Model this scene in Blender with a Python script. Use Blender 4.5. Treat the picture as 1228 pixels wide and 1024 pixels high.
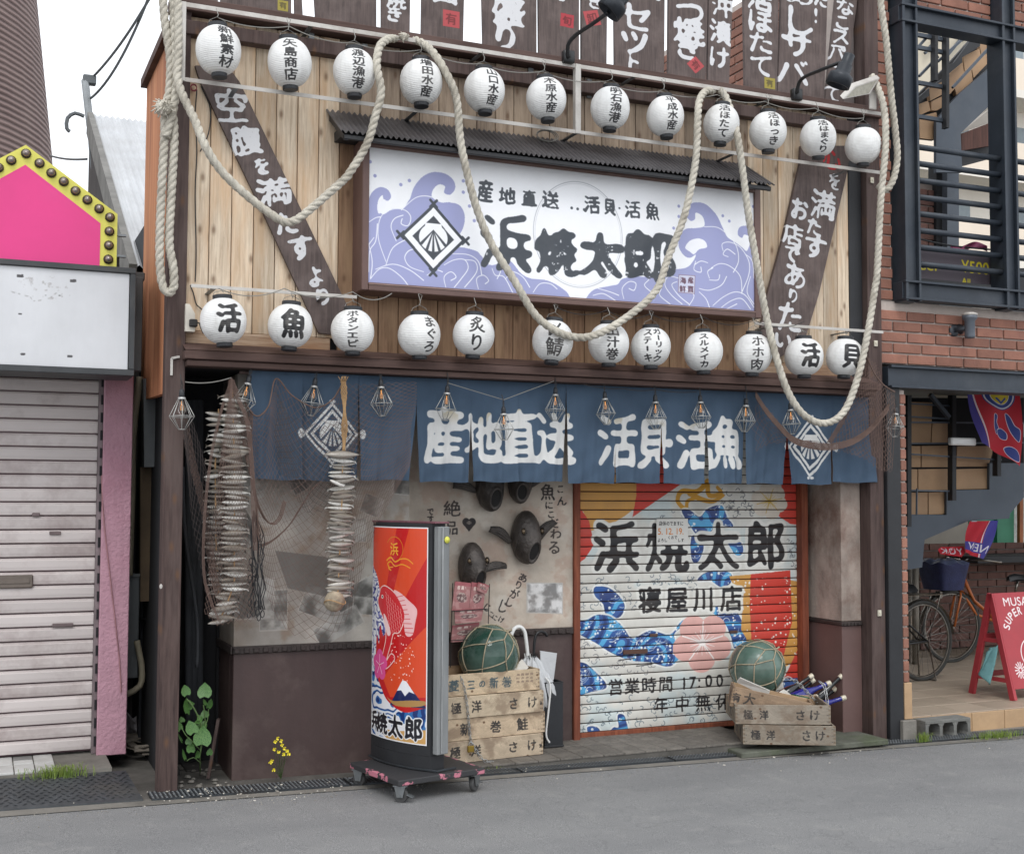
import bpy, bmesh, math, random
import numpy as np
from mathutils import Vector, Matrix

for _o in list(bpy.data.objects): bpy.data.objects.remove(_o)
S = bpy.context.scene
COL = S.collection
random.seed(7)
PI = math.pi

# ------------------------------------------------------------------ camera
FPX = 1478.45
CAM = Vector((0.0, -6.6, 1.6))
_yaw, _tilt, _roll = map(math.radians, (23.40833, 3.15884, 0.21215))
_f = Vector((math.sin(_yaw)*math.cos(_tilt), math.cos(_yaw)*math.cos(_tilt), math.sin(_tilt)))
_r0 = Vector((math.cos(_yaw), -math.sin(_yaw), 0)); _u0 = _r0.cross(_f)
_r = _r0*math.cos(_roll)+_u0*math.sin(_roll); _u = -_r0*math.sin(_roll)+_u0*math.cos(_roll)
cd = bpy.data.cameras.new('camera'); cam = bpy.data.objects.new('camera', cd); COL.objects.link(cam)
m = Matrix((_r, _u, -_f)).transposed().to_4x4(); m.translation = CAM
cam.matrix_world = m
cd.sensor_fit = 'HORIZONTAL'; cd.sensor_width = 36; cd.lens = FPX/1228*36
cd.clip_start = 0.05; cd.clip_end = 500
S.camera = cam
# ------------------------------------------------------------------ overcast daylight
W = bpy.data.worlds.new('World'); S.world = W; W.use_nodes = True
wn = W.node_tree.nodes; wl = W.node_tree.links
bg = wn['Background']
sky = wn.new('ShaderNodeTexSky'); sky.sky_type = 'NISHITA'; sky.sun_disc = False
sky.sun_elevation = math.radians(52); sky.sun_rotation = math.radians(200)
hs = wn.new('ShaderNodeHueSaturation'); hs.inputs['Saturation'].default_value = 0.12
mixw = wn.new('ShaderNodeMix'); mixw.data_type = 'RGBA'; mixw.inputs[0].default_value = 0.72
wl.new(sky.outputs[0], hs.inputs['Color']); wl.new(hs.outputs[0], mixw.inputs[6])
mixw.inputs[7].default_value = (11.4, 11.8, 12.4, 1)          # the even white cloud layer
wl.new(mixw.outputs[2], bg.inputs['Color']); bg.inputs['Strength'].default_value = 0.118
sd = bpy.data.lights.new('sun', 'SUN'); sun = bpy.data.objects.new('sun', sd); COL.objects.link(sun)
sd.energy = 0.75; sd.angle = math.radians(22); sd.color = (1, 0.97, 0.93)
_sun_dir = Vector((-math.sin(math.radians(20))*math.cos(math.radians(52)), -math.cos(math.radians(20))*math.cos(math.radians(52)), math.sin(math.radians(52))))
sun.rotation_euler = _sun_dir.to_track_quat('Z', 'Y').to_euler()
S.view_settings.view_transform = 'Standard'; S.view_settings.look = 'None'
S.view_settings.gamma = 1; S.view_settings.use_curve_mapping = False
S.view_settings.exposure = 0.33
S.cycles.max_bounces = 8; S.cycles.transparent_max_bounces = 16
S.cycles.caustics_reflective = False; S.cycles.caustics_refractive = False

# survey of the place: where the line of sight (x, y) of the 1228 x 1024 survey photo meets a real plane
def _ray(x, y): return _f*FPX+_r*(x-614)-_u*(y-512)
def at(x, y, Y=0.0):
    v = _ray(x, y); return CAM+v*((Y-CAM.y)/v.y)
def atz(x, y, Z):
    v = _ray(x, y); return CAM+v*((Z-CAM.z)/v.z)
RA, RB = 0.078, -0.0167
def road_z(X): return RA+RB*X
def on_road(x, y, h=0.0):
    v = _ray(x, y); t = (RA+h+RB*CAM.x-CAM.z)/(v.z-RB*v.x); return CAM+v*t

# ------------------------------------------------------------------ mesh helpers
class MB:
    def __init__(s): s.v = []; s.f = []
    def add(s, vs, fs):
        n = len(s.v); s.v += [tuple(v) for v in vs]; s.f += [tuple(i+n for i in f) for f in fs]; return s
    def box(s, x0, x1, y0, y1, z0, z1, M=None):
        vs = [Vector((x, y, z)) for x in (x0, x1) for y in (y0, y1) for z in (z0, z1)]
        if M is not None: vs = [M @ v for v in vs]
        return s.add(vs, [(0,1,3,2),(4,6,7,5),(0,4,5,1),(2,3,7,6),(0,2,6,4),(1,5,7,3)])
    def bbox(s, x0, x1, y0, y1, z0, z1, b=0.004, M=None):
        # a box with chamfered edges
        bm = bmesh.new(); bmesh.ops.create_cube(bm, size=1)
        for v in bm.verts:
            v.co = Vector(((x0+x1)/2+v.co.x*(x1-x0), (y0+y1)/2+v.co.y*(y1-y0), (z0+z1)/2+v.co.z*(z1-z0)))
        bmesh.ops.bevel(bm, geom=list(bm.edges), offset=b, segments=1, affect='EDGES')
        bm.verts.index_update()
        vs = [(M @ v.co if M is not None else v.co.copy()) for v in bm.verts]
        s.add(vs, [[v.index for v in f.verts] for f in bm.faces]); bm.free(); return s
    def prism(s, poly, y0, y1, M=None):
        # poly: list of (x, z), extruded along y
        n = len(poly)
        vs = [Vector((x, y0, z)) for x, z in poly]+[Vector((x, y1, z)) for x, z in poly]
        if M is not None: vs = [M @ v for v in vs]
        return s.add(vs, [tuple(range(n)), tuple(range(2*n-1, n-1, -1))]+[(i, i+n, (i+1) % n+n, (i+1) % n) for i in range(n)])
    def bar(s, a, b, w, h=None, up=Vector((0,0,1))):
        a = Vector(a); b = Vector(b); h = h or w; d = (b-a).normalized()
        sx = d.cross(up)
        if sx.length < 1e-4: sx = d.cross(Vector((0,1,0)))
        sx.normalize(); sz = sx.cross(d)
        vs = [p+sx*(i*w/2)+sz*(j*h/2) for p in (a, b) for i, j in ((-1,-1),(1,-1),(1,1),(-1,1))]
        return s.add(vs, [(3,2,1,0),(4,5,6,7),(0,1,5,4),(1,2,6,5),(2,3,7,6),(3,0,4,7)])
    def tube(s, path, r, n=6, closed=False, caps=True, lobes=None, pitch=0.1):
        path = [Vector(p) for p in path]; N = len(path)
        rr = r if callable(r) else (lambda t: r)
        ring = []; prev = None; L = 0
        for i, p in enumerate(path):
            if closed: d = path[(i+1) % N]-path[i-1]
            else: d = path[min(i+1, N-1)]-path[max(i-1, 0)]
            d.normalize()
            if prev is None:
                a = d.cross(Vector((0, 1, 0.01)));
                if a.length < 1e-3: a = d.cross(Vector((1, 0, 0)))
            else: a = prev-d*prev.dot(d)
            a.normalize(); prev = a; b = d.cross(a)
            if i: L += (p-path[i-1]).length
            R = rr(i/max(N-1, 1)); tw = 2*PI*L/pitch if lobes else 0
            for k in range(n):
                t = 2*PI*k/n; q = R
                if lobes: q = R*(0.70+0.34*abs(math.cos(lobes*(t)/2))**0.55)
                ring.append(p+(a*math.cos(t+tw)+b*math.sin(t+tw))*q)
        fs = []
        for i in range(N if closed else N-1):
            j = (i+1) % N
            for k in range(n): fs.append((i*n+k, i*n+(k+1) % n, j*n+(k+1) % n, j*n+k))
        if caps and not closed: fs += [tuple(range(n-1, -1, -1)), tuple(range((N-1)*n, N*n))]
        return s.add(ring, fs)
    def lathe(s, prof, n=16, c=(0,0,0), M=None):
        # prof: (radius, z)
        c = Vector(c); vs = []; fs = []; m_ = len(prof)
        for r, z in prof:
            for k in range(n):
                t = 2*PI*k/n; v = Vector((r*math.cos(t), r*math.sin(t), z))
                vs.append((M @ v if M is not None else v)+c)
        for i in range(m_-1):
            for k in range(n): fs.append((i*n+k, i*n+(k+1) % n, (i+1)*n+(k+1) % n, (i+1)*n+k))
        if prof[0][0] > 1e-5: fs.append(tuple(range(n-1, -1, -1)))
        if prof[-1][0] > 1e-5: fs.append(tuple(range((m_-1)*n, m_*n)))
        return s.add(vs, fs)
    def grid(s, nu, nv, fn):
        vs = [fn(i/nu, j/nv) for j in range(nv+1) for i in range(nu+1)]
        return s.add(vs, [(j*(nu+1)+i, j*(nu+1)+i+1, (j+1)*(nu+1)+i+1, (j+1)*(nu+1)+i) for j in range(nv) for i in range(nu)])
    def mesh(s, name, mat, origin=None, smooth=False, uv=None):
        o = Vector(origin) if origin is not None else Vector((0,0,0))
        me = bpy.data.meshes.new(name)
        me.from_pydata([tuple(Vector(v)-o) for v in s.v], [], s.f); me.update()
        if smooth: me.polygons.foreach_set('use_smooth', [True]*len(me.polygons))
        if uv is not None:
            lay = me.uv_layers.new(name='UVMap'); n = len(me.loops)
            vi = np.empty(n, np.int32); me.loops.foreach_get('vertex_index', vi)
            arr = np.array([uv(Vector(v)) for v in s.v], np.float32)[vi]
            lay.data.foreach_set('uv', arr.ravel())
        if mat: me.materials.append(mat)
        return me
    def build(s, name, mat, parent=None, origin=None, smooth=False, uv=None):
        # the vertices are in world units; the object's origin is its parent's origin or the one given
        if parent is not None:
            po = wloc(parent); me = s.mesh(name, mat, origin or po, smooth, uv)
            o = bpy.data.objects.new(name, me); COL.objects.link(o); o.parent = parent
            if origin is not None: o.location = Vector(origin)-po
        else:
            if origin is None:
                a = np.array(s.v); origin = ((a[:,0].min()+a[:,0].max())/2, (a[:,1].min()+a[:,1].max())/2, a[:,2].min())
            me = s.mesh(name, mat, origin, smooth, uv)
            o = bpy.data.objects.new(name, me); COL.objects.link(o); o.location = origin
        return o
    def local(s, name, mat, parent, loc=(0,0,0), smooth=False, uv=None):
        # the vertices are in the parent's own frame
        me = s.mesh(name, mat, None, smooth, uv)
        o = bpy.data.objects.new(name, me); COL.objects.link(o); o.parent = parent; o.location = loc
        return o
def wloc(o):
    v = Vector(o.location); p = o.parent
    while p: v = v+Vector(p.location); p = p.parent
    return v
def tag(o, label=None, cat=None, group=None, kind=None):
    if label: o['label'] = label
    if cat: o['category'] = cat
    if group: o['group'] = group
    if kind: o['kind'] = kind
    return o
def empty(name, loc, label=None, cat=None, group=None, rz=0.0):
    o = bpy.data.objects.new(name, None); COL.objects.link(o); o.location = loc; o.rotation_euler.z = rz
    o.empty_display_size = 0.05
    return tag(o, label, cat, group)
def copy_tree(o, parent=None):
    kids = [c for c in bpy.data.objects if c.parent == o]
    c = o.copy(); COL.objects.link(c)
    if parent is not None: c.parent = parent
    for k in kids: copy_tree(k, c)
    return c
def inst(src, parent=None, loc=None, rot=None, scale=None):
    c = src.copy(); COL.objects.link(c)
    if parent is not None: c.parent = parent
    if loc is not None: c.location = loc
    if rot is not None: c.rotation_euler = rot
    if scale is not None: c.scale = scale
    return c
def spline(pts, step=0.02):
    # Catmull-Rom through the points, resampled evenly
    P = [Vector(p) for p in pts]; out = []
    for i in range(len(P)-1):
        p0 = P[max(i-1, 0)]; p1 = P[i]; p2 = P[i+1]; p3 = P[min(i+2, len(P)-1)]
        n = max(2, int((p2-p1).length/step))
        for k in range(n):
            t = k/n
            out.append(0.5*((2*p1)+(p2-p0)*t+(2*p0-5*p1+4*p2-p3)*t*t+(3*p1-p0-3*p2+p3)*t**3))
    out.append(P[-1]); return out

# ------------------------------------------------------------------ materials
def lin(c):
    r = []
    for x in c[:3]:
        x = x/255
        r.append(x/12.92 if x <= 0.04045 else ((x+0.055)/1.055)**2.4)
    return (r[0], r[1], r[2], 1)
def new_mat(name):
    m = bpy.data.materials.new(name); m.use_nodes = True
    nt = m.node_tree; return m, nt.nodes, nt.links, nt.nodes['Principled BSDF']
def mixn(n, l, fac, a, b, mode='MIX'):
    x = n.new('ShaderNodeMix'); x.data_type = 'RGBA'; x.blend_type = mode
    for sock, val in ((0, fac), (6, a), (7, b)):
        if isinstance(val, (int, float)): x.inputs[sock].default_value = val
        elif isinstance(val, tuple): x.inputs[sock].default_value = val
        else: l.new(val, x.inputs[sock])
    return x.outputs[2]
def ramp(n, l, src, stops):
    r = n.new('ShaderNodeValToRGB'); e = r.color_ramp.elements
    while len(e) < len(stops): e.new(0.5)
    for q, (p, c) in zip(e, stops):
        q.position = p; q.color = c if isinstance(c, tuple) else (c, c, c, 1)
    l.new(src, r.inputs[0]); return r.outputs[0]
def noise(n, l, scale, detail=4, stretch=None, coord='Object', rough=0.6, rand=True, dist=0):
    tc = n.new('ShaderNodeTexCoord'); mp = n.new('ShaderNodeMapping')
    if coord == 'World':
        g = n.new('ShaderNodeNewGeometry'); l.new(g.outputs['Position'], mp.inputs[0])
    else: l.new(tc.outputs[coord], mp.inputs[0])
    if rand:
        oi = n.new('ShaderNodeObjectInfo'); ml = n.new('ShaderNodeMath'); ml.operation = 'MULTIPLY'; ml.inputs[1].default_value = 37.0
        l.new(oi.outputs['Random'], ml.inputs[0]); l.new(ml.outputs[0], mp.inputs['Location'])
    if stretch: mp.inputs['Scale'].default_value = stretch
    t = n.new('ShaderNodeTexNoise'); t.inputs['Scale'].default_value = scale; t.inputs['Detail'].default_value = detail
    t.inputs['Roughness'].default_value = rough; t.inputs['Distortion'].default_value = dist
    l.new(mp.outputs[0], t.inputs['Vector']); return t.outputs[0]
def bumpn(n, l, h, strength, dist=0.01, prev=None):
    b = n.new('ShaderNodeBump'); b.inputs['Strength'].default_value = strength; b.inputs['Distance'].default_value = dist
    l.new(h, b.inputs['Height'])
    if prev: l.new(prev, b.inputs['Normal'])
    return b.outputs[0]
MATS = {}
def mat(name, col, rough=0.7, metal=0.0, var=0.25, scale=6.0, bump=0.15, bscale=None, dirt=None, dirt_amt=0.35, spec=None, coat=0, stretch=None, rand=0.0, alpha=None):
    if name in MATS: return MATS[name]
    m, n, l, p = new_mat(name); c = lin(col)
    nz = noise(n, l, scale, 5, stretch)
    lo = tuple(x*(1-var) for x in c[:3])+(1,); hi = tuple(min(1, x*(1+var)) for x in c[:3])+(1,)
    colr = ramp(n, l, nz, [(0.3, lo), (0.7, hi)])
    if dirt is not None:
        d = noise(n, l, scale*0.35, 6, None, rough=0.7)
        colr = mixn(n, l, ramp(n, l, d, [(0.48, 0.0), (0.68, dirt_amt)]), colr, lin(dirt))
    if rand:
        oi = n.new('ShaderNodeObjectInfo')
        hsv = n.new('ShaderNodeHueSaturation'); mr = n.new('ShaderNodeMapRange')
        mr.inputs['To Min'].default_value = 1-rand; mr.inputs['To Max'].default_value = 1+rand
        l.new(oi.outputs['Random'], mr.inputs[0]); l.new(mr.outputs[0], hsv.inputs['Value']); l.new(colr, hsv.inputs['Color']); colr = hsv.outputs[0]
    l.new(colr, p.inputs['Base Color'])
    p.inputs['Roughness'].default_value = rough; p.inputs['Metallic'].default_value = metal
    if spec is not None: p.inputs['Specular IOR Level'].default_value = spec
    if coat: p.inputs['Coat Weight'].default_value = coat
    if bump: l.new(bumpn(n, l, noise(n, l, bscale or scale*6, 4), bump, 0.01), p.inputs['Normal'])
    MATS[name] = m; return m
def wood(name, a, b, c=None, axis='Z', rough=0.75, rand=0.25, knots=True, grain=9.0, bump=0.25, huerand=0.02, spec=0.3):
    # weathered timber with streaked grain, knots and a tone of its own for every board
    if name in MATS: return MATS[name]
    m, n, l, p = new_mat(name)
    st = {'Z': (1, 1, 0.06), 'X': (0.06, 1, 1)}[axis]
    g = noise(n, l, grain*6, 6, st, rough=0.7, dist=0.3)
    g2 = noise(n, l, grain*1.1, 4, {'Z': (1,1,0.18), 'X': (0.18,1,1)}[axis], rough=0.6)
    colr = ramp(n, l, g, [(0.33, lin(b)), (0.62, lin(a))])
    if c: colr = mixn(n, l, ramp(n, l, g2, [(0.45, 0.0), (0.66, 0.75)]), colr, lin(c))
    if knots:
        tc = n.new('ShaderNodeTexCoord'); mp = n.new('ShaderNodeMapping'); mp.inputs['Scale'].default_value = {'Z': (6.5,6.5,3.0), 'X': (3.0,6.5,6.5)}[axis]
        oi = n.new('ShaderNodeObjectInfo'); ml = n.new('ShaderNodeMath'); ml.operation = 'MULTIPLY'; ml.inputs[1].default_value = 23
        l.new(oi.outputs['Random'], ml.inputs[0]); l.new(ml.outputs[0], mp.inputs['Location'])
        l.new(tc.outputs['Object'], mp.inputs[0])
        sx = n.new('ShaderNodeSeparateXYZ'); cb = n.new('ShaderNodeCombineXYZ'); l.new(mp.outputs[0], sx.inputs[0]); l.new(sx.outputs[0], cb.inputs[0]); l.new(sx.outputs[2], cb.inputs[1])
        v = n.new('ShaderNodeTexVoronoi'); v.voronoi_dimensions = '2D'; v.inputs['Scale'].default_value = 1.0; l.new(cb.outputs[0], v.inputs['Vector'])
        colr = mixn(n, l, ramp(n, l, v.outputs['Distance'], [(0.03, 0.7), (0.07, 0.30), (0.12, 0.0)]), colr, lin((104, 76, 56)))
    oi = n.new('ShaderNodeObjectInfo'); hsv = n.new('ShaderNodeHueSaturation'); mr = n.new('ShaderNodeMapRange')
    mr.inputs['To Min'].default_value = 1-rand; mr.inputs['To Max'].default_value = 1+rand*0.7
    l.new(oi.outputs['Random'], mr.inputs[0]); l.new(mr.outputs[0], hsv.inputs['Value']); l.new(colr, hsv.inputs['Color'])
    l.new(hsv.outputs[0], p.inputs['Base Color']); p.inputs['Roughness'].default_value = rough; p.inputs['Specular IOR Level'].default_value = spec
    l.new(bumpn(n, l, g, bump, 0.004), p.inputs['Normal'])
    MATS[name] = m; return m
def img_mat(name, img, rough=0.6, grime=(90, 85, 80), grime_amt=0.25, gscale=5.0, bump=0.08, bscale=60, spec=0.4, streak=False, coat=0.0, metal=0, wood_bump=None, trans=0):
    m, n, l, p = new_mat(name)
    t = n.new('ShaderNodeTexImage'); t.image = img; t.interpolation = 'Cubic'; t.extension = 'EXTEND'
    uv = n.new('ShaderNodeUVMap'); uv.uv_map = 'UVMap'; l.new(uv.outputs[0], t.inputs[0])
    c = t.outputs[0]
    if grime_amt:
        d = noise(n, l, gscale, 6, (1, 1, 0.25) if streak else None, rough=0.7)
        c = mixn(n, l, ramp(n, l, d, [(0.42, 0.0), (0.75, grime_amt)]), c, lin(grime), 'MIX')
    l.new(c, p.inputs['Base Color']); p.inputs['Roughness'].default_value = rough; p.inputs['Specular IOR Level'].default_value = spec
    p.inputs['Coat Weight'].default_value = coat; p.inputs['Metallic'].default_value = metal
    if bump: l.new(bumpn(n, l, noise(n, l, bscale, 4, wood_bump), bump, 0.01), p.inputs['Normal'])
    if trans:
        tr = n.new('ShaderNodeBsdfTranslucent'); l.new(c, tr.inputs[0]); ms = n.new('ShaderNodeMixShader'); ms.inputs[0].default_value = trans
        l.new(p.outputs[0], ms.inputs[1]); l.new(tr.outputs[0], ms.inputs[2]); l.new(ms.outputs[0], n['Material Output'].inputs[0])
    return m
# ------------------------------------------------------------------ flat print: small procedural painter
GL = {}
def _tri_raster(tris, w, h, mask):
    for a, b, c in tris:
        x0 = max(0, int(min(a[0], b[0], c[0]))); x1 = min(w, int(max(a[0], b[0], c[0]))+2)
        y0 = max(0, int(min(a[1], b[1], c[1]))); y1 = min(h, int(max(a[1], b[1], c[1]))+2)
        if x1 <= x0 or y1 <= y0: continue
        X = np.arange(x0, x1)+0.5; Y = (np.arange(y0, y1)+0.5)[:, None]
        d1 = (X-b[0])*(a[1]-b[1])-(a[0]-b[0])*(Y-b[1])
        d2 = (X-c[0])*(b[1]-c[1])-(b[0]-c[0])*(Y-c[1])
        d3 = (X-a[0])*(c[1]-a[1])-(c[0]-a[0])*(Y-a[1])
        neg = (d1 < 0)|(d2 < 0)|(d3 < 0); pos = (d1 > 0)|(d2 > 0)|(d3 > 0)
        mask[y0:y1, x0:x1] |= ~(neg & pos)
def make_glyphs(chars, words):
    # letter shapes of the program's own built-in typeface, drawn once into small masks
    todo = [(c, False) for c in chars]+[(w, True) for w in words]; objs = []
    for s_, w_ in todo:
        cu = bpy.data.curves.new('letter', 'FONT'); cu.body = s_; cu.resolution_u = 4
        o = bpy.data.objects.new('letter', cu); COL.objects.link(o); objs.append((s_, w_, o, cu))
    bpy.context.view_layer.update(); dg = bpy.context.evaluated_depsgraph_get()
    for s_, w_, o, cu in objs:
        me = o.evaluated_get(dg).to_mesh()
        co = np.array([v.co[:2] for v in me.vertices]) if len(me.vertices) else np.zeros((1, 2))
        me.calc_loop_triangles(); tr = [tuple(t.vertices) for t in me.loop_triangles]
        if w_:
            lo = co.min(0); hi = co.max(0); sc = 128/max(hi[1]-lo[1], 1e-3); w = int((hi[0]-lo[0])*sc)+8; h = 136
            q = np.stack([(co[:,0]-lo[0])*sc+4, (hi[1]-co[:,1])*sc+4], 1)
        else:
            w = h = 192; lo = co.min(0); hi = co.max(0)
            q = np.stack([co[:,0]*176+8, (0.88-co[:,1])*176+8], 1)
        M_ = np.zeros((h, w), bool); _tri_raster([(q[a], q[b], q[c]) for a, b, c in tr], w, h, M_)
        GL[s_] = M_.astype(np.float32); GL[s_+'#bb'] = (lo, hi)
        o.evaluated_get(dg).to_mesh_clear(); bpy.data.objects.remove(o); bpy.data.curves.remove(cu)
def blur(a, r):
    r = int(max(1, round(r)))
    for _ in range(2):
        for ax in (0, 1):
            pad = [(0, 0), (0, 0)]; pad[ax] = (r+1, r)
            c = np.cumsum(np.pad(a, pad, mode='edge'), axis=ax, dtype=np.float64)
            a = ((c[2*r+1:] - c[:-2*r-1]) if ax == 0 else (c[:, 2*r+1:]-c[:, :-2*r-1]))/(2*r+1)
    return a.astype(np.float32)
def sstep(a, lo, hi): t = np.clip((a-lo)/(hi-lo), 0, 1); return t*t*(3-2*t)
def vnoise(h, w, cell, seed):
    rg = np.random.RandomState(seed); gh = int(h/cell)+3; gw = int(w/cell)+3; g = rg.rand(gh, gw).astype(np.float32)
    y = np.arange(h)/cell; x = np.arange(w)/cell; yi = y.astype(int); xi = x.astype(int); fy = y-yi; fx = x-xi
    fy = (fy*fy*(3-2*fy))[:, None]; fx = fx*fx*(3-2*fx)
    a = g[np.ix_(yi, xi)]; b = g[np.ix_(yi, xi+1)]; c = g[np.ix_(yi+1, xi)]; d = g[np.ix_(yi+1, xi+1)]
    return (a*(1-fx)+b*fx)*(1-fy)+(c*(1-fx)+d*fx)*fy
def fbm(h, w, cell, seed, oct=4):
    o = 0; am = 1; t = 0
    for k in range(oct): o = o+am*vnoise(h, w, max(1.5, cell/2**k), seed+k); t += am; am *= 0.55
    return o/t
def C8(c): return np.array(c[:3], np.float32)/255
class Canvas:
    def __init__(s, w, h, bg): s.w = int(w); s.h = int(h); s.a = np.ones((s.h, s.w, 3), np.float32)*C8(bg)
    def fill(s, m, col, k=1.0):
        m = (m*k)[..., None]; s.a = s.a*(1-m)+C8(col)*m
    def fillc(s, m, rgb): s.a = s.a*(1-m[..., None])+rgb*m[..., None]
    def poly(s, pts, soft=True):
        M_ = np.zeros((s.h, s.w), bool); X = np.arange(s.w)+0.5; n = len(pts)
        for i in range(n):
            (x0, y0), (x1, y1) = pts[i], pts[(i+1) % n]
            if y0 == y1: continue
            if y0 > y1: x0, y0, x1, y1 = x1, y1, x0, y0
            r0 = max(0, math.ceil(y0-0.5)); r1 = min(s.h, math.ceil(y1-0.5))
            if r1 <= r0: continue
            yy = np.arange(r0, r1)+0.5; xc = x0+(yy-y0)*(x1-x0)/(y1-y0)
            M_[r0:r1] ^= X[None, :] > xc[:, None]
        return M_.astype(np.float32)
    def disc(s, cx, cy, r, ry=None):
        Y, X = np.ogrid[:s.h, :s.w]; ry = ry or r
        d = np.sqrt(((X+.5-cx)/r)**2+((Y+.5-cy)/ry)**2); return np.clip((1-d)*min(r, ry)+.5, 0, 1).astype(np.float32)
    def stroke(s, pts, w0, w1=None):
        # tapered stroke through points
        M_ = np.zeros((s.h, s.w), np.float32); w1 = w0 if w1 is None else w1; n = len(pts)-1
        for i in range(n):
            (x0, y0), (x1, y1) = pts[i], pts[i+1]; wa = w0+(w1-w0)*i/n; wb = w0+(w1-w0)*(i+1)/n; R = max(wa, wb)/2+2
            xa = max(0, int(min(x0, x1)-R)); xb = min(s.w, int(max(x0, x1)+R)+1); ya = max(0, int(min(y0, y1)-R)); yb = min(s.h, int(max(y0, y1)+R)+1)
            if xb <= xa or yb <= ya: continue
            X = np.arange(xa, xb)+.5; Y = (np.arange(ya, yb)+.5)[:, None]
            dx, dy = x1-x0, y1-y0; L = dx*dx+dy*dy+1e-9; t = np.clip(((X-x0)*dx+(Y-y0)*dy)/L, 0, 1)
            d = np.sqrt((X-x0-t*dx)**2+(Y-y0-t*dy)**2); v = np.clip((wa+(wb-wa)*t)/2-d+.5, 0, 1)
            M_[ya:yb, xa:xb] = np.maximum(M_[ya:yb, xa:xb], v)
        return M_
    def glyph(s, M_, ch, cx, cy, w, h, rot=0.0, mirror=False):
        g = GL[ch]; gh, gw = g.shape; R = math.hypot(w, h)/2+2
        xa = max(0, int(cx-R)); xb = min(s.w, int(cx+R)+1); ya = max(0, int(cy-R)); yb = min(s.h, int(cy+R)+1)
        if xb <= xa or yb <= ya: return
        X = np.arange(xa, xb)+.5-cx; Y = (np.arange(ya, yb)+.5-cy)[:, None]; c, sn = math.cos(rot), math.sin(rot)
        U = ((X*c+Y*sn)/w*(-1 if mirror else 1)+.5)*gw-.5; V = ((-X*sn+Y*c)/h+.5)*gh-.5
        U, V = np.broadcast_arrays(U, V); ok = (U > 0)&(V > 0)&(U < gw-1.01)&(V < gh-1.01)
        Uc = np.clip(U, 0, gw-1.01); Vc = np.clip(V, 0, gh-1.01); ui = Uc.astype(int); vi = Vc.astype(int); fu = Uc-ui; fv = Vc-vi
        val = (g[vi, ui]*(1-fu)+g[vi, ui+1]*fu)*(1-fv)+(g[vi+1, ui]*(1-fu)+g[vi+1, ui+1]*fu)*fv
        M_[ya:yb, xa:xb] = np.maximum(M_[ya:yb, xa:xb], np.where(ok, val, 0))
    def text(s, items, bold=2.0, thr=0.3, warp=0, seed=1):
        # items: (char, cx, cy, w, h[, rot])
        hs_ = sorted(it[4] for it in items); em = hs_[len(hs_)//2]; pad = em*.8+20
        x0 = max(0, int(min(it[1] for it in items)-pad-max(it[3] for it in items)/2)); x1 = min(s.w, int(max(it[1] for it in items)+pad+max(it[3] for it in items)/2))
        y0 = max(0, int(min(it[2] for it in items)-pad)); y1 = min(s.h, int(max(it[2] for it in items)+pad))
        full = np.zeros((s.h, s.w), np.float32)
        if x1 <= x0 or y1 <= y0: return full
        M_ = np.zeros((s.h, s.w), np.float32)
        for it in items: s.glyph(M_, *it)
        M_ = M_[y0:y1, x0:x1]
        hh, ww = M_.shape
        if warp:
            dx = (fbm(hh, ww, warp*9, seed)-.5)*warp*2.4; dy = (fbm(hh, ww, warp*9, seed+50)-.5)*warp*2.4
            Y, X = np.mgrid[:hh, :ww]; xi = np.clip(X+dx, 0, ww-1).astype(int); yi = np.clip(Y+dy, 0, hh-1).astype(int); M_ = M_[yi, xi]
        r_ = em*(.010+.0042*bold)
        if r_ > 1.2:
            b_ = blur(M_, r_)
            if warp >= 3:        # brush pressure: the stroke swells and thins, with a rough dry edge
                q_ = .13+.20*sstep(vnoise(hh, ww, em*.30, seed+7), .2, .85)+.03*(vnoise(hh, ww, max(2, em*.02), seed+9)-.5)
                full[y0:y1, x0:x1] = sstep(b_-q_, -.015, .05)
            else: full[y0:y1, x0:x1] = sstep(b_, .10, .24)
        else: full[y0:y1, x0:x1] = sstep(blur(M_, 1), .15, .45)
        return full
    def vtext(s, str_, cx, y0, y1, size, rot=0, **k):
        n = len(str_); st = (y1-y0)/n; it = []
        for i, ch in enumerate(str_):
            it.append((ch, cx, y0+st*(i+.5), size, st*1.06, PI/2 if ch in 'ー' else rot))
        return s.text(it, **k)
    def image(s, name, alpha=None):
        im = bpy.data.images.new(name, s.w, s.h); a = np.ones((s.h, s.w, 4), np.float32); a[..., :3] = np.clip(s.a, 0, 1)
        im.pixels.foreach_set(a[::-1].ravel()); im.update(); im.pack(); return im
_txt = '新鮮素材矢島商店渡辺漁港増田水産山口木原明石平成活ほたてっきはまぐり魚ボタンエビまくろ炙〆鯖出汁巻ガーリックステキスルメイカホ肉貝地直送浜焼太郎海空腹を満やすよ心おでありい寝屋川営業時間中無休年極洋さけ菱三の大鮭絶景品こだわるし幸せ白盛沖漬しサバつぼげびセツトじ一番有卸旬丸市場問屋味噌醤油塩…・：広0123456789:!でらもか店主' + ''.join(chr(c) for c in range(0x3042, 0x3094)) + ''.join(chr(c) for c in range(0x30a2, 0x30f4))
make_glyphs(sorted(set(_txt)), ['MUSASHI', 'SUPER TAP', 'NEW', 'YORK', 'Beer', '¥500', 'All', 'TURBO', '17:00', '5. 12. 19.'])
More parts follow.
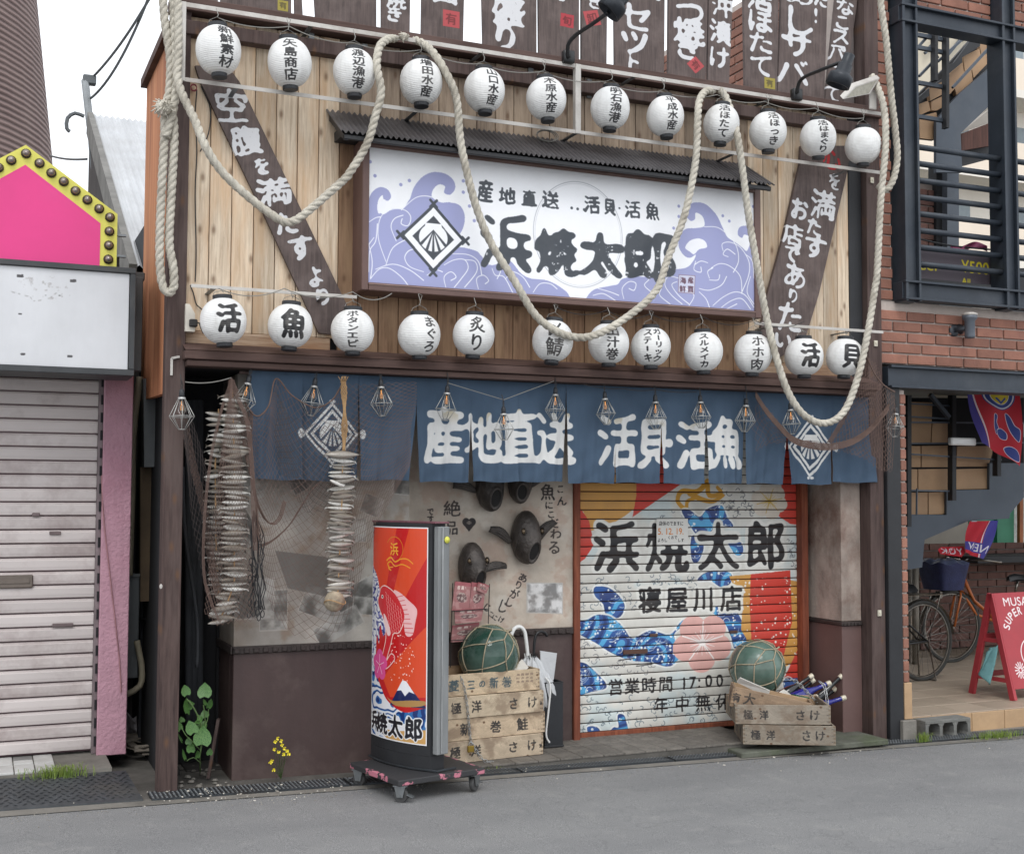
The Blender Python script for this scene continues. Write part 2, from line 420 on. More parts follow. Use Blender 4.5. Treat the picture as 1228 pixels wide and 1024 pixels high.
class PC(Canvas):
    # print that lies on a real upright plane y = Y between x0..x1 and z0..z1; ppm = dots per metre
    def __init__(s, x0, x1, z0, z1, Y, ppm, bg):
        super().__init__((x1-x0)*ppm, (z1-z0)*ppm, bg); s.x0, s.x1, s.z0, s.z1, s.Y, s.ppm = x0, x1, z0, z1, Y, ppm
    def c(s, px, py):
        v = at(px, py, s.Y); return ((v.x-s.x0)*s.ppm, (s.z1-v.z)*s.ppm)
    def k(s, px, py): a = at(px, py, s.Y); b = at(px+1, py, s.Y); d = at(px, py+1, s.Y); return (b.x-a.x)*s.ppm, (a.z-d.z)*s.ppm
    def pp(s, pts): return s.poly([s.c(*p) for p in pts])
    def sp(s, pts, n=6):
        q = [s.c(*p) for p in pts]; return s.poly(smooth(q, n))
    def st(s, pts, w0, w1=None):
        q = smooth_open([s.c(*p) for p in pts], 5); kx = s.k(*pts[0])[1]; return s.stroke(q, w0*kx, (w1 if w1 is not None else w0)*kx)
    def tx(s, items, **k):
        out = []
        for it in items:
            ch, px, py, w, h = it[:5]; cx, cy = s.c(px, py); kx, ky = s.k(px, py)
            out.append((ch, cx, cy, w*kx, h*ky)+tuple(it[5:]))
        return s.text(out, **k)
    def uv(s): return lambda v: ((v.x-s.x0)/(s.x1-s.x0), (v.z-s.z0)/(s.z1-s.z0))
def smooth(q, n=6):
    out = []; N = len(q)
    for i in range(N):
        p0, p1, p2, p3 = (np.array(q[(i+k-1) % N]) for k in range(4))
        for j in range(n):
            t = j/n; out.append(tuple(0.5*((2*p1)+(p2-p0)*t+(2*p0-5*p1+4*p2-p3)*t*t+(3*p1-p0-3*p2+p3)*t**3)))
    return out
def smooth_open(q, n=5):
    if len(q) < 3: return q
    out = []; N = len(q)
    for i in range(N-1):
        p0, p1, p2, p3 = (np.array(q[min(max(i+k-1, 0), N-1)]) for k in range(4))
        for j in range(n):
            t = j/n; out.append(tuple(0.5*((2*p1)+(p2-p0)*t+(2*p0-5*p1+4*p2-p3)*t*t+(3*p1-p0-3*p2+p3)*t**3)))
    out.append(tuple(q[-1])); return out
def Z(sc, ox, oy): return lambda *p: [(ox+x/sc, oy+y/sc) for x, y in p]
def crest(cv, cx, cy, hw, hh, fg, bg, knots=True):
    # a scallop shell in a double diamond
    def dia(k): return cv.poly([(cx-hw*k, cy), (cx, cy-hh*k), (cx+hw*k, cy), (cx, cy+hh*k)])
    if knots:
        for dx, dy in ((-1, 0), (1, 0), (0, -1), (0, 1)):
            for e in (-1, 1):
                cv.fill(cv.disc(cx+dx*hw*1.02+dy*e*hw*.06, cy+dy*hh*1.02+dx*e*hh*.06, hw*.055), fg)
    for k, c in ((1.0, fg), (0.88, bg), (0.80, bg), (0.78, fg if bg != (246, 247, 250) else bg), (0.64, bg if bg != (246, 247, 250) else fg)): cv.fill(dia(k), c)
    inner = bg if bg != (246, 247, 250) else fg; sh = fg if bg != (246, 247, 250) else bg
    sy = cy-hh*.02; R = hw*.44
    cv.fill(cv.disc(cx, sy+hh*.02, R, hh*.40), sh)
    cv.fill(cv.poly([(cx-hw*.24, cy-hh*.42), (cx+hw*.24, cy-hh*.42), (cx+hw*.30, cy-hh*.2), (cx-hw*.30, cy-hh*.2)]), sh)
    for a in (-52, -26, 0, 26, 52):
        t = math.radians(a); cv.fill(cv.stroke([(cx, cy-hh*.22), (cx+math.sin(t)*R*1.05, cy-hh*.22+math.cos(t)*hh*.66)], 0.02*hw, 0.085*hw), inner)

# ================================================================== GROUND (the setting)
def sheet(name, corners, m, label=None, n=1):
    b = MB(); b.add(corners, [(0, 1, 2, 3)]); o = b.build(name, m); return tag(o, kind='structure')
def asphalt():
    m, n, l, p = new_mat('asphalt')
    a = noise(n, l, 330, 3, coord='World', rand=False); b = noise(n, l, 0.9, 5, (1, 2.2, 1), coord='World', rand=False); c = noise(n, l, 7, 5, coord='World', rand=False)
    col = ramp(n, l, a, [(0.36, lin((96, 96, 97))), (0.5, lin((128, 128, 128))), (0.64, lin((168, 168, 166)))])
    col = mixn(n, l, ramp(n, l, b, [(0.38, 0.30), (0.62, 0.0)]), col, lin((96, 97, 100)))
    col = mixn(n, l, ramp(n, l, c, [(0.56, 0.0), (0.75, 0.25)]), col, lin((168, 166, 160)))
    v = n.new('ShaderNodeTexVoronoi'); v.feature = 'DISTANCE_TO_EDGE'; v.inputs['Scale'].default_value = 0.55; g = n.new('ShaderNodeNewGeometry')
    vm = n.new('ShaderNodeVectorMath'); vm.operation = 'ADD'; w = n.new('ShaderNodeTexNoise'); w.inputs['Scale'].default_value = 3; sc = n.new('ShaderNodeVectorMath'); sc.operation = 'SCALE'; sc.inputs['Scale'].default_value = 0.6
    l.new(g.outputs['Position'], w.inputs[0]); l.new(w.outputs['Color'], sc.inputs[0]); l.new(g.outputs['Position'], vm.inputs[0]); l.new(sc.outputs[0], vm.inputs[1]); l.new(vm.outputs[0], v.inputs['Vector'])
    col = mixn(n, l, ramp(n, l, v.outputs['Distance'], [(0.0, 0.22), (0.004, 0.0)]), col, lin((80, 80, 82)))
    l.new(col, p.inputs['Base Color']); p.inputs['Roughness'].default_value = 0.85
    l.new(bumpn(n, l, a, 0.5, 0.004), p.inputs['Normal']); return m
M_asph = asphalt()
def rz_(X, h=0): return road_z(X)+h
_g = MB()
for X0, X1 in ((-60, -6), (-6, 14), (14, 90)):
    _g.add([(X0, -40, rz_(X0)), (X1, -40, rz_(X1)), (X1, -0.20, rz_(X1)), (X0, -0.20, rz_(X0))], [(0, 1, 2, 3)])
tag(_g.build('road', M_asph), kind='structure')
M_conc = mat('concrete', (128, 124, 117), 0.85, var=0.2, scale=5, bump=0.35, bscale=80, dirt=(70, 68, 62), dirt_amt=0.6)
M_conc_d = mat('concrete_dark', (96, 93, 88), 0.9, var=0.25, scale=6, bump=0.35, bscale=70, dirt=(52, 50, 46), dirt_amt=0.6)
_g = MB()
_g.add([(-60, -0.2, rz_(-60)), (90, -0.2, rz_(90)), (90, 60, rz_(90)), (-60, 60, rz_(-60))], [(0, 1, 2, 3)])
tag(_g.build('ground', M_conc_d), kind='structure')
# concrete margin between the asphalt and the drain
_g = MB(); 
for X0, X1, ya, yb in ((-3, 0.9, -0.23, -0.10), (0.9, 12, -0.23, -0.15)):
    _g.add([(X0, ya, rz_(X0, .004)), (X1, ya, rz_(X1, .004)), (X1, yb, rz_(X1, .004)), (X0, yb, rz_(X0, .004))], [(0, 1, 2, 3)])
tag(_g.build('pavement_margin', M_conc), kind='structure')
# steel drain covers in front of the shop: each a length of grating
M_steel = mat('galvanised', (132, 136, 138), 0.45, 0.75, var=0.2, scale=14, bump=0.1, dirt=(84, 76, 66), dirt_amt=0.5)
M_steel_d = mat('dark_steel', (72, 76, 80), 0.5, 0.7, var=0.25, scale=12, bump=0.2, dirt=(60, 50, 42), dirt_amt=0.5)
def drain(X0, X1, y0=-0.14, y1=0.03):
    t = empty('drain_grate', ((X0+X1)/2, (y0+y1)/2, rz_((X0+X1)/2)))
    b = MB()
    for k in range(3):
        ya = y0+(y1-y0)*k/3; yb = ya+(y1-y0)/3-0.006
        b.add([(x, y, rz_(x, h)) for x, h in ((X0, .012), (X1, .012)) for y in (ya, yb)]+[(x, y, rz_(x, -.004)) for x in (X0, X1) for y in (ya, yb)],
              [(0, 1, 3, 2), (0, 4, 5, 1), (2, 3, 7, 6), (0, 2, 6, 4), (1, 5, 7, 3)])
    b.build('channel', M_steel_d, t)
    b = MB(); n = int((X1-X0)/0.022)
    for k in range(3):
        yc = y0+(y1-y0)*(k+.5)/3-.003
        for q in (-.013, .013):
            for i in range(n):
                x = X0+.01+i*.022; z = rz_(x, .0125)
                b.add([(x-.006, yc+q-.006, z), (x+.006, yc+q-.006, z), (x+.006, yc+q+.006, z), (x-.006, yc+q+.006, z), (x, yc+q, z+.0045)], [(0,1,4), (1,2,4), (2,3,4), (3,0,4)])
    o = b.build('anti_slip_stud', M_steel, t); tag(o, kind='stuff')
    return t
_dr = [(0.84, 1.86, 'long ribbed steel drain cover running from the foot of the left wooden post'), (1.87, 2.86, 'ribbed steel drain cover under the wheeled sign trolley'), (2.87, 3.86, 'ribbed steel drain cover below the planked sill, right of the left crates'),
       (3.87, 4.54, 'short ribbed steel drain cover before the painted shutter'), (5.42, 7.6, 'studded steel drain cover in front of the grey cinder block')]
for a, b_, lb in _dr: tag(drain(a, b_), lb, 'drain cover', 'steel drain covers along the kerb')
# sheets of diamond plate at the left
_p = MB()
c0 = Vector((-1.2, -0.13, 0)); z0 = .02
_p.add([(-1.4, -.10, rz_(-1.4, .012)), (.80, -.13, rz_(.8, .012)), (.76, .30, rz_(.76, .07)), (-1.4, .28, rz_(-1.4, .07)), (-1.4, -.10, rz_(-1.4)), (.80, -.13, rz_(.8))], [(0, 1, 2, 3), (4, 5, 1, 0)])
for i in range(52):
    for j in range(11):
        x = -1.35+i*.041+(j % 2)*.02; y = -.08+j*.034; f = (y+.12)/.42; z = rz_(x, .013+.058*f); s_ = 1 if (i+j) % 2 else -1
        _p.add([(x-.012, y-.012*s_, z-.0015*s_), (x-.004, y+.006*s_, z+.0035), (x+.012, y+.012*s_, z+.0015*s_), (x+.004, y-.006*s_, z+.0035)], [(0, 1, 2, 3)])
M_plate = mat('ramp_plate', (84, 87, 90), 0.55, 0.5, var=0.25, scale=8, bump=0.2, dirt=(104, 100, 92), dirt_amt=0.5)
tag(_p.build('ramp_plate', M_plate), 'dark diamond pattern metal ramp plate below the tiled step', 'ramp plate')
# tiled step in front of the pink shutter
ST = 0.168
stp = MB().box(-1.5, .69, .30, 1.3, -.05, ST-.012).build('entrance_step', M_conc); tag(stp, kind='structure')
M_tile_w = mat('step_tile', (196, 196, 193), 0.35, var=0.08, scale=10, bump=0.05, dirt=(140, 138, 132), dirt_amt=0.5, rand=0.06)
M_tile_g = mat('step_tile_grey', (118, 118, 116), 0.4, var=0.15, scale=10, bump=0.05)
_tl = MB(); _tl.bbox(-.048, .048, -.098, .098, 0, .012, .002); _tm = _tl.mesh('tile', M_tile_w)
_tb = MB(); _tb.bbox(-.048, .048, -.045, .045, 0, .012, .002); _tm2 = _tb.mesh('tile', M_tile_g); _tm3 = _tb.mesh('tile', M_tile_w)
i = 0
for i in range(13):
    X = -.86+i*.102
    for j, yy in enumerate((.41, .62)):
        if i % 4 in (1, 3) and j == (i//2) % 2:
            for q, mm in ((-.052, _tm3), (.052, _tm2)):
                o = bpy.data.objects.new('tile', mm); COL.objects.link(o); o.parent = stp; o.location = Vector((X, yy+q, ST-.012))-wloc(stp)
        else:
            o = bpy.data.objects.new('tile', _tm); COL.objects.link(o); o.parent = stp; o.location = Vector((X, yy, ST-.012))-wloc(stp)
# planked sill under the shop front
SZ = 0.072
sill = MB().box(2.30, 4.52, -.045, .60, -.06, SZ-.012).build('entrance_sill', M_conc_d); tag(sill, kind='structure')
M_sill = wood('sill_wood', (122, 117, 110), (92, 88, 83), (134, 128, 120), axis='Z', knots=False, rand=.14, bump=.3)
_s = MB(); _s.bbox(-.069, .069, -.04, .255, 0, .012, .002); _sm = _s.mesh('plank', M_sill)
_s = MB(); _s.bbox(-.069, .069, -.12, .12, 0, .012, .002); _sm2 = _s.mesh('plank', M_sill)
for i in range(16):
    for mm, yy in ((_sm, -.01), (_sm2, .375)):
        o = bpy.data.objects.new('plank', mm); COL.objects.link(o); o.parent = sill; o.location = Vector((2.37+i*.142, yy, SZ-.012))-wloc(sill)
# mossy slab in front of the right crates
M_moss = mat('mossy_stone', (92, 94, 84), 0.9, var=0.3, scale=9, bump=0.5, bscale=50, dirt=(70, 84, 46), dirt_amt=0.6)
sl = MB(); sl.bbox(4.30, 5.42, -.20, .16, .008, .042, .005, M=Matrix.Rotation(0, 4, 'Z'))
tag(sl.build('paving_slab', M_moss), 'mossy flat stone slab under the right wooden crates', 'stone slab')
MB().box(4.52, 5.46, .16, .60, -.06, .04).build('inner_sill', M_conc_d); tag(bpy.data.objects['inner_sill'], kind='structure')

# ================================================================== THE RESTAURANT
M_post = wood('post_wood', (88, 72, 68), (60, 48, 46), (98, 84, 80), rand=.05, knots=True, bump=.35)
M_eave = wood('eave_wood', (92, 72, 66), (70, 54, 50), (104, 84, 78), axis='X', rand=.04, knots=False, bump=.15)
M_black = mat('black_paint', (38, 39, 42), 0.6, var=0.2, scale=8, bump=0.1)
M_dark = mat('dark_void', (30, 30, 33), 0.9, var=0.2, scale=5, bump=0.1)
M_oldw = wood('weathered_cedar', (216, 200, 178), (176, 154, 130), (200, 168, 134), rand=.24, bump=.3)
M_greyw = wood('greyed_cedar', (174, 156, 138), (130, 112, 96), (186, 166, 144), rand=.22, bump=.3)
M_orw = wood('oiled_cedar', (158, 126, 100), (122, 94, 72), (168, 138, 108), rand=.16, bump=.2)
M_alu = mat('white_angle', (196, 192, 186), 0.6, 0.1, var=0.08, scale=10, bump=0.12, dirt=(132, 118, 108), dirt_amt=0.45)
XL, XR = 0.885, 5.46          # outer edge of the left post, inner edge of the right post
R = empty('restaurant', (3.2, 0.4, 0.0), 'timber fronted seafood restaurant with white lanterns and a blue wave sign', 'restaurant')
def bx(name, m, *a, parent=R, b=0.003):
    return MB().bbox(*a, b).build(name, m, parent)
o = bx('post', M_post, XL, XL+.10, 0.0, .10, .03, 4.75)
o = bx('post', M_post, XR, XR+.115, 0.0, .16, -.05, 5.6)
bx('post', M_black, XR-.11, XR-.004, .05, .16, 2.36, 4.16)
# backing behind the boards, gaps between boards stay dark
bx('backing_wall', M_dark, XL+.03, XR, .085, .14, 2.30, 4.20)
# vertical cedar boards, each its own part
bw = .1185; X = XL+.104; k = 0
_z0, _z1 = 2.38, 4.16
rnd = random.Random(3)
def plank(X, w, z0, z1, m, yo=0):
    b = MB(); b.bbox(X, X+w-.0045, .05+yo, .08, z0, z1, .0025); o = b.build('wall_board', m, R); return o
xs_or0, xs_or1 = at(396, 350, .05).x, at(905, 390, .05).x
while X < XR-.11:
    w = min(bw, XR-.11-X); mid = X+w/2; j = rnd.uniform(-.003, .003)
    if xs_or0 < mid < xs_or1:
        plank(X, w, _z0, 3.05, M_orw, j) if not (mid < 1.9) else plank(X, w, _z0, 3.62, M_orw, j)
        if mid >= 1.9: plank(X, w, 3.055, 3.62, M_orw, j)
        plank(X, w, 3.625, _z1, M_greyw, j)
    else:
        zs = at(230, 397, .05).z
        plank(X, w, zs+.003, _z1, M_oldw, j)
    X += w; k += 1
# horizontal kick boards at the foot of the boards, left and right
zs = at(230, 397, .05).z
for a, b_ in ((XL+.104, xs_or0-.0), (xs_or1, XR-.11)):
    MB().bbox(a, b_, .04, .08, 2.34, zs, .003).build('kick_board', wood('kick_wood', (196, 172, 148), (150, 120, 96), (160, 112, 74), axis='X', rand=.1), R)
# eave: fascia in two steps with a dark soffit
bx('fascia_board', M_eave, XL+.085, XR+.02, -.10, .04, 2.300, 2.345)
bx('fascia_board', M_eave, XL+.10, XR, -.075, .04, 2.266, 2.297)
b = MB(); b.add([(XL+.085, -.10, 2.347), (XR, -.10, 2.347), (XR, .045, 2.40), (XL+.085, .045, 2.40)], [(0, 1, 2, 3)]); b.build('eave_flashing', M_eave, R)
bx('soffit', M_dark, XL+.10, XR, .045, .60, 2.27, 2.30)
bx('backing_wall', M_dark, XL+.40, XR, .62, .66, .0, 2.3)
# top beam
bx('top_beam', M_eave, XL-.01, XR+.12, -.03, .10, 4.165, 4.235)
bx('top_beam', M_post, XL-.01, XR+.02, -.02, .05, 4.04, 4.115)
# side wall in rust-stained cladding and the rear part
zo = at(167, 100, 1.05).z
M_rust = wood('rusty_panel', (206, 146, 108), (176, 112, 78), (140, 84, 60), rand=.0, knots=False, grain=3, bump=.1)
b = MB(); zt = at(197, 43, .12).z
b.add([(XL+.005, .12, 2.13), (XL+.005, 1.10, 2.16), (XL+.005, 1.10, zo), (XL+.005, .12, zt), (XL+.04, .12, 2.13), (XL+.04, 1.10, 2.16), (XL+.04, 1.10, zo), (XL+.04, .12, zt)],
      [(0, 1, 2, 3), (7, 6, 5, 4), (0, 4, 5, 1), (1, 5, 6, 2), (2, 6, 7, 3), (3, 7, 4, 0)])
b.build('side_cladding', M_rust, R)
b = MB(); b.bar((XL-.005, .10, zt+.02), (XL-.005, 1.12, zo+.02), .05, .05); b.build('verge_trim', M_eave, R)
WXG = at(279, 850, .19).x
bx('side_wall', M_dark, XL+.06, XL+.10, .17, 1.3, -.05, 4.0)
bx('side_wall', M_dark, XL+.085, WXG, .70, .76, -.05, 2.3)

# ---- walls under the curtain
WX0 = at(279, 850, .19).x; YL, YM = .19, .42
WX1 = at(490, 700, YL).x
WM = at(690, 885, YM+.02).x-.03
zml = at(410, 770, YL).z
M_wains = mat('brown_wainscot', (70, 54, 52), 0.55, var=0.12, scale=4, bump=0.12, bscale=40, dirt=(112, 98, 92), dirt_amt=0.5, stretch=(2, 2, .4))
bx('wainscot', M_wains, WX0, WX1, YL, YL+.10, -.05, zml-.012)
bx('wainscot', M_wains, WX0, WX0+.05, YL+.1, .62, -.05, zml-.012)
bx('wainscot', M_wains, WX1+.002, WM, YM, YM+.08, -.05, zml-.012)
def collage(pc, seed, base, n, avoid=None):
    rg = np.random.RandomState(seed); h, w = pc.h, pc.w
    t = fbm(h, w, 120, seed, 6); t2 = fbm(h, w, 40, seed+9, 5)
    pc.a = pc.a*(0.72+0.5*t[..., None])
    pc.fill(sstep(t2, .5, .75), (128, 104, 84), .5)
    for k in range(n):
        cx, cy = rg.uniform(0, w), rg.uniform(0, h); ww, hh = rg.uniform(.12, .3)*pc.ppm, rg.uniform(.1, .24)*pc.ppm; a = rg.choice([0, 0, .1, -.5, .35])
        q = [(cx+(i*ww/2)*math.cos(a)-(j*hh/2)*math.sin(a), cy+(i*ww/2)*math.sin(a)+(j*hh/2)*math.cos(a)) for i, j in ((-1,-1),(1,-1),(1,1),(-1,1))]
        q2 = [(cx+(x-cx)*.94, cy+(y-cy)*.94) for x, y in q]
        pc.fill(pc.poly(q), (188, 184, 178), .5); f = fbm(h, w, 36, seed+20+k, 5); g = (70+115*sstep(f, .25, .75))[..., None]/255*np.array([1, .99, .96], np.float32)
        pc.fillc(pc.poly(q2)*.8, g.astype(np.float32))
    d = fbm(h, w, 160, seed+77, 5); pc.fill(sstep(d, .5, .8), (104, 88, 74), .4)
# left wall with pasted black-and-white photographs
pl = PC(WX0-.01, WX1+.01, zml, 2.26, YL, 420, (170, 164, 156)); collage(pl, 5, None, 22)
pl.fill(pl.pp([(330, 660), (395, 668), (392, 715), (345, 705)]), (84, 82, 80), .6)
M_pl = img_mat('pasted_wall', pl.image('pasted_wall'), .7, (96, 84, 72), .35, 3.0, .35, 30)
MB().box(WX0, WX1, YL, YL+.08, zml, 2.26).build('pasted_wall', M_pl, R, uv=pl.uv())
ps = PC(0, .45, zml, 2.26, 0, 300, (150, 142, 134)); collage(ps, 15, None, 4)
MB().box(WX0, WX0+.05, YL+.082, .62, zml, 2.26).build('pasted_wall', img_mat('pasted_side', ps.image('pasted_side'), .7, (96, 84, 72), .35, 3, .35, 30), R, uv=lambda v: ((v.y-.2)/.45, (v.z-zml)/(2.26-zml)))
# middle wall: mottled plaster with brush writing
pm = PC(WX1-.02, WM+.02, zml, 2.26, YM, 460, (196, 184, 170))
t = fbm(pm.h, pm.w, 90, 31, 6); t2 = fbm(pm.h, pm.w, 50, 41, 6)
pm.a *= (.80+.35*t[..., None]); pm.fill(sstep(t2, .48, .62), (172, 142, 126), .4); pm.fill(sstep(fbm(pm.h, pm.w, 60, 45, 6), .55, .7), (206, 200, 190), .5)
z5 = Z(5.582, 480, 500)
ink = (44, 42, 44)
T = lambda ch, x, y, w, h, r=0: (ch,)+z5((x, y))[0]+(w/5.582, h/5.582, r)
pm.fill(pm.tx([T('絶', 345, 610, 130, 120), T('品', 340, 740, 110, 110), T('で', 200, 630, 60, 60), T('す', 200, 680, 60, 60),
               T('こ', 1070, 480, 60, 60), T('ん', 1080, 560, 80, 80), T('魚', 985, 500, 110, 130), T('に', 995, 590, 70, 60), T('こ', 1010, 650, 70, 60), T('だ', 1025, 710, 80, 80), T('わ', 1040, 780, 90, 80), T('る', 1030, 870, 100, 110)],
              bold=1.2, thr=.33, warp=2, seed=4), ink, .92)
z8 = Z(4.094, 520, 680)
T = lambda ch, x, y, w, h, r=0: (ch,)+z8((x, y))[0]+(w/4.094, h/4.094, r)
pm.fill(pm.tx([T('あ', 437, 50, 50, 50, .4), T('り', 415, 85, 45, 50, .4), T('が', 395, 130, 55, 55, .4), T('し', 370, 170, 50, 60, .4), T('じ', 338, 190, 60, 80, .4), T('じ', 262, 195, 40, 50, .6), T('こ', 282, 230, 36, 36, .5), T('に', 300, 245, 34, 34, .5), T('げ', 330, 255, 36, 36, .5)],
              bold=1.2, thr=.33, warp=2, seed=8), ink, .92)
hx = z5((460, 715))[0]; cx, cy = pm.c(*hx); s_ = pm.k(*hx)[0]*8.6
M_ = np.maximum(pm.disc(cx-s_*.42, cy-s_*.25, s_*.52), pm.disc(cx+s_*.42, cy-s_*.25, s_*.52)); M_ = np.maximum(M_, pm.poly([(cx-s_*.9, cy-s_*.05), (cx+s_*.9, cy-s_*.05), (cx, cy+s_)])); pm.fill(M_, ink)
pm.fill(pm.tx([('中', hx[0], hx[1]-1, 7, 7)], bold=.8), (150, 140, 130))
q = z8((455, 75), (635, 75), (635, 230), (455, 225)); pm.fill(pm.pp(q), (186, 182, 176)); f = fbm(pm.h, pm.w, 22, 71, 5)
pm.fillc(pm.pp(z8((460, 80), (630, 80), (630, 225), (460, 220)))*.8, ((120+110*sstep(f, .3, .7))[..., None]/255*np.ones(3)).astype(np.float32))
M_pm = img_mat('written_plaster', pm.image('written_plaster'), .8, (120, 98, 84), .3, 4, .4, 26)
MB().box(WX1+.002, WM, YM, YM+.08, zml, 2.26).build('plaster_wall', M_pm, R, uv=pm.uv())
# riveted molding
M_mold = mat('iron_molding', (62, 54, 52), .6, .3, var=.25, scale=10, bump=.4)
def molding(x0, x1, y, z=zml):
    b = MB(); b.bbox(x0, x1, y-.018, y, z-.038, z+.004, .004)
    n = int((x1-x0)/.052)
    for i in range(n):
        x = x0+.03+i*.052; b.bbox(x-.015, x+.015, y-.028, y-.017, z-.033, z-.005, .004)
    b.build('molding', M_mold, R)
molding(WX0-.015, WX1, YL); molding(WX1, WM, YM)
b = MB(); b.bbox(WX0-.018, WX0, YL-.018, .62, zml-.038, zml+.004, .004); b.build('molding', M_mold, R)
# right pillar
PXL = at(1011, 860, .10).x; PXR = XR-.004; zmr = at(1012, 745, .10).z
M_stain = mat('stained_plaster', (160, 146, 136), .8, var=.35, scale=6, bump=.6, bscale=22, dirt=(104, 74, 62), dirt_amt=.9, stretch=(1, 1, .5))
bx('pillar', M_stain, PXL, PXR, .10, .60, zmr, 2.26)
bx('pillar', mat('pillar_dado', (108, 84, 80), .6, var=.1, scale=4, bump=.12, dirt=(80, 62, 58), dirt_amt=.4), PXL, PXR, .10, .60, -.05, zmr-.03)
b = MB(); b.bbox(PXL-.01, PXR, .085, .60, zmr-.03, zmr-.002, .006)
for i in range(5): b.bbox(PXL+i*.03, PXL+.018+i*.03, .075, .086, zmr-.03, zmr-.004, .005)
b.build('molding', M_mold, R)

# ---- painted roller shutter
SX0 = at(692, 885, YM+.03).x; SX1 = at(959, 868, YM+.03).x; YS = YM+.05
M_guide = wood('shutter_guide', (150, 88, 64), (116, 62, 46), (96, 54, 44), rand=.05, knots=False, bump=.15)
sh = empty('roller_shutter', ((SX0+SX1)/2, YS, .07)); sh.parent = R; sh.location = Vector(((SX0+SX1)/2, YS, .07))-wloc(R)
MB().bbox(SX0-.045, SX0, YM-.02, YS+.03, .06, 2.27, .004).build('guide_rail', M_guide, sh)
MB().bbox(SX1, SX1+.05, YM-.02, YS+.03, .06, 2.27, .004).build('guide_rail', M_guide, sh)
WHT = (222, 220, 212)
sc = PC(SX0, SX1, .07, 2.27, YS, 520, WHT)
h, w = sc.h, sc.w
sc.a *= (.93+.1*fbm(h, w, 80, 3)[..., None])
sc.fill(sstep(fbm(h, w, 130, 12), .5, .7), (196, 216, 220), .55)
za = Z(4.234, 685, 575); zb = Z(4.234, 685, 730)
RED, OCH, BL1, BL2, BL3, PNK = (206, 66, 54), (210, 156, 82), (52, 92, 158), (88, 168, 216), (40, 66, 124), (226, 176, 168)
# corner sunburst
sc.fill(sc.pp(za((-60, -260), (660, -260), (480, 25), (270, 185), (190, 235), (100, 260), (60, 160), (-60, 160))), OCH)
sc.fill(sc.pp(za((330, -160), (660, -160), (560, 20), (310, 190), (330, 80))), RED)
sc.fill(sc.pp(za((-60, 130), (35, 130), (90, 210), (115, 330), (70, 400), (35, 425), (-60, 425))), RED)
sc.fill(sc.pp(za((1075, -260), (1240, -260), (1240, 240), (1110, 225), (1045, 180), (1070, 90), (1065, 30))), RED)
# small curling clouds
def curls(pts, r, col, wl_, n=26, seed=2):
    rg = np.random.RandomState(seed); x0, y0, x1, y1 = pts
    for k in range(n):
        x = rg.uniform(x0, x1); y = rg.uniform(y0, y1); a0 = rg.uniform(0, 6.28); rr = r*rg.uniform(.5, 1.2)
        q = [(x+rr*(1-.12*t)*math.cos(a0+t*.55), y+rr*(1-.12*t)*math.sin(a0+t*.55)) for t in range(7)]
        sc.fill(sc.st(q, wl_), col)
curls(za((760, 40), (930, 190))[0]+za((760, 40), (930, 190))[1], 4.2, (84, 88, 96), .75, 34, 3)
curls(za((1090, 300), (1150, 440))[0]+za((1090, 300), (1150, 440))[1], 3.6, (84, 88, 96), .7, 14, 4)
curls(za((40, 500), (350, 660))[0]+za((40, 500), (350, 660))[1], 4.2, (96, 110, 122), .7, 50, 5)
curls(za((390, 470), (640, 560))[0]+za((390, 470), (640, 560))[1], 4.2, (96, 110, 122), .7, 30, 6)
curls(zb((40, 430), (740, 640))[0]+zb((40, 430), (740, 640))[1], 4.0, (96, 112, 122), .8, 100, 7)
curls(zb((60, 150), (420, 330))[0]+zb((60, 150), (420, 330))[1], 4.6, (110, 112, 120), .7, 40, 8)
curls(za((440, 150), (600, 330))[0]+za((440, 150), (600, 330))[1], 4.2, (96, 110, 122), .7, 20, 9)
# ochre flourish
for q in ([(690, 10), (640, 60), (560, 60), (540, 110), (580, 150), (590, 110), (640, 90)], [(690, 10), (700, 80), (760, 70), (740, 40)], [(600, 70), (660, 100), (720, 110), (770, 80)]):
    sc.fill(sc.st(za(*q), 7, 4), (206, 150, 44))
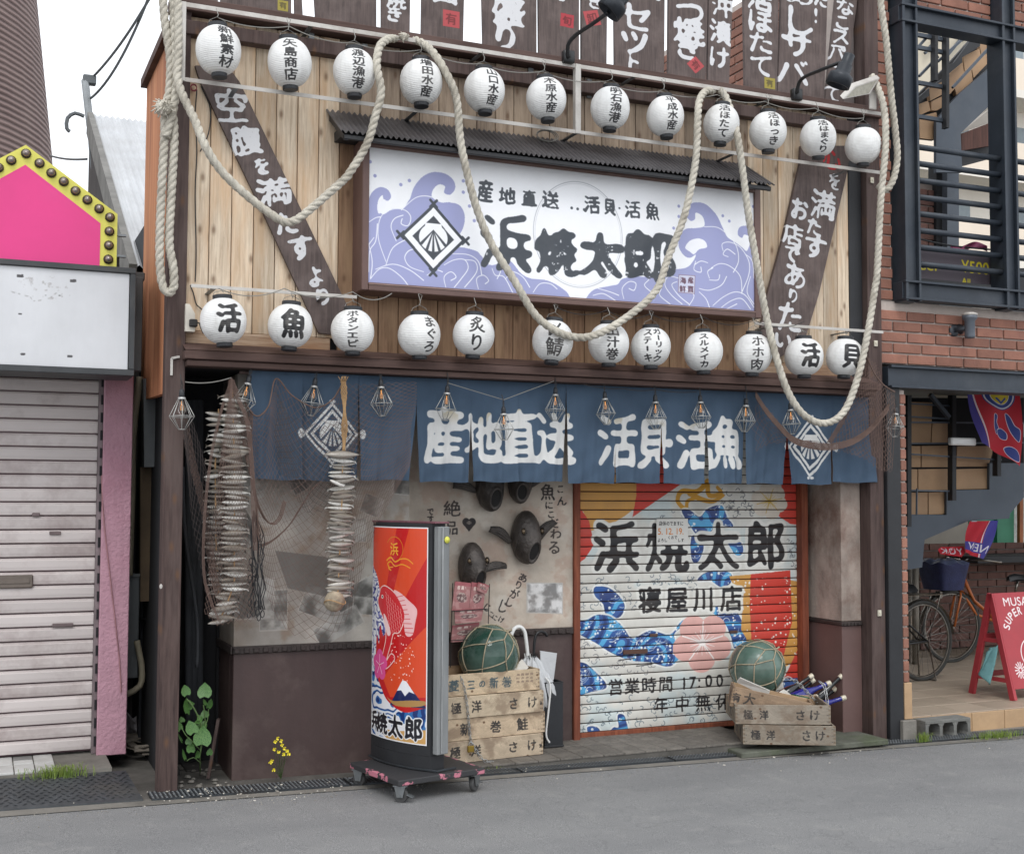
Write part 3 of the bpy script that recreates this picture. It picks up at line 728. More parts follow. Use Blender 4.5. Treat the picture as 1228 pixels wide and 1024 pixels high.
# plain blue wave shapes with foam dots
def blue(pts, seed=0, dots=60, stripe=True):
    M_ = sc.sp(pts, 5); edge = sstep(blur(M_, 5), .03, .12); sc.fill(edge, (232, 234, 232), .9); sc.fill(M_, BL1)
    f = vnoise(h, w, 150, seed+100)*.8+.2*vnoise(h, w, 60, seed+200)
    if stripe: sc.fill(M_*sstep(np.sin(f*34), .45, .55), BL2); sc.fill(M_*sstep(np.sin(f*34+2.6), .72, .8), BL3)
    rg = np.random.RandomState(seed); ys, xs = np.nonzero(M_ > .5)
    if len(xs):
        for k in range(int(dots*.5)):
            i_ = rg.randint(len(xs)); sc.fill(sc.disc(xs[i_], ys[i_], rg.uniform(1.5, 5)), (232, 238, 240))
    for k in range(int(dots*.35)):
        if len(xs):
            i_ = rg.randint(len(xs)); x, y = xs[i_], ys[i_]; a0 = rg.uniform(-.9, -.2); L_ = rg.uniform(20, 60); q_ = [(x+L_*t*math.cos(a0+t*1.1), y-L_*t*math.sin(a0+t*1.1)) for t in (0, .25, .5, .75, 1)]
            sc.fill(sc.stroke(q_, 2.6, 1.0)*M_, (226, 234, 240), .8)
    ring_ = sstep(blur(M_, 3), .35, .5)*(1-sstep(blur(M_, 3), .62, .78)); sc.fill(ring_*sstep(vnoise(h, w, 14, seed+31), .35, .5), (30, 50, 96), .8)
    for k in range(dots//14):
        if len(xs):
            i_ = rg.randint(len(xs)); x, y = xs[i_], ys[i_]; rr = rg.uniform(6, 15); a0 = rg.uniform(0, 6)
            sc.fill(sc.stroke([(x+rr*math.cos(a0+t*.5), y+rr*math.sin(a0+t*.5)) for t in range(7)], 3, 1.5), (232, 238, 240))
def _noop(): pass
blue(za((560, 160), (600, 155), (650, 190), (690, 150), (760, 130), (790, 190), (820, 240), (740, 230), (700, 270), (640, 280), (600, 230)), 1, 24)
blue(za((610, 290), (660, 300), (670, 350), (640, 420), (610, 400)), 2, 8)
blue(za((800, 320), (860, 320), (870, 370), (840, 385), (810, 350)), 3, 5)
blue(za((640, 510), (690, 470), (800, 470), (810, 520), (760, 545), (700, 510)), 4, 10)
blue(za((120, 545), (190, 550), (250, 600), (270, 650), (240, 700), (180, 690), (160, 630), (120, 590)), 5, 14)
blue(zb((-20, 30), (60, 60), (130, 30), (200, 40), (260, 90), (310, 150), (400, 110), (500, 130), (560, 60), (600, 60), (520, 130), (555, 225), (500, 290), (400, 270), (300, 260), (200, 220), (120, 170), (-20, 90)), 6, 130)
blue(zb((-20, 270), (40, 270), (90, 290), (180, 390), (100, 420), (-20, 440)), 7, 40)
blue(zb((80, 600), (130, 600), (150, 640), (100, 645)), 8, 5, False)
blue(zb((235, 540), (260, 535), (275, 560), (285, 635), (200, 630), (215, 600), (240, 600)), 9, 5)
blue(zb((700, 0), (830, 0), (890, 170), (830, 200), (810, 140), (770, 60)), 10, 30)
blue(zb((1090, 350), (1200, 350), (1200, 420), (1090, 420)), 11, 6)
# ochre and red stripes at the right with white spots
sc.fill(sc.pp(za((800, 490), (920, 480), (1170, 520), (1170, 900), (1000, 1000), (860, 760), (870, 640))), OCH)
sc.fill(sc.pp(za((910, 480), (1110, 460), (1120, 720), (1060, 960), (920, 960), (905, 640))), RED)
sc.fill(sc.pp(zb((1180, 130), (1180, 350), (1060, 350), (1085, 340), (1150, 200))), RED)
rg = np.random.RandomState(5)
for k in range(120):
    x, y = za((rg.uniform(820, 1160), rg.uniform(490, 900)))[0]; cx, cy = sc.c(x, y); sc.fill(sc.disc(cx, cy, rg.uniform(1.5, 4.6)), (240, 232, 222))
# white daisy top right and pink blossom
def flower(px, py, r, col, line, wl_, n=5, rot=0.3):
    cx, cy = sc.c(px, py); k_ = sc.k(px, py)[1]; kx = sc.k(px, py)[0]
    for i_ in range(n):
        a = rot+2*PI*i_/n; ex = cx+math.cos(a)*r*kx*.56; ey = cy+math.sin(a)*r*k_*.56
        sc.fill(sc.disc(ex, ey, r*kx*.44, r*k_*.44), col)
    for i_ in range(n*3):
        a = rot+2*PI*i_/(n*3); sc.fill(sc.stroke([(cx, cy), (cx+math.cos(a)*r*kx*.42, cy+math.sin(a)*r*k_*.42)], wl_*.8, wl_*.5), line)
        if i_ % 3 == 0: a2 = a+PI/n; sc.fill(sc.stroke([(cx, cy), (cx+math.cos(a2)*r*kx*.7, cy+math.sin(a2)*r*k_*.7)], wl_*1.2), line)
    sc.fill(sc.disc(cx, cy, r*kx*.10), line)
p_ = za((1005, 110))[0]; flower(p_[0], p_[1], 22, (214, 204, 190), (196, 160, 70), 2, 6)
p_ = zb((665, 170))[0]; flower(p_[0], p_[1], 36, PNK, (244, 236, 232), 4, 5, -.9)
for x, y in ((145, 80), (330, 290), (240, 260)): sc.fill(sc.st(zb((x, y), (x+80, y-10)), 1.2), (60, 60, 60))
# lettering with a pale halo
def halo(mask, r=7): sc.fill(sstep(blur(mask, r), .02, .08), (228, 227, 220)); 
T = lambda z_, sc_: (lambda ch, x, y, w, h, r=0: (ch,)+z_((x, y))[0]+(w/sc_, h/sc_, r))
A = T(za, 4.234); B = T(zb, 4.234)
M_ = sc.tx([A('浜', 228, 340, 275, 300), A('焼', 485, 340, 250, 290), A('太', 745, 335, 250, 290), A('郎', 985, 330, 235, 285)], bold=5.2, thr=.33, warp=3, seed=3); halo(M_, 9); sc.fill(M_, (40, 40, 43))
M_ = sc.tx([A('寝', 398, 610, 135, 150), A('屋', 535, 608, 130, 150), A('川', 670, 605, 120, 145), A('店', 812, 602, 130, 150)], bold=3.2, thr=.34, warp=1.5, seed=5); halo(M_, 8); sc.fill(M_, (40, 40, 43))
M_ = sc.tx([B('営', 225, 395, 88, 96), B('業', 308, 390, 88, 96), B('時', 393, 385, 86, 96), B('間', 478, 380, 82, 92), B(':', 540, 372, 90, 96), B('1', 590, 372, 80, 96), B('7', 632, 368, 80, 96), B(':', 680, 362, 90, 96), B('0', 715, 360, 80, 96), B('0', 770, 358, 80, 96),
            B('年', 455, 488, 84, 92), B('中', 562, 482, 84, 92), B('無', 668, 476, 88, 96), B('休', 770, 470, 88, 96)], bold=2.0, thr=.3, warp=1.5, seed=6); sc.fill(M_, (40, 40, 43))
M_slat = img_mat('shutter_paint', sc.image('shutter_paint'), .5, (110, 96, 84), .28, 3, .05, 40, streak=True)
ns = 37; hh = (2.27-.10)/ns
for i in range(ns):
    z0 = .10+i*hh; b = MB()
    prof = [(.006, z0+.002), (-.001, z0+.0045), (-.0030, z0+hh*.35), (-.0030, z0+hh*.65), (-.001, z0+hh-.0050), (.007, z0+hh-.0035)]
    vs = [(x, YS+y, z) for x in (SX0+.001, SX1-.001) for y, z in prof]; n_ = len(prof)
    b.add(vs, [(q, n_+q, n_+q+1, q+1) for q in range(n_-1)])
    b.build('slat', M_slat, sh, uv=sc.uv())
MB().box(SX0, SX1, YS+.008, YS+.012, .08, 2.27).build('slat_joint', mat('shutter_joint', (52, 34, 28), .8), sh)
MB().bbox(SX0, SX1, YS-.01, YS+.02, .068, .10, .003).build('bottom_rail', M_guide, sh)
b = MB()
for x, z in ((at(748, 783, YS).x, at(748, 783, YS).z), ): b.bbox(x-.01, x+.17, YS-.016, YS-.004, z-.008, z+.022, .003)
for px_, py_ in ((783, 761), (879, 757)):
    v = at(px_, py_, YS); b.bbox(v.x-.03, v.x+.03, YS-.014, YS-.004, v.z-.012, v.z+.008, .003)
b.build('pull_slot', mat('pull_slot', (92, 66, 56), .5, .3), sh)
# handwritten notice taped on the shutter
nc = PC(at(786, 624, YS).x, at(824, 624, YS).x, at(800, 653, YS).z, at(800, 622, YS).z, YS, 1100, (224, 222, 216))
N_ = T(za, 4.234)
nc.fill(nc.tx([N_(c, 448+i*18, 222, 20, 26) for i, c in enumerate('店休のでますに')], bold=1.0, thr=.3, warp=1), (60, 60, 60))
nc.fill(nc.tx([N_('5. 12. 19.', 500, 262, 130, 34)], bold=1.2, thr=.35), (214, 128, 60))
nc.fill(nc.tx([N_(c, 440+i*17, 300+(-8 if 2 < i < 6 else 6), 18, 22) for i, c in enumerate('よろしくおでしす')], bold=1.0, thr=.3, warp=1), (60, 60, 60))
b = MB(); b.grid(6, 5, lambda u, v: (nc.x0+(nc.x1-nc.x0)*u, YS-.014-.004*math.sin(u*5)*v, nc.z0+(nc.z1-nc.z0)*v))
o = b.build('paper_notice', img_mat('notice_paper', nc.image('notice_paper'), .8, grime_amt=.1, bump=0), uv=nc.uv()); tag(o, 'white handwritten paper notice taped on the painted shutter', 'notice')
# ================================================================== WAVE SIGN WITH ITS LITTLE ROOF
SY = -.13
sgn = empty('shop_sign', (3.2, 0.0, 2.75), 'wide white signboard with lilac waves, shell crest and black brush lettering', 'shop sign')
M_frame = mat('sign_frame', (104, 80, 74), .5, .1, var=.1, scale=6, bump=.08, dirt=(74, 58, 54), dirt_amt=.3)
fx0 = at(433, 300, SY).x; fx1 = at(911, 300, SY).x; fz0 = at(700, 366, SY).z; fz1 = at(700, 200, SY).z
tl_ = at(443.5, 178, SY); br_ = at(904.5, 371, SY)
fx0 = at(434, 250, SY).x; ix0 = at(442, 260, SY).x; ix1 = at(904, 300, SY).x; fx1 = at(911.5, 300, SY).x
iz1 = (at(443, 177, SY).z+at(905, 232, SY).z)/2; iz0 = (at(441, 341, SY).z+at(904, 371, SY).z)/2
fz1 = iz1+.05; fz0 = iz0-.045
for a in ((fx0, ix0, fz0, fz1), (ix1, fx1, fz0, fz1)): MB().bbox(a[0], a[1], SY-.012, .05, a[2], a[3], .004).build('frame', M_frame, sgn)
for a in ((ix0, ix1, iz1, fz1), (ix0, ix1, fz0, iz0)): MB().bbox(a[0]+.001, a[1]-.001, SY-.012, .05, a[2], a[3], .004).build('frame', M_frame, sgn)
for z_ in ((iz1+.005, iz1+.012), (iz0-.012, iz0-.005)): MB().box(ix0, ix1, SY-.016, SY-.010, *z_).build('trim_strip', mat('sign_trim', (136, 112, 104), .4, .2), sgn)
pc = PC(ix0, ix1, iz0, iz1, SY, 470, (246, 247, 250))
LIL, SW = (158, 162, 204), (244, 245, 250)
z1_ = Z(4.876, 430, 170); z2_ = Z(4.876, 670, 190)
def sil(pts): pc.fill(pc.sp(pts, 5), LIL)
sil(z1_((40, 860), (40, 420), (62, 330), (90, 285), (130, 266), (172, 282), (190, 320), (172, 346), (146, 335), (140, 312), (116, 340), (112, 390), (145, 425), (200, 392), (260, 390), (292, 345), (302, 330), (325, 265), (375, 205), (440, 178), (510, 190), (555, 228), (564, 275), (535, 310), (500, 298), (505, 262), (470, 250), (436, 280), (430, 325), (480, 355), (530, 355), (590, 372), (620, 430), (612, 500), (580, 560), (560, 610), (620, 620), (690, 640), (715, 665), (770, 720), (840, 705), (890, 700), (950, 770), (1010, 800), (1100, 810), (1180, 850), (1230, 900), (1200, 960), (600, 940), (40, 900)))
sil(z2_((150, 840), (200, 770), (300, 745), (345, 735), (370, 705), (440, 690), (520, 690), (620, 655), (740, 640), (785, 600), (800, 562), (770, 580), (735, 570), (702, 520), (704, 450), (745, 412), (800, 408), (850, 395), (840, 340), (800, 318), (795, 355), (768, 365), (745, 330), (765, 275), (800, 258), (860, 270), (920, 330), (955, 400), (985, 460), (1030, 490), (1070, 520), (1100, 540), (1120, 470), (1085, 445), (1070, 465), (1046, 445), (1055, 405), (1100, 395), (1200, 420), (1230, 900), (600, 900), (150, 900)))
for q in (z2_((738, 522), (765, 482), (815, 468), (855, 485), (864, 520), (820, 532), (790, 560), (765, 545)), z1_((118, 420), (150, 400), (160, 345), (130, 340), (110, 380))): pc.fill(pc.sp(q, 5), SW)
wl1 = [[(250, 400), (330, 330), (400, 318), (470, 340)], [(160, 700), (115, 560), (130, 440), (200, 395), (270, 400), (305, 440), (290, 490), (250, 480), (255, 450)], [(220, 580), (190, 500), (210, 450), (260, 430)], [(60, 470), (100, 445), (130, 440)], [(60, 760), (65, 640), (100, 580), (110, 480)],
       [(60, 600), (80, 700), (70, 800)], [(160, 720), (200, 620), (280, 570)], [(100, 745), (200, 715), (300, 750), (380, 810)], [(70, 800), (120, 745), (180, 740), (250, 790), (290, 840)], [(380, 760), (300, 730), (270, 680), (290, 640), (330, 625)], [(500, 720), (560, 690), (620, 690), (640, 740), (600, 800), (560, 850)],
       [(620, 690), (680, 700), (690, 760), (620, 850)], [(510, 850), (500, 790), (540, 760), (570, 790), (540, 810)], [(400, 780), (450, 750), (490, 760)], [(700, 860), (690, 800), (730, 780), (760, 810), (740, 830)], [(760, 720), (800, 700), (830, 750), (810, 800)], [(860, 800), (900, 760), (960, 790), (1000, 850)], [(1020, 880), (1060, 830), (1120, 830), (1160, 860)], [(550, 655), (640, 660), (700, 700), (720, 780)], [(90, 560), (60, 600)], [(780, 740), (800, 780), (850, 790), (900, 880)]]
wl2 = [[(850, 400), (930, 405), (1000, 460), (1040, 520), (1050, 600), (1020, 665)], [(960, 540), (955, 500), (1000, 490), (1060, 520), (1110, 600), (1110, 680), (1070, 780)], [(990, 575), (960, 560), (985, 530), (1030, 560)], [(800, 600), (790, 650), (830, 665), (830, 635)], [(870, 610), (830, 600), (795, 620)],
       [(890, 640), (940, 615), (1000, 630), (1060, 690), (1070, 790)], [(880, 700), (870, 660), (900, 640)], [(880, 710), (930, 710), (940, 680)], [(820, 760), (880, 770), (950, 740), (980, 690)], [(900, 860), (960, 810), (1030, 780), (1090, 800), (1140, 870)], [(950, 870), (1010, 830), (1070, 820), (1120, 880)], [(980, 880), (1040, 850)],
       [(700, 700), (640, 690), (620, 740), (660, 800), (720, 850)], [(690, 720), (660, 740), (700, 800), (760, 850)], [(380, 820), (370, 760), (410, 720), (450, 730), (440, 770), (410, 760)], [(520, 640), (530, 700), (500, 740), (540, 780)], [(200, 800), (260, 790), (330, 830)], [(230, 760), (300, 780), (350, 800)], [(600, 760), (590, 800), (650, 850)], [(1090, 560), (1130, 600), (1140, 700)], [(1120, 690), (1100, 780), (1140, 850)], [(820, 780), (860, 820), (880, 870)], [(760, 860), (790, 800), (740, 760)]]
for L_ in wl1: pc.fill(pc.st(z1_(*L_), .8, 1.15), SW)
for L_ in wl2: pc.fill(pc.st(z2_(*L_), .8, 1.15), SW)
for x, y in ((67, 118), (96, 200), (247, 252), (297, 228), (612, 230), (612, 296), (648, 377), (676, 462)): cx, cy = pc.c(*z1_((x, y))[0]); pc.fill(pc.disc(cx, cy, 4.6), LIL)
for x, y in ((701, 280), (701, 340), (671, 408), (958, 336), (996, 367), (1136, 282)): cx, cy = pc.c(*z2_((x, y))[0]); pc.fill(pc.disc(cx, cy, 4.6), LIL)
# thin ring behind the lettering
c0x, c0y = pc.c(*z2_((115, 445))[0]); r0 = pc.k(700, 280)[0]*53; r1 = pc.k(700, 280)[1]*63
for rr, wd, cc in ((1.0, 2.4, (188, 190, 196)), (.965, 1.4, (206, 208, 212))):
    pc.fill(pc.stroke([(c0x+r0*rr*math.cos(t*.1), c0y+r1*rr*math.sin(t*.1)) for t in range(64)], wd), cc)
TA = T(z1_, 4.876); TB = T(z2_, 4.876); INK = (58, 64, 72)
M_ = pc.tx([TA('産', 742, 290, 108, 150), TA('地', 868, 315, 108, 120), TA('直', 995, 328, 100, 118), TA('送', 1120, 340, 112, 115),
            TB('活', 190, 268, 112, 118), TB('貝', 298, 280, 84, 118), TB('・', 352, 285, 60, 60), TB('活', 432, 296, 112, 118), TB('魚', 548, 308, 90, 120)], bold=6.0, thr=.27, warp=4, seed=11); pc.fill(M_, INK)
for x, y, r_ in ((75, 290, 4), (110, 296, 4), (148, 300, 4)): cx, cy = pc.c(*z2_((x, y))[0]); pc.fill(pc.disc(cx, cy, r_), INK)
M_ = pc.tx([TA('浜', 860, 590, 370, 400), TB('焼', -15, 545, 290, 330), TB('太', 245, 560, 310, 310), TB('郎', 535, 570, 370, 350)], bold=8.4, thr=.27, warp=5, seed=14)
f = fbm(pc.h, pc.w, 10, 5, 3); M_ = M_*(1-.8*sstep(f, .70, .76)*sstep(fbm(pc.h, pc.w, 80, 6), .5, .6)); pc.fill(sstep(blur(M_, 2), .02, .1), SW, .0); pc.fill(M_, INK)
# seal
q = z2_((702, 680), (796, 686), (792, 790), (698, 782)); pc.fill(pc.pp(q), (240, 240, 246), .6)
for a_, b_ in zip(q, q[1:]+q[:1]): pc.fill(pc.st([a_, b_], .5), (120, 84, 96))
pc.fill(pc.tx([TB('海', 726, 712, 44, 46), TB('鮮', 724, 762, 44, 46), TB('産', 772, 712, 44, 46), TB('直', 770, 764, 44, 46)], bold=.8, thr=.3), (104, 74, 92))
kx, ky = pc.k(518, 285); cx, cy = pc.c(*z1_((437, 562))[0])
crest(pc, cx, cy, 39*kx, 41.5*ky, INK, (246, 247, 250), False)
for dx, dy in ((-1, 0), (1, 0), (0, -1), (0, 1)):
    for e in (-1, 1): pc.fill(pc.stroke([(cx+dx*39*kx-e*dy*9-dx*9, cy+dy*41*ky-e*dx*9-dy*9), (cx+dx*39*kx+e*dy*9+dx*9, cy+dy*41*ky+e*dx*9+dy*9)], 7), INK)
MB().box(ix0, ix1, SY, SY+.02, iz0, iz1).build('sign_face', img_mat('sign_print', pc.image('sign_print'), .35, (150, 148, 146), .10, 4, 0, spec=.5), sgn, uv=pc.uv())
# roof
aw = empty('canopy_roof', (3.1, -.1, 3.52), 'small dark corrugated canopy roof over the wave sign', 'canopy')
AX0, AX1, AY, AZ0, AZ1 = 1.735, 4.515, -.285, 3.535, 3.725
M_corr = mat('corrugated_grey', (88, 86, 88), .5, .25, var=.2, scale=7, bump=.1, dirt=(60, 54, 54), dirt_amt=.5)
nc_ = 88; b = MB()
b.grid(nc_*6, 3, lambda u, v: (AX0+(AX1-AX0)*u, .045+(AY-.045)*v, AZ1+.02+(AZ0-AZ1-.02)*v+.0085*math.sin(u*nc_*2*PI)))
b.build('roof_sheet', M_corr, aw, smooth=True)
MB().bbox(AX0+.02, AX1-.02, AY+.012, AY+.035, AZ0-.035, AZ0-.010, .003).build('gutter_board', M_black, aw)
for X in (AX0+.02, AX1-.045):
    b = MB(); b.prism([(0, 0), (0, 0), (0, 0)], 0, 0) if False else b.add([(X+d, y, z) for d in (0, .025) for y, z in ((.045, AZ1), (.045, AZ1-.04), (AY+.02, AZ0-.04), (AY+.02, AZ0-.01))], [(0,1,2,3), (7,6,5,4), (0,4,5,1), (1,5,6,2), (2,6,7,3), (3,7,4,0)]); b.build('bracket', M_black, aw)
MB().box(AX0+.05, AX1-.05, -.10, .045, fz1+.004, fz1+.06).build('soffit_board', M_black, aw)

# ================================================================== MENU BOARDS ON THE PARAPET
M_mb = None
def boardmat(name, img):
    m, n, l, p = new_mat(name)
    g = noise(n, l, 55, 6, (1, 1, .07), rough=.7, dist=.4); col = ramp(n, l, g, [(.3, lin((66, 56, 54))), (.65, lin((100, 86, 82)))])
    col = mixn(n, l, ramp(n, l, noise(n, l, 7, 5), [(.45, 0.), (.7, .5)]), col, lin((122, 108, 104)))
    t = n.new('ShaderNodeTexImage'); t.image = img; uv = n.new('ShaderNodeUVMap'); uv.uv_map = 'UVMap'; l.new(uv.outputs[0], t.inputs[0])
    # the print holds paint colour over black bare wood; how far it is from black says where paint lies
    sx = n.new('ShaderNodeSeparateColor'); l.new(t.outputs[0], sx.inputs[0])
    wear = ramp(n, l, noise(n, l, 60, 4), [(.62, 1.), (.74, .55)])
    mm = n.new('ShaderNodeMath'); mm.operation = 'MULTIPLY'; l.new(ramp(n, l, sx.outputs[0], [(.04, 0.), (.18, 1.)]), mm.inputs[0]); l.new(wear, mm.inputs[1])
    col = mixn(n, l, mm.outputs[0], col, t.outputs[0]); l.new(col, p.inputs['Base Color']); p.inputs['Roughness'].default_value = .75
    l.new(bumpn(n, l, g, .3, .004), p.inputs['Normal']); return m
BY = .055
WP = (214, 214, 216)
def menu_board(quad, chars, label, stamps=(), z1=5.25, bold=2.6):
    # quad: lower left and lower right, upper left and upper right sight lines of the board's front
    (a, b_, c_, d_) = [at(*q, BY) for q in quad]
    za_ = 4.225
    def ext(p, q, z): t = (z-p.z)/(q.z-p.z); return p.x+(q.x-p.x)*t
    xl0, xr0, xl1, xr1 = ext(a, c_, za_), ext(b_, d_, za_), ext(a, c_, z1), ext(b_, d_, z1)
    x0, x1 = min(xl0, xl1), max(xr0, xr1)
    cv = PC(x0, x1, za_, z1, BY, 420, (0, 0, 0))
    if chars: chars = [c[:3]+(c[3]*1.18, c[4]*1.12)+tuple(c[5:]) for c in chars]; cv.fill(cv.tx(chars, bold=bold*2.6, thr=.26, warp=4, seed=len(label)), WP)
    for (px_, py_, s_, ang, colr, ch) in stamps:
        cx, cy = cv.c(px_, py_); k_ = cv.k(px_, py_); r_ = s_/2; q = [(cx+(i*math.cos(ang)-j*math.sin(ang))*r_*k_[0], cy+(i*math.sin(ang)+j*math.cos(ang))*r_*k_[1]) for i, j in ((-1,-1),(1,-1),(1,1),(-1,1))]
        cv.fill(cv.poly(q), colr, .9); cv.fill(cv.text([(ch, cx, cy, s_*k_[0]*.8, s_*k_[1]*.8, ang)], bold=1.2, thr=.3), tuple(int(x*.6) for x in colr))
    b = MB(); b.prism([(xl0+.003, za_), (xr0-.003, za_), (xr1-.003, z1), (xl1+.003, z1)], BY, BY+.022)
    o = b.build('menu_board', boardmat('menu_paint', cv.image('menu_paint')), uv=cv.uv()); return tag(o, label, 'menu board', 'dark wooden menu boards along the parapet')
RS, YS_ = (196, 84, 88), (176, 160, 74)
menu_board([(222, 10), (262, 14), (222, -40), (262, -40)], [], 'narrow bare dark wooden board at the left end of the parapet')
menu_board([(264, 14), (350, 26), (264, -30), (350, -30)], [], 'dark parapet board with a small yellow stamp at its foot', [(339, 7, 13, 0, YS_, '有')])
menu_board([(353, 20), (364, 22), (352, -30), (361, -30)], [], 'thin dark slat left of the white gap on the parapet')
menu_board([(378, 20), (452, 32), (374, -40), (452, -40)], [], 'broad plain dark wooden parapet board right of the white gap')
menu_board([(457, 30), (492, 38), (457, -40), (493, -40)], [('焼', 475, -2, 22, 26), ('き', 473, 17, 20, 20)], 'narrow dark menu board with white lettering ending in き')
menu_board([(505, 38), (556, 48), (506, -40), (558, -40)], [('白', 533, -8, 34, 26)], 'dark menu board with a red square stamp under one white character', [(541, 23, 20, 0, RS, '有')], bold=3)
menu_board([(579, 52), (644, 64), (577, -40), (644, -40)], [('盛', 610, 12, 42, 40), ('り', 606, 44, 34, 36)], 'dark menu board painted 盛り in large white characters', bold=3.4)
menu_board([(646, 62), (695, 68), (645, -40), (695, -40)], [('刺', 668, -6, 20, 14)] if '刺' in GL else [('旬', 668, -8, 20, 16)], 'dark menu board with an upright solid red stamp', [(680, 25, 16, .05, (190, 66, 74), '旬')])
menu_board([(697, 70), (728, 76), (697, -40), (729, -40)], [('き', 714, 3, 20, 16)], 'narrow dark menu board with a tilted red stamp behind the black lamp arm', [(710, 22, 18, -.28, RS, '卸')])
menu_board([(737, 76), (797, 84), (736, -40), (798, -40)], [('ス', 775, -9, 40, 18), ('セ', 761, 20, 42, 36), ('ッ', 760, 46, 44, 40), ('ト', 758, 74, 20, 22)], 'dark menu board painted セット in big white kana', bold=3.2)
menu_board([(801, 84), (847, 90), (802, -40), (850, -40)], [('つ', 827, 14, 38, 34), ('ぼ', 826, -12, 30, 22), ('焼', 826, 37, 38, 34), ('き', 824, 58, 30, 28)], 'dark menu board painted つぼ焼き with a red diamond stamp', [(834, 78, 15, .78, RS, '有')], bold=3)
menu_board([(848.5, 92), (875, 97), (850, -40), (881, -40)], [('沖', 866, 8, 26, 26), ('漬', 864, 38, 26, 30), ('け', 862, 68, 26, 28)], 'narrow dark menu board painted 沖漬け in white', bold=2.4)
menu_board([(893, 98), (932, 106), (891, -40), (935, -40)], [('活', 911, 0, 30, 26), ('ほ', 911, 25, 30, 30), ('た', 912, 51, 30, 28), ('て', 913, 78, 30, 28)], 'dark menu board painted 活ほたて with a small yellow stamp', [(923, 100, 13, 0, YS_, '有')], bold=2.8)
menu_board([(932.5, 106), (989, 116), (938, -40), (994, -40)], [('め', 958, -4, 36, 22), ('し', 957, 24, 40, 38), ('サ', 956, 52, 38, 34), ('バ', 950, 86, 40, 34), ('だ', 984, 0, 18, 18), ('!', 983, 19, 12, 24)], 'broad dark menu board painted しめサバ in big white characters', bold=3.2)
menu_board([(989.5, 118), (1012, 124), (1006, -40), (1034, -40)], [('な', 1013, 8, 22, 20), ('こ', 1010, 26, 20, 20), ('ス', 1008, 43, 22, 22), ('ー', 1005, 56, 20, 16), ('パ', 1003, 64, 22, 20), ('ー', 1002, 80, 18, 14), ('て', 999, 112, 20, 22)], 'leaning dark menu board at the right end with スーパー lettering', bold=2.2)
post_r = MB().bbox(XR-.12, XR-.01, .10, .13, 4.24, 5.6, .003).build('parapet_stay', mat('grey_board', (112, 104, 102), .8, bump=.2)); tag(post_r, 'grey weathered upright plank behind the right end of the menu boards', 'plank')

# ---- the two slanted slogan boards
def slant(quad, items, label, Y=.018, reds=()):
    P_ = [at(*q, Y+.02) for q in quad]; x0 = min(p.x for p in P_); x1 = max(p.x for p in P_); z0 = min(p.z for p in P_); z1 = max(p.z for p in P_)
    cv = PC(x0, x1, z0, z1, Y, 420, (0, 0, 0))
    items = [c[:3]+(c[3]*1.2, c[4]*1.15)+tuple(c[5:]) for c in items]; cv.fill(cv.tx(items, bold=8.0, thr=.25, warp=4, seed=len(items)), WP)
    if reds: cv.fill(cv.tx(reds, bold=6.5, thr=.25, warp=4, seed=3), (176, 44, 48))
    b = MB(); b.prism([(p.x, p.z) for p in P_], Y, Y+.024)
    o = b.build('slogan_board', boardmat('slogan_paint', cv.image('slogan_paint')), uv=cv.uv()); return tag(o, label, 'slogan board', 'slanted slogan boards')
zl = Z(3.105, 230, 90); zr = Z(4.269, 900, 190)
TL, TR = T(zl, 3.105), T(zr, 4.269)
o = slant(zl((30, 30), (10, -30), (130, -30), (175, 30), (330, 350), (575, 860), (520, 968), (470, 962), (270, 530)),
      [TL('空', 148, 118, 125, 125, -.12), TL('腹', 200, 245, 110, 105, -.2), TL('を', 258, 338, 62, 66, -.25), TL('満', 305, 435, 125, 105, -.2), TL('た', 350, 552, 95, 85, -.2), TL('す', 403, 640, 105, 95, -.25), TL('よ', 456, 745, 66, 80, -.3), TL('り', 486, 822, 70, 70, -.3)],
      'dark plank slanting down from the upper left lettered 空腹を満たすより')
o = slant(zr((245, 30), (250, -60), (500, -60), (488, 66), (340, 700), (260, 960), (130, 1024), (20, 1000), (75, 710), (150, 440)),
      [TR('を', 430, 118, 70, 96, .12), TR('満', 372, 238, 125, 150, .12), TR('た', 328, 350, 84, 100, .15), TR('す', 330, 455, 118, 130, .15), TR('お', 250, 255, 92, 125, .15), TR('店', 220, 390, 100, 120, .15), TR('で', 210, 485, 80, 96, .15), TR('あ', 230, 600, 118, 135, .15), TR('り', 220, 705, 66, 80, .1), TR('た', 200, 810, 130, 160, .1), TR('い', 165, 925, 90, 90, .1)],
      'dark plank slanting down from the upper right lettered お店でありたい', reds=[TR('心', 415, 0, 110, 130, .12)])

# ================================================================== WHITE METAL RAILS
RY = -.15
def rail(x0, x1, z, label, w=.02, y=RY, ends=()):
    t = empty('lantern_rail', ((x0+x1)/2, y, z), label, 'rail', 'white metal lantern rails')
    b = MB(); b.bbox(x0, x1, y-.002, y+.002, z-w, z, .0008); b.bbox(x0, x1, y+.002, y+w*1.2, z-.003, z, .0008); b.build('angle_bar', M_alu, t)
    for X in ends: MB().box(X-.012, X+.012, y+.003, .05, z-.02, z-.014).build('arm', M_steel, t)
    return t
zT = 4.155; zR = at(217, 92, RY).z*.5+at(1056, 205.6, RY).z*.5
xa, xb_ = at(215, 50, RY).x, at(1058, 170, RY).x
t = rail(xa, xb_, zT, 'long top white metal rail above the upper lantern row', .024, ends=(1.6, 2.6, 3.6, 4.6))
t = rail(xa, xb_, zR, 'white metal rail just below the upper lantern row', .022, ends=(1.2, 2.2, 3.2, 4.3, 5.2))
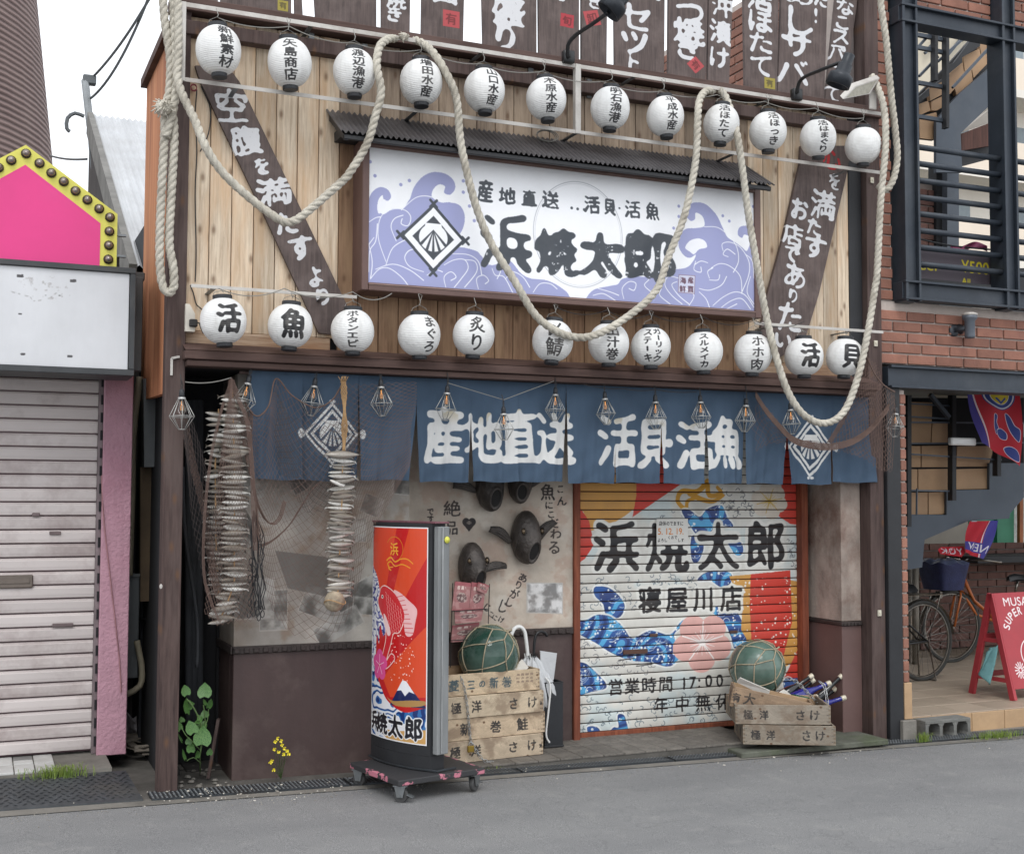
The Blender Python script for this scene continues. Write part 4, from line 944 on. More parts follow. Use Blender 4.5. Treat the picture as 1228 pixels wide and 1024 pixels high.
for X, nm in ((xa+.014, 0), (at(693, 120, RY).x, 1)):
    b = MB(); b.bbox(X-.018, X+.018, RY-.006, RY-.0025, zR-.02, zT, .001); b.bbox(X-.018, X-.015, RY-.0025, RY+.03, zR-.02, zT, .001)
    o = b.build('rail_upright', M_alu); tag(o, ['white upright bar closing the left end of the lantern frame', 'white upright bar in the middle of the lantern frame'][nm], 'bar')
zl1 = at(300, 345.5, RY).z
rail(XL+.10, at(428, 352, RY).x, zl1, 'short white rail above the lower left lanterns', .018, ends=(1.1, 1.7))
rail(at(905, 385, RY).x, XR, at(975, 391, RY).z, 'short white rail above the two lower right lanterns', .018, ends=(4.6, 5.2))
b = MB()
for px_, py_ in ((437, 66), (636, 94), (706, 107), (373, 48)):
    v = at(px_, py_, .04); b.bbox(v.x-.017, v.x+.017, .030, .040, v.z-.06, v.z+.06, .002)
    b.lathe([(.006, 0), (.006, .004), (0, .005)], 8, (0, 0, 0), M=Matrix.Translation((v.x, .030, v.z-.045)) @ Matrix.Rotation(PI/2, 4, 'X'))
tag(b.build('metal_strap', M_steel), 'small galvanised strap plates screwed under the top beam', 'strap')

# ================================================================== PAPER LANTERNS
LT = [('新鮮素材', 262, 61, 56, 61, 19, 0.40), ('矢島商店', 347, 76, 54, 60, 17, .05), ('渡辺漁港', 425, 87, 52, 57, 16, .22), ('増田水産', 505, 99, 52, 56, 16, .32), ('山口水産', 581, 109, 50, 54, 15, .48), ('木原水産', 655, 119, 49, 52, 15, .28), ('明石漁港', 732, 130, 48, 52, 15, .32),
      ('平成水産', 798, 140, 46, 49.5, 14, .42), ('活ほたて', 865, 149, 44.5, 48, 14, .20), ('活ほっき', 921, 158, 46, 48, 14, .38), ('活はまぐり', 981, 166, 45, 46, 13, .36), ('店', 1035, 175, 45, 45, 12, 1.5)]
LB = [('活', 268, 385, 57, 58, 34, .28), ('魚', 348, 391, 55, 55, 34, .18), ('ボタンエビ', 423, 397, 53, 54, 15, .0), ('まぐろ', 503, 402, 52, 53, 17, .60), ('炙り', 568, 402, 51, 52, 19, .18), ('〆鯖', 663, 409, 50, 52, 22, .12), ('出汁巻', 730, 412, 50, 51, 16, .22), ('ガーリック|ステーキ', 780.5, 416, 49, 49, 11, .12),
      ('スルメイカ', 843, 421.5, 48, 50, 12, .08), ('ホホ肉', 903, 424, 47, 50, 16, .28), ('活', 964, 428, 48, 47, 28, .42), ('貝', 1013, 428.5, 47, 47, 28, .44)]
CELL = 200; atlas = Canvas(CELL*2*6, CELL*4, (236, 235, 232))
_f_ = fbm(atlas.h, atlas.w, 60, 88, 5); atlas.fill(sstep(_f_, .5, .8), (200, 196, 190), .5)
LY = -.205
def lantern_shape(rx, rz, u0, v0):
    b = MB(); nu, nv = 36, 26; R_ = []
    for j in range(nv+1):
        t = -.5*PI*.88+PI*.88*j/nv; rr = math.cos(t)**.86*rx; zz = math.sin(t)/math.sin(.5*PI*.88)*rz*.985
        R_.append((rr, zz))
    uvs = []
    for j, (rr, zz) in enumerate(R_):
        for k in range(nu+1):
            a = 2*PI*k/nu; seam = 1-.012*(abs(math.sin(a*4+.4))**14)*-1
            rib = 1+.0022*(1 if j % 2 else -1)
            dn = 1+.014*math.sin(a*3+u0*7)*math.sin(j*.2+v0)+.010*math.sin(a*5+v0*3+j*.13)
            b.v.append((rr*rib*dn*math.sin(a), -rr*rib*dn*math.cos(a), zz)); uvs.append((k/nu, (zz/rz+1)/2))
    for j in range(nv):
        for k in range(nu): b.f.append((j*(nu+1)+k, j*(nu+1)+k+1, (j+1)*(nu+1)+k+1, (j+1)*(nu+1)+k))
    return b, uvs
def lantern_mat(img):
    m, n, l, p = new_mat('lantern_paper')
    t = n.new('ShaderNodeTexImage'); t.image = img; t.interpolation = 'Cubic'; uv = n.new('ShaderNodeUVMap'); uv.uv_map = 'UVMap'; l.new(uv.outputs[0], t.inputs[0])
    col = mixn(n, l, ramp(n, l, noise(n, l, 9, 5), [(.5, 0.), (.75, .30)]), t.outputs[0], lin((176, 170, 162)))
    col = mixn(n, l, ramp(n, l, noise(n, l, 3.2, 4, (6, 6, .8)), [(.5, 0.), (.7, .22)]), col, lin((176, 172, 168)))
    l.new(col, p.inputs['Base Color']); p.inputs['Roughness'].default_value = .45; p.inputs['Specular IOR Level'].default_value = .45
    tc = n.new('ShaderNodeTexCoord'); w = n.new('ShaderNodeTexWave'); w.wave_type = 'BANDS'; w.bands_direction = 'Z'; w.inputs['Scale'].default_value = 34; l.new(tc.outputs['Object'], w.inputs[0])
    l.new(bumpn(n, l, w.outputs['Fac'], .28, .006, bumpn(n, l, noise(n, l, 14, 4), .35, .02)), p.inputs['Normal'])
    tr = n.new('ShaderNodeBsdfTranslucent'); l.new(col, tr.inputs[0]); ms = n.new('ShaderNodeMixShader'); ms.inputs[0].default_value = .12
    l.new(p.outputs[0], ms.inputs[1]); l.new(tr.outputs[0], ms.inputs[2]); l.new(ms.outputs[0], n['Material Output'].inputs[0]); return m
M_cap = mat('lantern_cap', (40, 42, 46), .5, var=.15, scale=20, bump=.1)
M_wire = mat('wire', (150, 148, 142), .5, .4, var=.1)
M_cord = mat('black_cord', (46, 44, 44), .6)
todo = []
for row, lst in ((0, LT), (1, LB)):
    for i, (txt, px_, py_, w_, h_, cs, az) in enumerate(lst):
        ci, cj = i, row*2
        todo.append((row, i, txt, px_, py_, w_, h_, cs, az))
# every lantern gets a cell of the atlas: full turn across, top to bottom
Mk = np.zeros((atlas.h, atlas.w), np.float32); CW, CH = 400, 200
atl = Canvas(CW*6, CH*4, (246, 246, 244)); Mk = np.zeros((atl.h, atl.w), np.float32); Mbig = Mk.copy()
for row, i, txt, px_, py_, w_, h_, cs, az in todo:
    idx = row*12+i; ox, oy = (idx % 6)*CW, (idx//6)*CH
    ppu = CW/(2*PI)/(w_/2); ppv = CH/h_          # cell dots per photo pixel at the equator
    cols = txt.split('|'); fa = math.atan2(at(px_, py_, LY).x, LY-CAM.y); cs = cs*1.12; cu0 = ox+CW/2+(az-fa)*CW/(2*PI)
    big = cs > 25
    for ci, s_ in enumerate(cols):
        n_ = len(s_); cx = cu0+((len(cols)-1)/2-ci)*cs*ppu*1.15
        span = min(.86*h_, cs*1.05*n_)
        for q, ch in enumerate(s_):
            yy = (h_/2-span/2+span*(q+.5)/n_); lat = (yy/h_-.5)*2; widen = 1/max(.55, math.sqrt(max(0, 1-lat*lat))**.86)
            Tm = Mbig if big else Mk
            g_ = Canvas.glyph(atl, Tm, ch, cx, oy+yy*ppv, cs*ppu*widen, span/n_*ppv*1.08, PI/2 if ch == 'ー' else 0)
atl.fill(sstep(blur(Mk, 1), .08, .26), (50, 50, 52)); atl.fill(sstep(blur(Mbig, 4), .12, .22), (46, 46, 48))
M_lan = lantern_mat(atl.image('lantern_lettering'))
lab = {('活', 1, 0): 'leftmost big lantern of the lower row, bold 活', ('活', 1, 10): 'lower right lantern with bold 活 beside the hanging rope'}
for row, i, txt, px_, py_, w_, h_, cs, az in todo:
    idx = row*12+i; c = at(px_, py_, LY); kx = (at(px_+1, py_, LY)-at(px_, py_, LY)).x; dist_k = kx*math.cos(math.atan2(c.x, c.y-CAM.y))
    rx = w_/2*dist_k*.985; rz = h_/2*(at(px_, py_, LY).z-at(px_, py_+1, LY).z)*.955
    plain = txt.replace('|', '')
    ORD = ['leftmost', 'second', 'third', 'fourth', 'fifth', 'sixth', 'seventh', 'eighth', 'ninth', 'tenth', 'eleventh', 'twelfth']
    where = ('leftmost in' if i == 0 else f'{ORD[i]} from the left in')+(' the upper row' if row == 0 else ' the lower row')
    lb = f'white round paper lantern lettered {plain}, {where}' if (row, i) != (0, 11) else 'blank looking white paper lantern at the right end of the upper row'
    t = empty('paper_lantern', (c.x, c.y, c.z), lb, 'lantern', 'white paper lanterns on the front')
    b, uvs = lantern_shape(rx, rz, idx, idx*2.3); me = b.mesh('lantern_shade', M_lan, None, True)
    lay = me.uv_layers.new(name='UVMap'); n_ = len(me.loops); vi = np.empty(n_, np.int32); me.loops.foreach_get('vertex_index', vi)
    ua = np.array(uvs, np.float32)[vi]; cx_, cy_ = idx % 6, idx//6
    # u = 0.5 faces the street
    uu = ua[:, 0]; uu = (uu+.5) % 1.0
    me_f = uu.reshape(-1, 4); wrap = (me_f.max(1)-me_f.min(1)) > .5; me_f[wrap] = np.where(me_f[wrap] < .5, me_f[wrap]+1, me_f[wrap]); uu = np.clip(me_f.ravel(), 0, 1)
    out = np.stack([(cx_+.003+uu*.994)/6, 1-(cy_+1-np.clip(ua[:, 1], .01, .99))/4], 1); lay.data.foreach_set('uv', out.astype(np.float32).ravel())
    o = bpy.data.objects.new('lantern_shade', me); COL.objects.link(o); o.parent = t
    rc = rx*.42
    b = MB(); b.lathe([(rc*.98, rz-.012), (rc*1.02, rz-.004), (rc*1.02, rz+.012), (rc*.9, rz+.014), (rc*.88, rz+.004), (0, rz+.004)], 20); b.local('top_cap', M_cap, t, smooth=False)
    b = MB(); b.lathe([(0, -rz-.014), (rc*.8, -rz-.016), (rc*.84, -rz-.012), (rc*.84, -rz+.010)][::1], 20)
    b.local('bottom_cap', M_cap, t)
    top = (zT-.02 if row == 0 else (zl1-.02 if px_ < 430 or px_ > 930 else fz0-.01)); hg = max(.03, top-c.z-rz)
    b = MB(); b.tube([(-rc, 0, rz+.004), (-rc*.8, 0, rz+.03), (0, 0, rz+min(.05, hg*.8)), (rc*.8, 0, rz+.03), (rc, 0, rz+.004)], .0016, 4)
    b.tube([(0, 0, rz+min(.05, hg*.8)-.002), (.006, 0, rz+hg*.6), (0, .02, rz+hg)], .0022, 5)
    if idx % 2: b.tube([(.004, 0, rz+hg*.6), (.014, -.006, rz+hg*.9), (-.006, -.004, rz+hg*.98)], .0018, 4)
    b.local('hanger', M_wire, t)
    t.rotation_euler = (random.uniform(-.06, .08), random.uniform(-.07, .07)+(.10 if txt == '炙り' else .14 if txt == '〆鯖' else 0), 0)
# supply wire looping between lanterns
def loops(pts, Y, r, m, name, label, sag=5):
    b = MB()
    for p, q in zip(pts, pts[1:]):
        A_ = at(p[0], p[1], Y); B_ = at(q[0], q[1], Y); n_ = 10
        b.tube([A_.lerp(B_, k/n_)-Vector((0, 0, sag*.005*4*(k/n_)*(1-k/n_))) for k in range(n_+1)], r, 5)
    o = b.build(name, m); return tag(o, label, 'wire')
loops([(262, 22), (347, 32), (425, 52), (507, 60), (577, 77), (650, 86), (722, 98), (792, 110), (860, 114), (917, 122), (977, 130), (1035, 142)], -.17, .0028, M_wire, 'supply_wire', 'thin pale wire looping between the upper lanterns')
loops([(262, 346), (341, 346), (423, 350), (470, 352)], -.19, .0028, M_wire, 'supply_wire', 'thin pale wire sagging between the lower left lanterns', 8)
loops([(663, 366), (728, 372), (780, 376), (843, 380), (905, 384), (964, 386)], -.17, .0024, M_cord, 'supply_wire', 'dark wire hung between the lower lanterns under the sign', 8)
# ================================================================== ROPES
M_rope = mat('white_rope', (208, 202, 188), .85, var=.16, scale=16, bump=.7, bscale=220, dirt=(138, 128, 112), dirt_amt=.65)
def rope(pts, label, r=.0225, name='hanging_rope', Y0=-.30, pitch=.17):
    P_ = [at(p[0], p[1], p[2] if len(p) > 2 else Y0) for p in pts]; path = spline(P_, .010)
    b = MB(); b.tube(path, r, 18, lobes=3, pitch=.125); o = b.build(name, M_rope, smooth=True); return tag(o, label, 'rope')
def frayed(c, label, n=46, s_=.05, seed=1):
    rg = random.Random(seed); b = MB(); c = Vector(c)
    for i in range(n):
        d = Vector((rg.gauss(0, 1), rg.gauss(0, 1)*.7-.4, rg.gauss(0, 1)*.6)).normalized(); e = d.cross(Vector((0, 0, 1)))*.3
        L = s_*rg.uniform(.7, 1.25); b.tube([c+d*s_*.1, c+d*L*.6+e*L*.3, c+d*L+e*L-Vector((0, 0, L*.2))], .0032, 4)
    b.lathe([(0, -s_*.8), (s_*.62, -s_*.5), (s_*.78, 0), (s_*.6, s_*.5), (0, s_*.75)], 10, c)
    o = b.build('rope_knot', M_rope, smooth=True); return tag(o, label, 'rope knot')
rope([(213, -14, -.15), (214, 60, -.16), (214, 100, -.19), (233, 143, -.25), (247, 177), (267, 207), (300, 238), (334, 263), (348, 266.5), (365, 257), (410, 218), (421, 205), (440, 173), (450, 140), (457, 110, -.30), (452, 80, -.28), (455, 57, -.24), (465, 47.5, -.18), (474, 47, -.13)],
     'left swag of thick white rope looping over the slanted 空腹 board')
rope([(497, 48, -.12), (508, 53, -.18), (520, 64, -.24), (533, 84, -.28), (547, 117), (552, 167), (560, 207), (573, 254), (590, 294), (617, 337, -.33), (639, 374, -.34), (660, 393, -.34), (684, 403.5, -.34), (708, 403.5, -.34), (735, 391.5, -.34), (769, 367, -.34), (789.5, 344, -.33), (801, 310), (821, 258), (834, 195), (836.5, 150, -.28), (838.5, 122, -.24), (846, 110, -.18), (855, 110, -.12)],
     'middle swag of thick white rope hanging across the wave sign')
rope([(862, 108, -.12), (869, 114, -.18), (878.5, 139, -.25), (885, 167), (890.6, 205), (897.6, 258), (908, 320), (921, 389), (939, 455, -.34), (957, 490, -.35), (978, 506, -.35), (999, 505, -.35), (1016, 487, -.35), (1030, 448, -.34), (1040.5, 400, -.32), (1049, 347), (1052, 325), (1056, 244), (1062, 174), (1060, 130, -.26), (1051, 101, -.19), (1046, 92, -.12)],
     'right swag of thick white rope hanging down over the blue curtain')
rope([(1054, -30, -.24), (1057, 10, -.25), (1063, 52, -.25), (1068.5, 112, -.24), (1074, 160, -.22), (1076, 190, -.21), (1071, 216, -.20), (1062, 228, -.19), (1052, 222, -.17)], 'rope length doubled back beside the right post above the brick wall')
rope([(194, -30, -.12), (197, 20, -.12), (204, 70, -.12), (203, 110, -.12), (198, 130, -.12), (197, 167, -.13), (193.5, 234, -.13), (191.5, 300, -.13), (194, 338, -.13), (201, 351, -.14), (208, 345, -.14), (208, 322, -.14), (203, 290, -.13), (205.5, 234, -.13), (209, 167, -.13), (207, 136, -.12)],
     'rope hanging in a long doubled loop down the left post', pitch=.16)
rope([(207, -30, -.13), (209, 40, -.13), (211, 90, -.135), (209, 125, -.14), (203, 150, -.15), (199, 165, -.15)], 'second rope strand tied at the top of the left post')
frayed(at(196, 129, -.17), 'frayed white rope knot on the left post', 60, .055, 4)
frayed(at(484, 44, -.17), 'frayed white tie over the top rail above the fourth lantern', 40, .03, 9)

# ================================================================== NOREN CURTAIN
NY = .005
nz0, nz1 = at(520, 577, NY).z, 2.262
nx0, nx1 = at(298, 500, NY).x, at(1053, 500, NY).x
nr = PC(nx0-.02, nx1+.02, nz0-.03, nz1, NY, 430, (76, 94, 114))
nr.a *= (.9+.2*fbm(nr.h, nr.w, 90, 4, 4)[..., None])
zn1, zn2 = Z(5.848, 490, 450), Z(5.848, 690, 450)
T1, T2 = T(zn1, 5.848), T(zn2, 5.848); NW = (226, 226, 224)
M_ = nr.tx([T1('産', 258, 415, 330, 470), T1('地', 520, 430, 300, 420), T1('直', 775, 430, 290, 450), T1('送', 1020, 440, 310, 430),
            T2('活', 300, 455, 330, 430), T2('貝', 550, 470, 240, 420), T2('・', 658, 480, 200, 200), T2('活', 840, 490, 310, 400), T2('魚', 1060, 470, 250, 430)], bold=5.2, thr=.3, warp=4, seed=5)
nr.fill(M_, NW); nr.fill(M_*sstep(fbm(nr.h, nr.w, 46, 55), .55, .66)*sstep(np.linspace(1, 0, nr.h)[:, None]*np.ones((1, nr.w)), .55, .75), (196, 182, 150), .8)
for cx_, cy_, hw_, hh_ in ((398, 520, 33, 38), (973, 536, 26.5, 36)):
    cx, cy = nr.c(cx_, cy_); kx, ky = nr.k(cx_, cy_); crest(nr, cx, cy, hw_*kx, hh_*ky, NW, (66, 82, 102))
    for e in (-1, 1):
        for a in (-.9, 0, .9): nr.fill(nr.disc(cx+e*(hw_*1.08+2*math.cos(a))*kx, cy+3.4*math.sin(a)*ky, 6), NW)
M_nr = img_mat('noren_cloth', nr.image('noren_cloth'), .85, (62, 76, 94), .25, 4, .2, 300, streak=True, spec=.2, trans=.12)
nor = empty('noren_curtain', ((nx0+nx1)/2, NY, nz1), 'long dark blue split curtain with large white characters hanging under the eave', 'shop curtain')
tops = [298, 362, 430, 499, 565, 620.5, 679, 737.5, 793.5, 847, 892.5, 944, 997.5, 1046]
bots = [(299, 361), (363, 429), (432, 490), (503, 563), (567.5, 619.5), (621.5, 676), (680.5, 736.5), (738.5, 791.5), (796, 842.5), (851, 891.5), (893.5, 939), (950, 996), (998.5, 1051)]
for i, (bl, br) in enumerate(bots):
    a0, a1 = at(tops[i], 520, NY).x, at(tops[i+1], 520, NY).x; b0, b1 = at(bl, 578, NY).x, at(br, 578, NY).x; ph = i*1.7
    zb_ = nz0+(.0 if i != 12 else .012)+random.uniform(-.004, .004)
    def fn(u, v, a0=a0, a1=a1, b0=b0, b1=b1, ph=ph, zb_=zb_, i=i):
        t = max(0, (v-.22)/.78); t = t*t*(3-2*t)*.5+t*.5
        x = (a0+(a1-a0)*u)*(1-t)+(b0+(b1-b0)*u)*t
        y = NY+.016*v*math.sin(u*5.2+ph)+.008*v*math.sin(u*17+ph*2)+.0035*math.sin(u*31+v*5+ph)*v+.003*math.sin(v*26+u*9+ph)*v*v+.010*math.sin(v*3+ph)*v+.012*v*(abs(u-.5)*2)**3*(1 if i % 2 else -1)
        return (x, y, nz1+(zb_-nz1)*v+.004*v*math.sin(u*7+ph))
    b = MB(); b.grid(36, 40, fn); b.build('curtain_panel', M_nr, nor, smooth=True, uv=nr.uv())
b = MB(); b.tube([(nx0-.05, NY+.012, nz1-.012), (nx1+.03, NY+.012, nz1-.012)], .010, 8); b.build('curtain_rod', M_post, nor)

# ================================================================== CAGE LAMPS
M_glass, n_, l_, p_ = new_mat('bulb_glass'); p_.inputs['Transmission Weight'].default_value = .95; p_.inputs['Roughness'].default_value = .03; p_.inputs['Base Color'].default_value = lin((236, 232, 224)); p_.inputs['IOR'].default_value = 1.2
M_fil, n_, l_, p_ = new_mat('filament'); p_.inputs['Emission Color'].default_value = lin((255, 176, 92)); p_.inputs['Emission Strength'].default_value = 0.9; p_.inputs['Base Color'].default_value = lin((220, 140, 70))
M_cage = mat('cage_wire', (176, 176, 172), .35, .7, var=.15, scale=30, bump=0)
def cage_lamp():
    t = empty('cage_lamp', (0, 0, 0)); b = MB(); n = 8; z1_, z2_, z3_ = 0, -.092, -.158; r1, r2, r3 = .017, .063, .018
    for r_, z_ in ((r1, z1_), (r2, z2_), (r3, z3_)): b.tube([(r_*math.cos(2*PI*k/16), r_*math.sin(2*PI*k/16), z_) for k in range(16)], .0021, 5, closed=True)
    for k in range(n):
        a = 2*PI*k/n; c_, s_ = math.cos(a), math.sin(a); b.tube([(r1*c_, r1*s_, z1_), (r2*c_, r2*s_, z2_), (r3*c_, r3*s_, z3_)], .0019, 4)
    b.local('wire_cage', M_cage, t, smooth=True)
    b = MB(); b.lathe([(0, .05), (.010, .048), (.014, .03), (.014, -.01), (0, -.012)], 12); b.local('lamp_socket', M_cap, t, smooth=True)
    b = MB(); b.lathe([(.019, .006), (.0195, -.004), (.015, -.006)], 16); b.local('collar', mat('lamp_collar', (190, 190, 188), .4, .5), t, smooth=True)
    b = MB(); b.lathe([(.009, -.012), (.011, -.03), (.021, -.052), (.021, -.064), (.012, -.080), (0, -.084)], 14); g = b.local('bulb', M_glass, t, smooth=True)
    b = MB()
    for k in range(4): a = k*PI/2+.3; b.tube([(.003*math.cos(a), .003*math.sin(a), -.03), (.009*math.cos(a), .009*math.sin(a), -.04), (.007*math.cos(a), .007*math.sin(a), -.062)], .0009, 4)
    b.lathe([(.003, -.012), (.003, -.032), (0, -.034)], 6); b.local('filament', M_fil, g)
    b = MB(); b.tube([(0, 0, .048), (.002, 0, .07), (-.003, 0, .095), (0, .01, .125)], .0028, 5); b.tube([(-.008, 0, .05), (-.010, 0, .075), (0, 0, .092), (.010, 0, .075), (.008, 0, .05)], .0013, 4); b.local('hanging_cord', M_cord, t)
    return t
LMP = [(218, 478, -.22, 0, 'wire cage lamp hanging beside the left post'), (297, 461, -.06, .25, 'tilted wire cage lamp above the first fish string'), (377, 464, -.05, .1, 'wire cage lamp above the left shell crest'), (457, 465, -.07, .02, 'wire cage lamp over the plain blue curtain panel'),
       (536, 472, -.08, 0, 'wire cage lamp in front of the character 産, fifth from the left'), (604, 497, -.09, -.03, 'lowest wire cage lamp, hung from a drooping wire before 地'), (666, 474, -.08, .03, 'wire cage lamp in front of the character 送, seventh from the left'), (725.5, 479, -.08, .02, 'wire cage lamp left of the curtain character 活, eighth from the left'),
       (786, 483, -.08, 0, 'wire cage lamp in front of the character 貝, ninth from the left'), (840, 483, -.08, .03, 'wire cage lamp before the second 活 of the curtain, tenth from the left'), (894.5, 487, -.08, 0, 'wire cage lamp right of the curtain character 魚, eleventh from the left'), (948, 492, -.07, -.04, 'wire cage lamp beside the right shell crest and rope'), (1074, 497, -.12, .1, 'wire cage lamp behind the brown net at the right post')]
cl0 = cage_lamp(); used = False
for i, (px_, py_, Y, tilt, lb) in enumerate(LMP):
    t = cl0 if i == 0 else copy_tree(cl0); p = at(px_, py_, Y); t.location = p
    t.rotation_euler = (random.uniform(-.08, .08), tilt, random.uniform(0, 1)); s_ = .93+.1*random.random(); t.scale = (s_, s_, s_)
    tag(t, lb, 'cage lamp', 'wire cage lamps under the eave')
loops([(536, 459), (604, 479.5), (664, 457)], -.08, .0022, M_wire, 'lamp_wire', 'thin pale wire drooping in a V to the lowest cage lamp', 0)
loops([(700, 461), (748, 466), (786, 467), (835, 470)], -.08, .0022, M_cord, 'lamp_wire', 'dark wire along the eave above the right cage lamps', 2)
loops([(222, 458), (277, 453)], -.10, .003, M_wire, 'lamp_wire', 'pale wire from the left post to the first net hook', 3)

# ================================================================== FISHING NETS
M_net = mat('net_twine', (106, 86, 78), .9, var=.2, scale=12, bump=0)
M_net2 = mat('net_twine_dark', (70, 62, 60), .9, var=.2, scale=12, bump=0)
def net(b, fn, nu, nv, r=.0011):
    P_ = [[Vector(fn(i/nu, j/nv)) for i in range(nu+1)] for j in range(nv+1)]
    for j in range(nv):
        for i in range(nu):
            for a, c in (((i, j), (i+1, j+1)), ((i+1, j), (i, j+1))):
                if (i+j) % 2 == (0 if a == (i, j) else 1): continue
                p, q = P_[a[1]][a[0]], P_[c[1]][c[0]]; d = q-p
                if d.length < 1e-5: continue
                d.normalize(); s1 = d.cross(Vector((0, 1, 0))); s1.normalize(); s2 = s1.cross(d)
                vs = [x+s1*r*cc+s2*r*ss for x in (p, q) for cc, ss in ((0, 1), (.87, -.5), (-.87, -.5))]
                b.add(vs, [(0, 1, 4, 3), (1, 2, 5, 4), (2, 0, 3, 5)])
def poly_at(pl, t):
    # point at fraction t of a polyline of (px, py, Y)
    L = [0]
    for p, q in zip(pl, pl[1:]): L.append(L[-1]+math.hypot(p[0]-q[0], p[1]-q[1]))
    s_ = t*L[-1]
    for k in range(len(pl)-1):
        if s_ <= L[k+1]+1e-6:
            f = (s_-L[k])/max(1e-6, L[k+1]-L[k]); p, q = pl[k], pl[k+1]; return [p[i]+(q[i]-p[i])*f for i in range(3)]
    return list(pl[-1])
def net_between(b, top, bot, nu, nv, bulge=.02, wob=0.0, r=.0011):
    def fn(u, v):
        a, c = poly_at(top, u), poly_at(bot, u); x, y, Y = (a[i]+(c[i]-a[i])*v for i in range(3))
        x += wob*math.sin(v*9+u*6)*3; y += wob*2*math.sin(u*13+v*4)
        return at(x, y, Y-bulge*math.sin(v*PI)*(.6+.4*math.sin(u*11)))
    net(b, fn, nu, nv, r)
n1 = empty('fishing_net', at(350, 470, -.05), 'brown fishing net draped over the left curtain and pasted wall', 'fishing net')
b = MB()
hem = [(277, 453, -.04), (291, 478, -.06), (307, 499, -.07), (322, 487, -.06), (331, 454, -.03), (350, 474, -.06), (377, 488.5, -.07), (398, 480, -.06), (411, 459, -.05), (440, 462, -.06), (500, 457, -.06)]
net_between(b, hem, [(306, 600, -.06), (310, 680, -.03), (330, 735, -.02), (350, 760, -.01), (380, 770, -.01), (400, 765, -.01), (420, 740, -.01), (430, 700, -.02), (440, 660, -.03), (455, 620, -.04), (490, 560, -.05)], 64, 56, .03, .6, .0010)
b.build('net_mesh', M_net, n1)
b = MB(); net_between(b, [(332, 470, -.06), (345, 500, -.06), (385, 510, -.06), (440, 500, -.06)], [(330, 560, -.04), (375, 620, -.03), (400, 610, -.03), (420, 560, -.04)], 34, 26, .02, .8, .0013); b.build('net_mesh', M_net2, n1)
b = MB(); b.tube(spline([at(*p) for p in hem[:9]], .02), .0042, 6)
for k in range(3): b.tube(spline([at(x+k*1.5, y+k*.8, Y-.004*k) for x, y, Y in ((300, 492, -.06), (299, 530, -.05), (303, 585, -.04), (310, 610, -.03), (322, 627, -.02), (333, 622, -.02), (340, 600, -.02))], .02), .003, 5)
for k in range(3): b.tube(spline([at(x+k*1.2, y-k*1.4, Y) for x, y, Y in ((311, 656, .1), (325, 650, .08), (345, 632, .05), (358, 612, .02), (372, 590, .0), (384, 578, .0))], .02), .0034, 5)
b.build('hem_cord', M_net, n1)
n2 = empty('fishing_net', at(270, 600, -.05), 'brown net wrapped around the double fish string', 'fishing net')
b = MB(); net_between(b, [(274, 455, -.10), (277, 453, -.12), (281, 458, -.10)], [(244, 735, -.06), (262, 750, -.12), (300, 745, -.10), (309, 742, -.02)], 22, 74, .04, .3, .0010); b.build('net_mesh', M_net, n2)
b = MB(); net_between(b, [(215, 500, -.06), (220, 470, -.06)], [(248, 742, .06), (300, 742, .06)], 16, 50, .02, .6, .0011); b.build('net_mesh', M_net2, n2)
b = MB()
for k in range(5): b.tube(spline([at(x+k*1.1, y, Y) for x, y, Y in ((276, 455, -.1), (284, 480, -.12), (294, 505, -.13), (300, 560, -.12), (302, 620, -.1), (304, 660, -.08))], .03), .0017, 5)
for k in range(4): b.tube(spline([at(x+k*.9, y, Y) for x, y, Y in ((276, 456, -.1), (262, 500, -.11), (250, 560, -.1), (243, 640, -.09), (245, 700, -.08), (262, 745, -.08))], .03), .0014, 5)
for k in range(6): b.tube(spline([at(x+k*1.6, y, Y) for x, y, Y in ((216, 500, -.05), (228, 560, -.03), (243, 620, .0), (252, 690, .02), (268, 744, .0))], .03), .0016, 5)
b.build('hem_cord', M_net, n2)
# black knotted cords hanging beside the fish
b = MB(); rg = random.Random(5)
for k in range(9):
    x = 303+k*1.7; pts = [(304, 612, -.06)]+[(x+rg.uniform(-2.4, 2.4)-(8-k)*.35*(1-j/8), 640+j*13, -.05) for j in range(8)]; b.tube(spline([at(*p) for p in pts], .03), .0026, 4)
for k in range(14):
    x, y = rg.uniform(298, 316), rg.uniform(670, 740); c = at(x, y, -.06); b.tube([(c.x+.010*math.cos(a), c.y, c.z+.02*math.sin(a)) for a in [q*PI/4 for q in range(8)]], .0024, 4, closed=True)
tag(b.build('black_cord', M_black), 'bundle of black knotted cords hanging right of the double fish string', 'cord')
n3 = empty('fishing_net', at(1040, 480, -.05), 'brown fishing net bunched at the right post beside the rope', 'fishing net')
b = MB()
net_between(b, [(1037, 424, -.16), (1047, 434, -.17), (1060, 458, -.17), (1071, 469, -.16), (1073, 476, -.16)], [(996, 534, -.10), (1025, 545, -.12), (1050, 560, -.14), (1062, 566, -.16), (1068, 568, -.16)], 30, 28, .03, .7, .0012)
net_between(b, [(1036, 425, -.16), (1042, 440, -.17), (1050, 470, -.17)], [(994, 530, -.10), (1000, 540, -.10), (1040, 550, -.12)], 14, 28, .03, .7, .0012)
net_between(b, [(904, 468, -.03), (915, 485, -.04), (935, 510, -.05), (960, 528, -.06), (996, 532, -.1)], [(904, 545, -.03), (914, 538, -.03), (926, 530, -.04), (945, 532, -.05), (992, 540, -.09)], 24, 12, .01, .8, .0011)
b.build('net_mesh', M_net, n3)
b = MB()
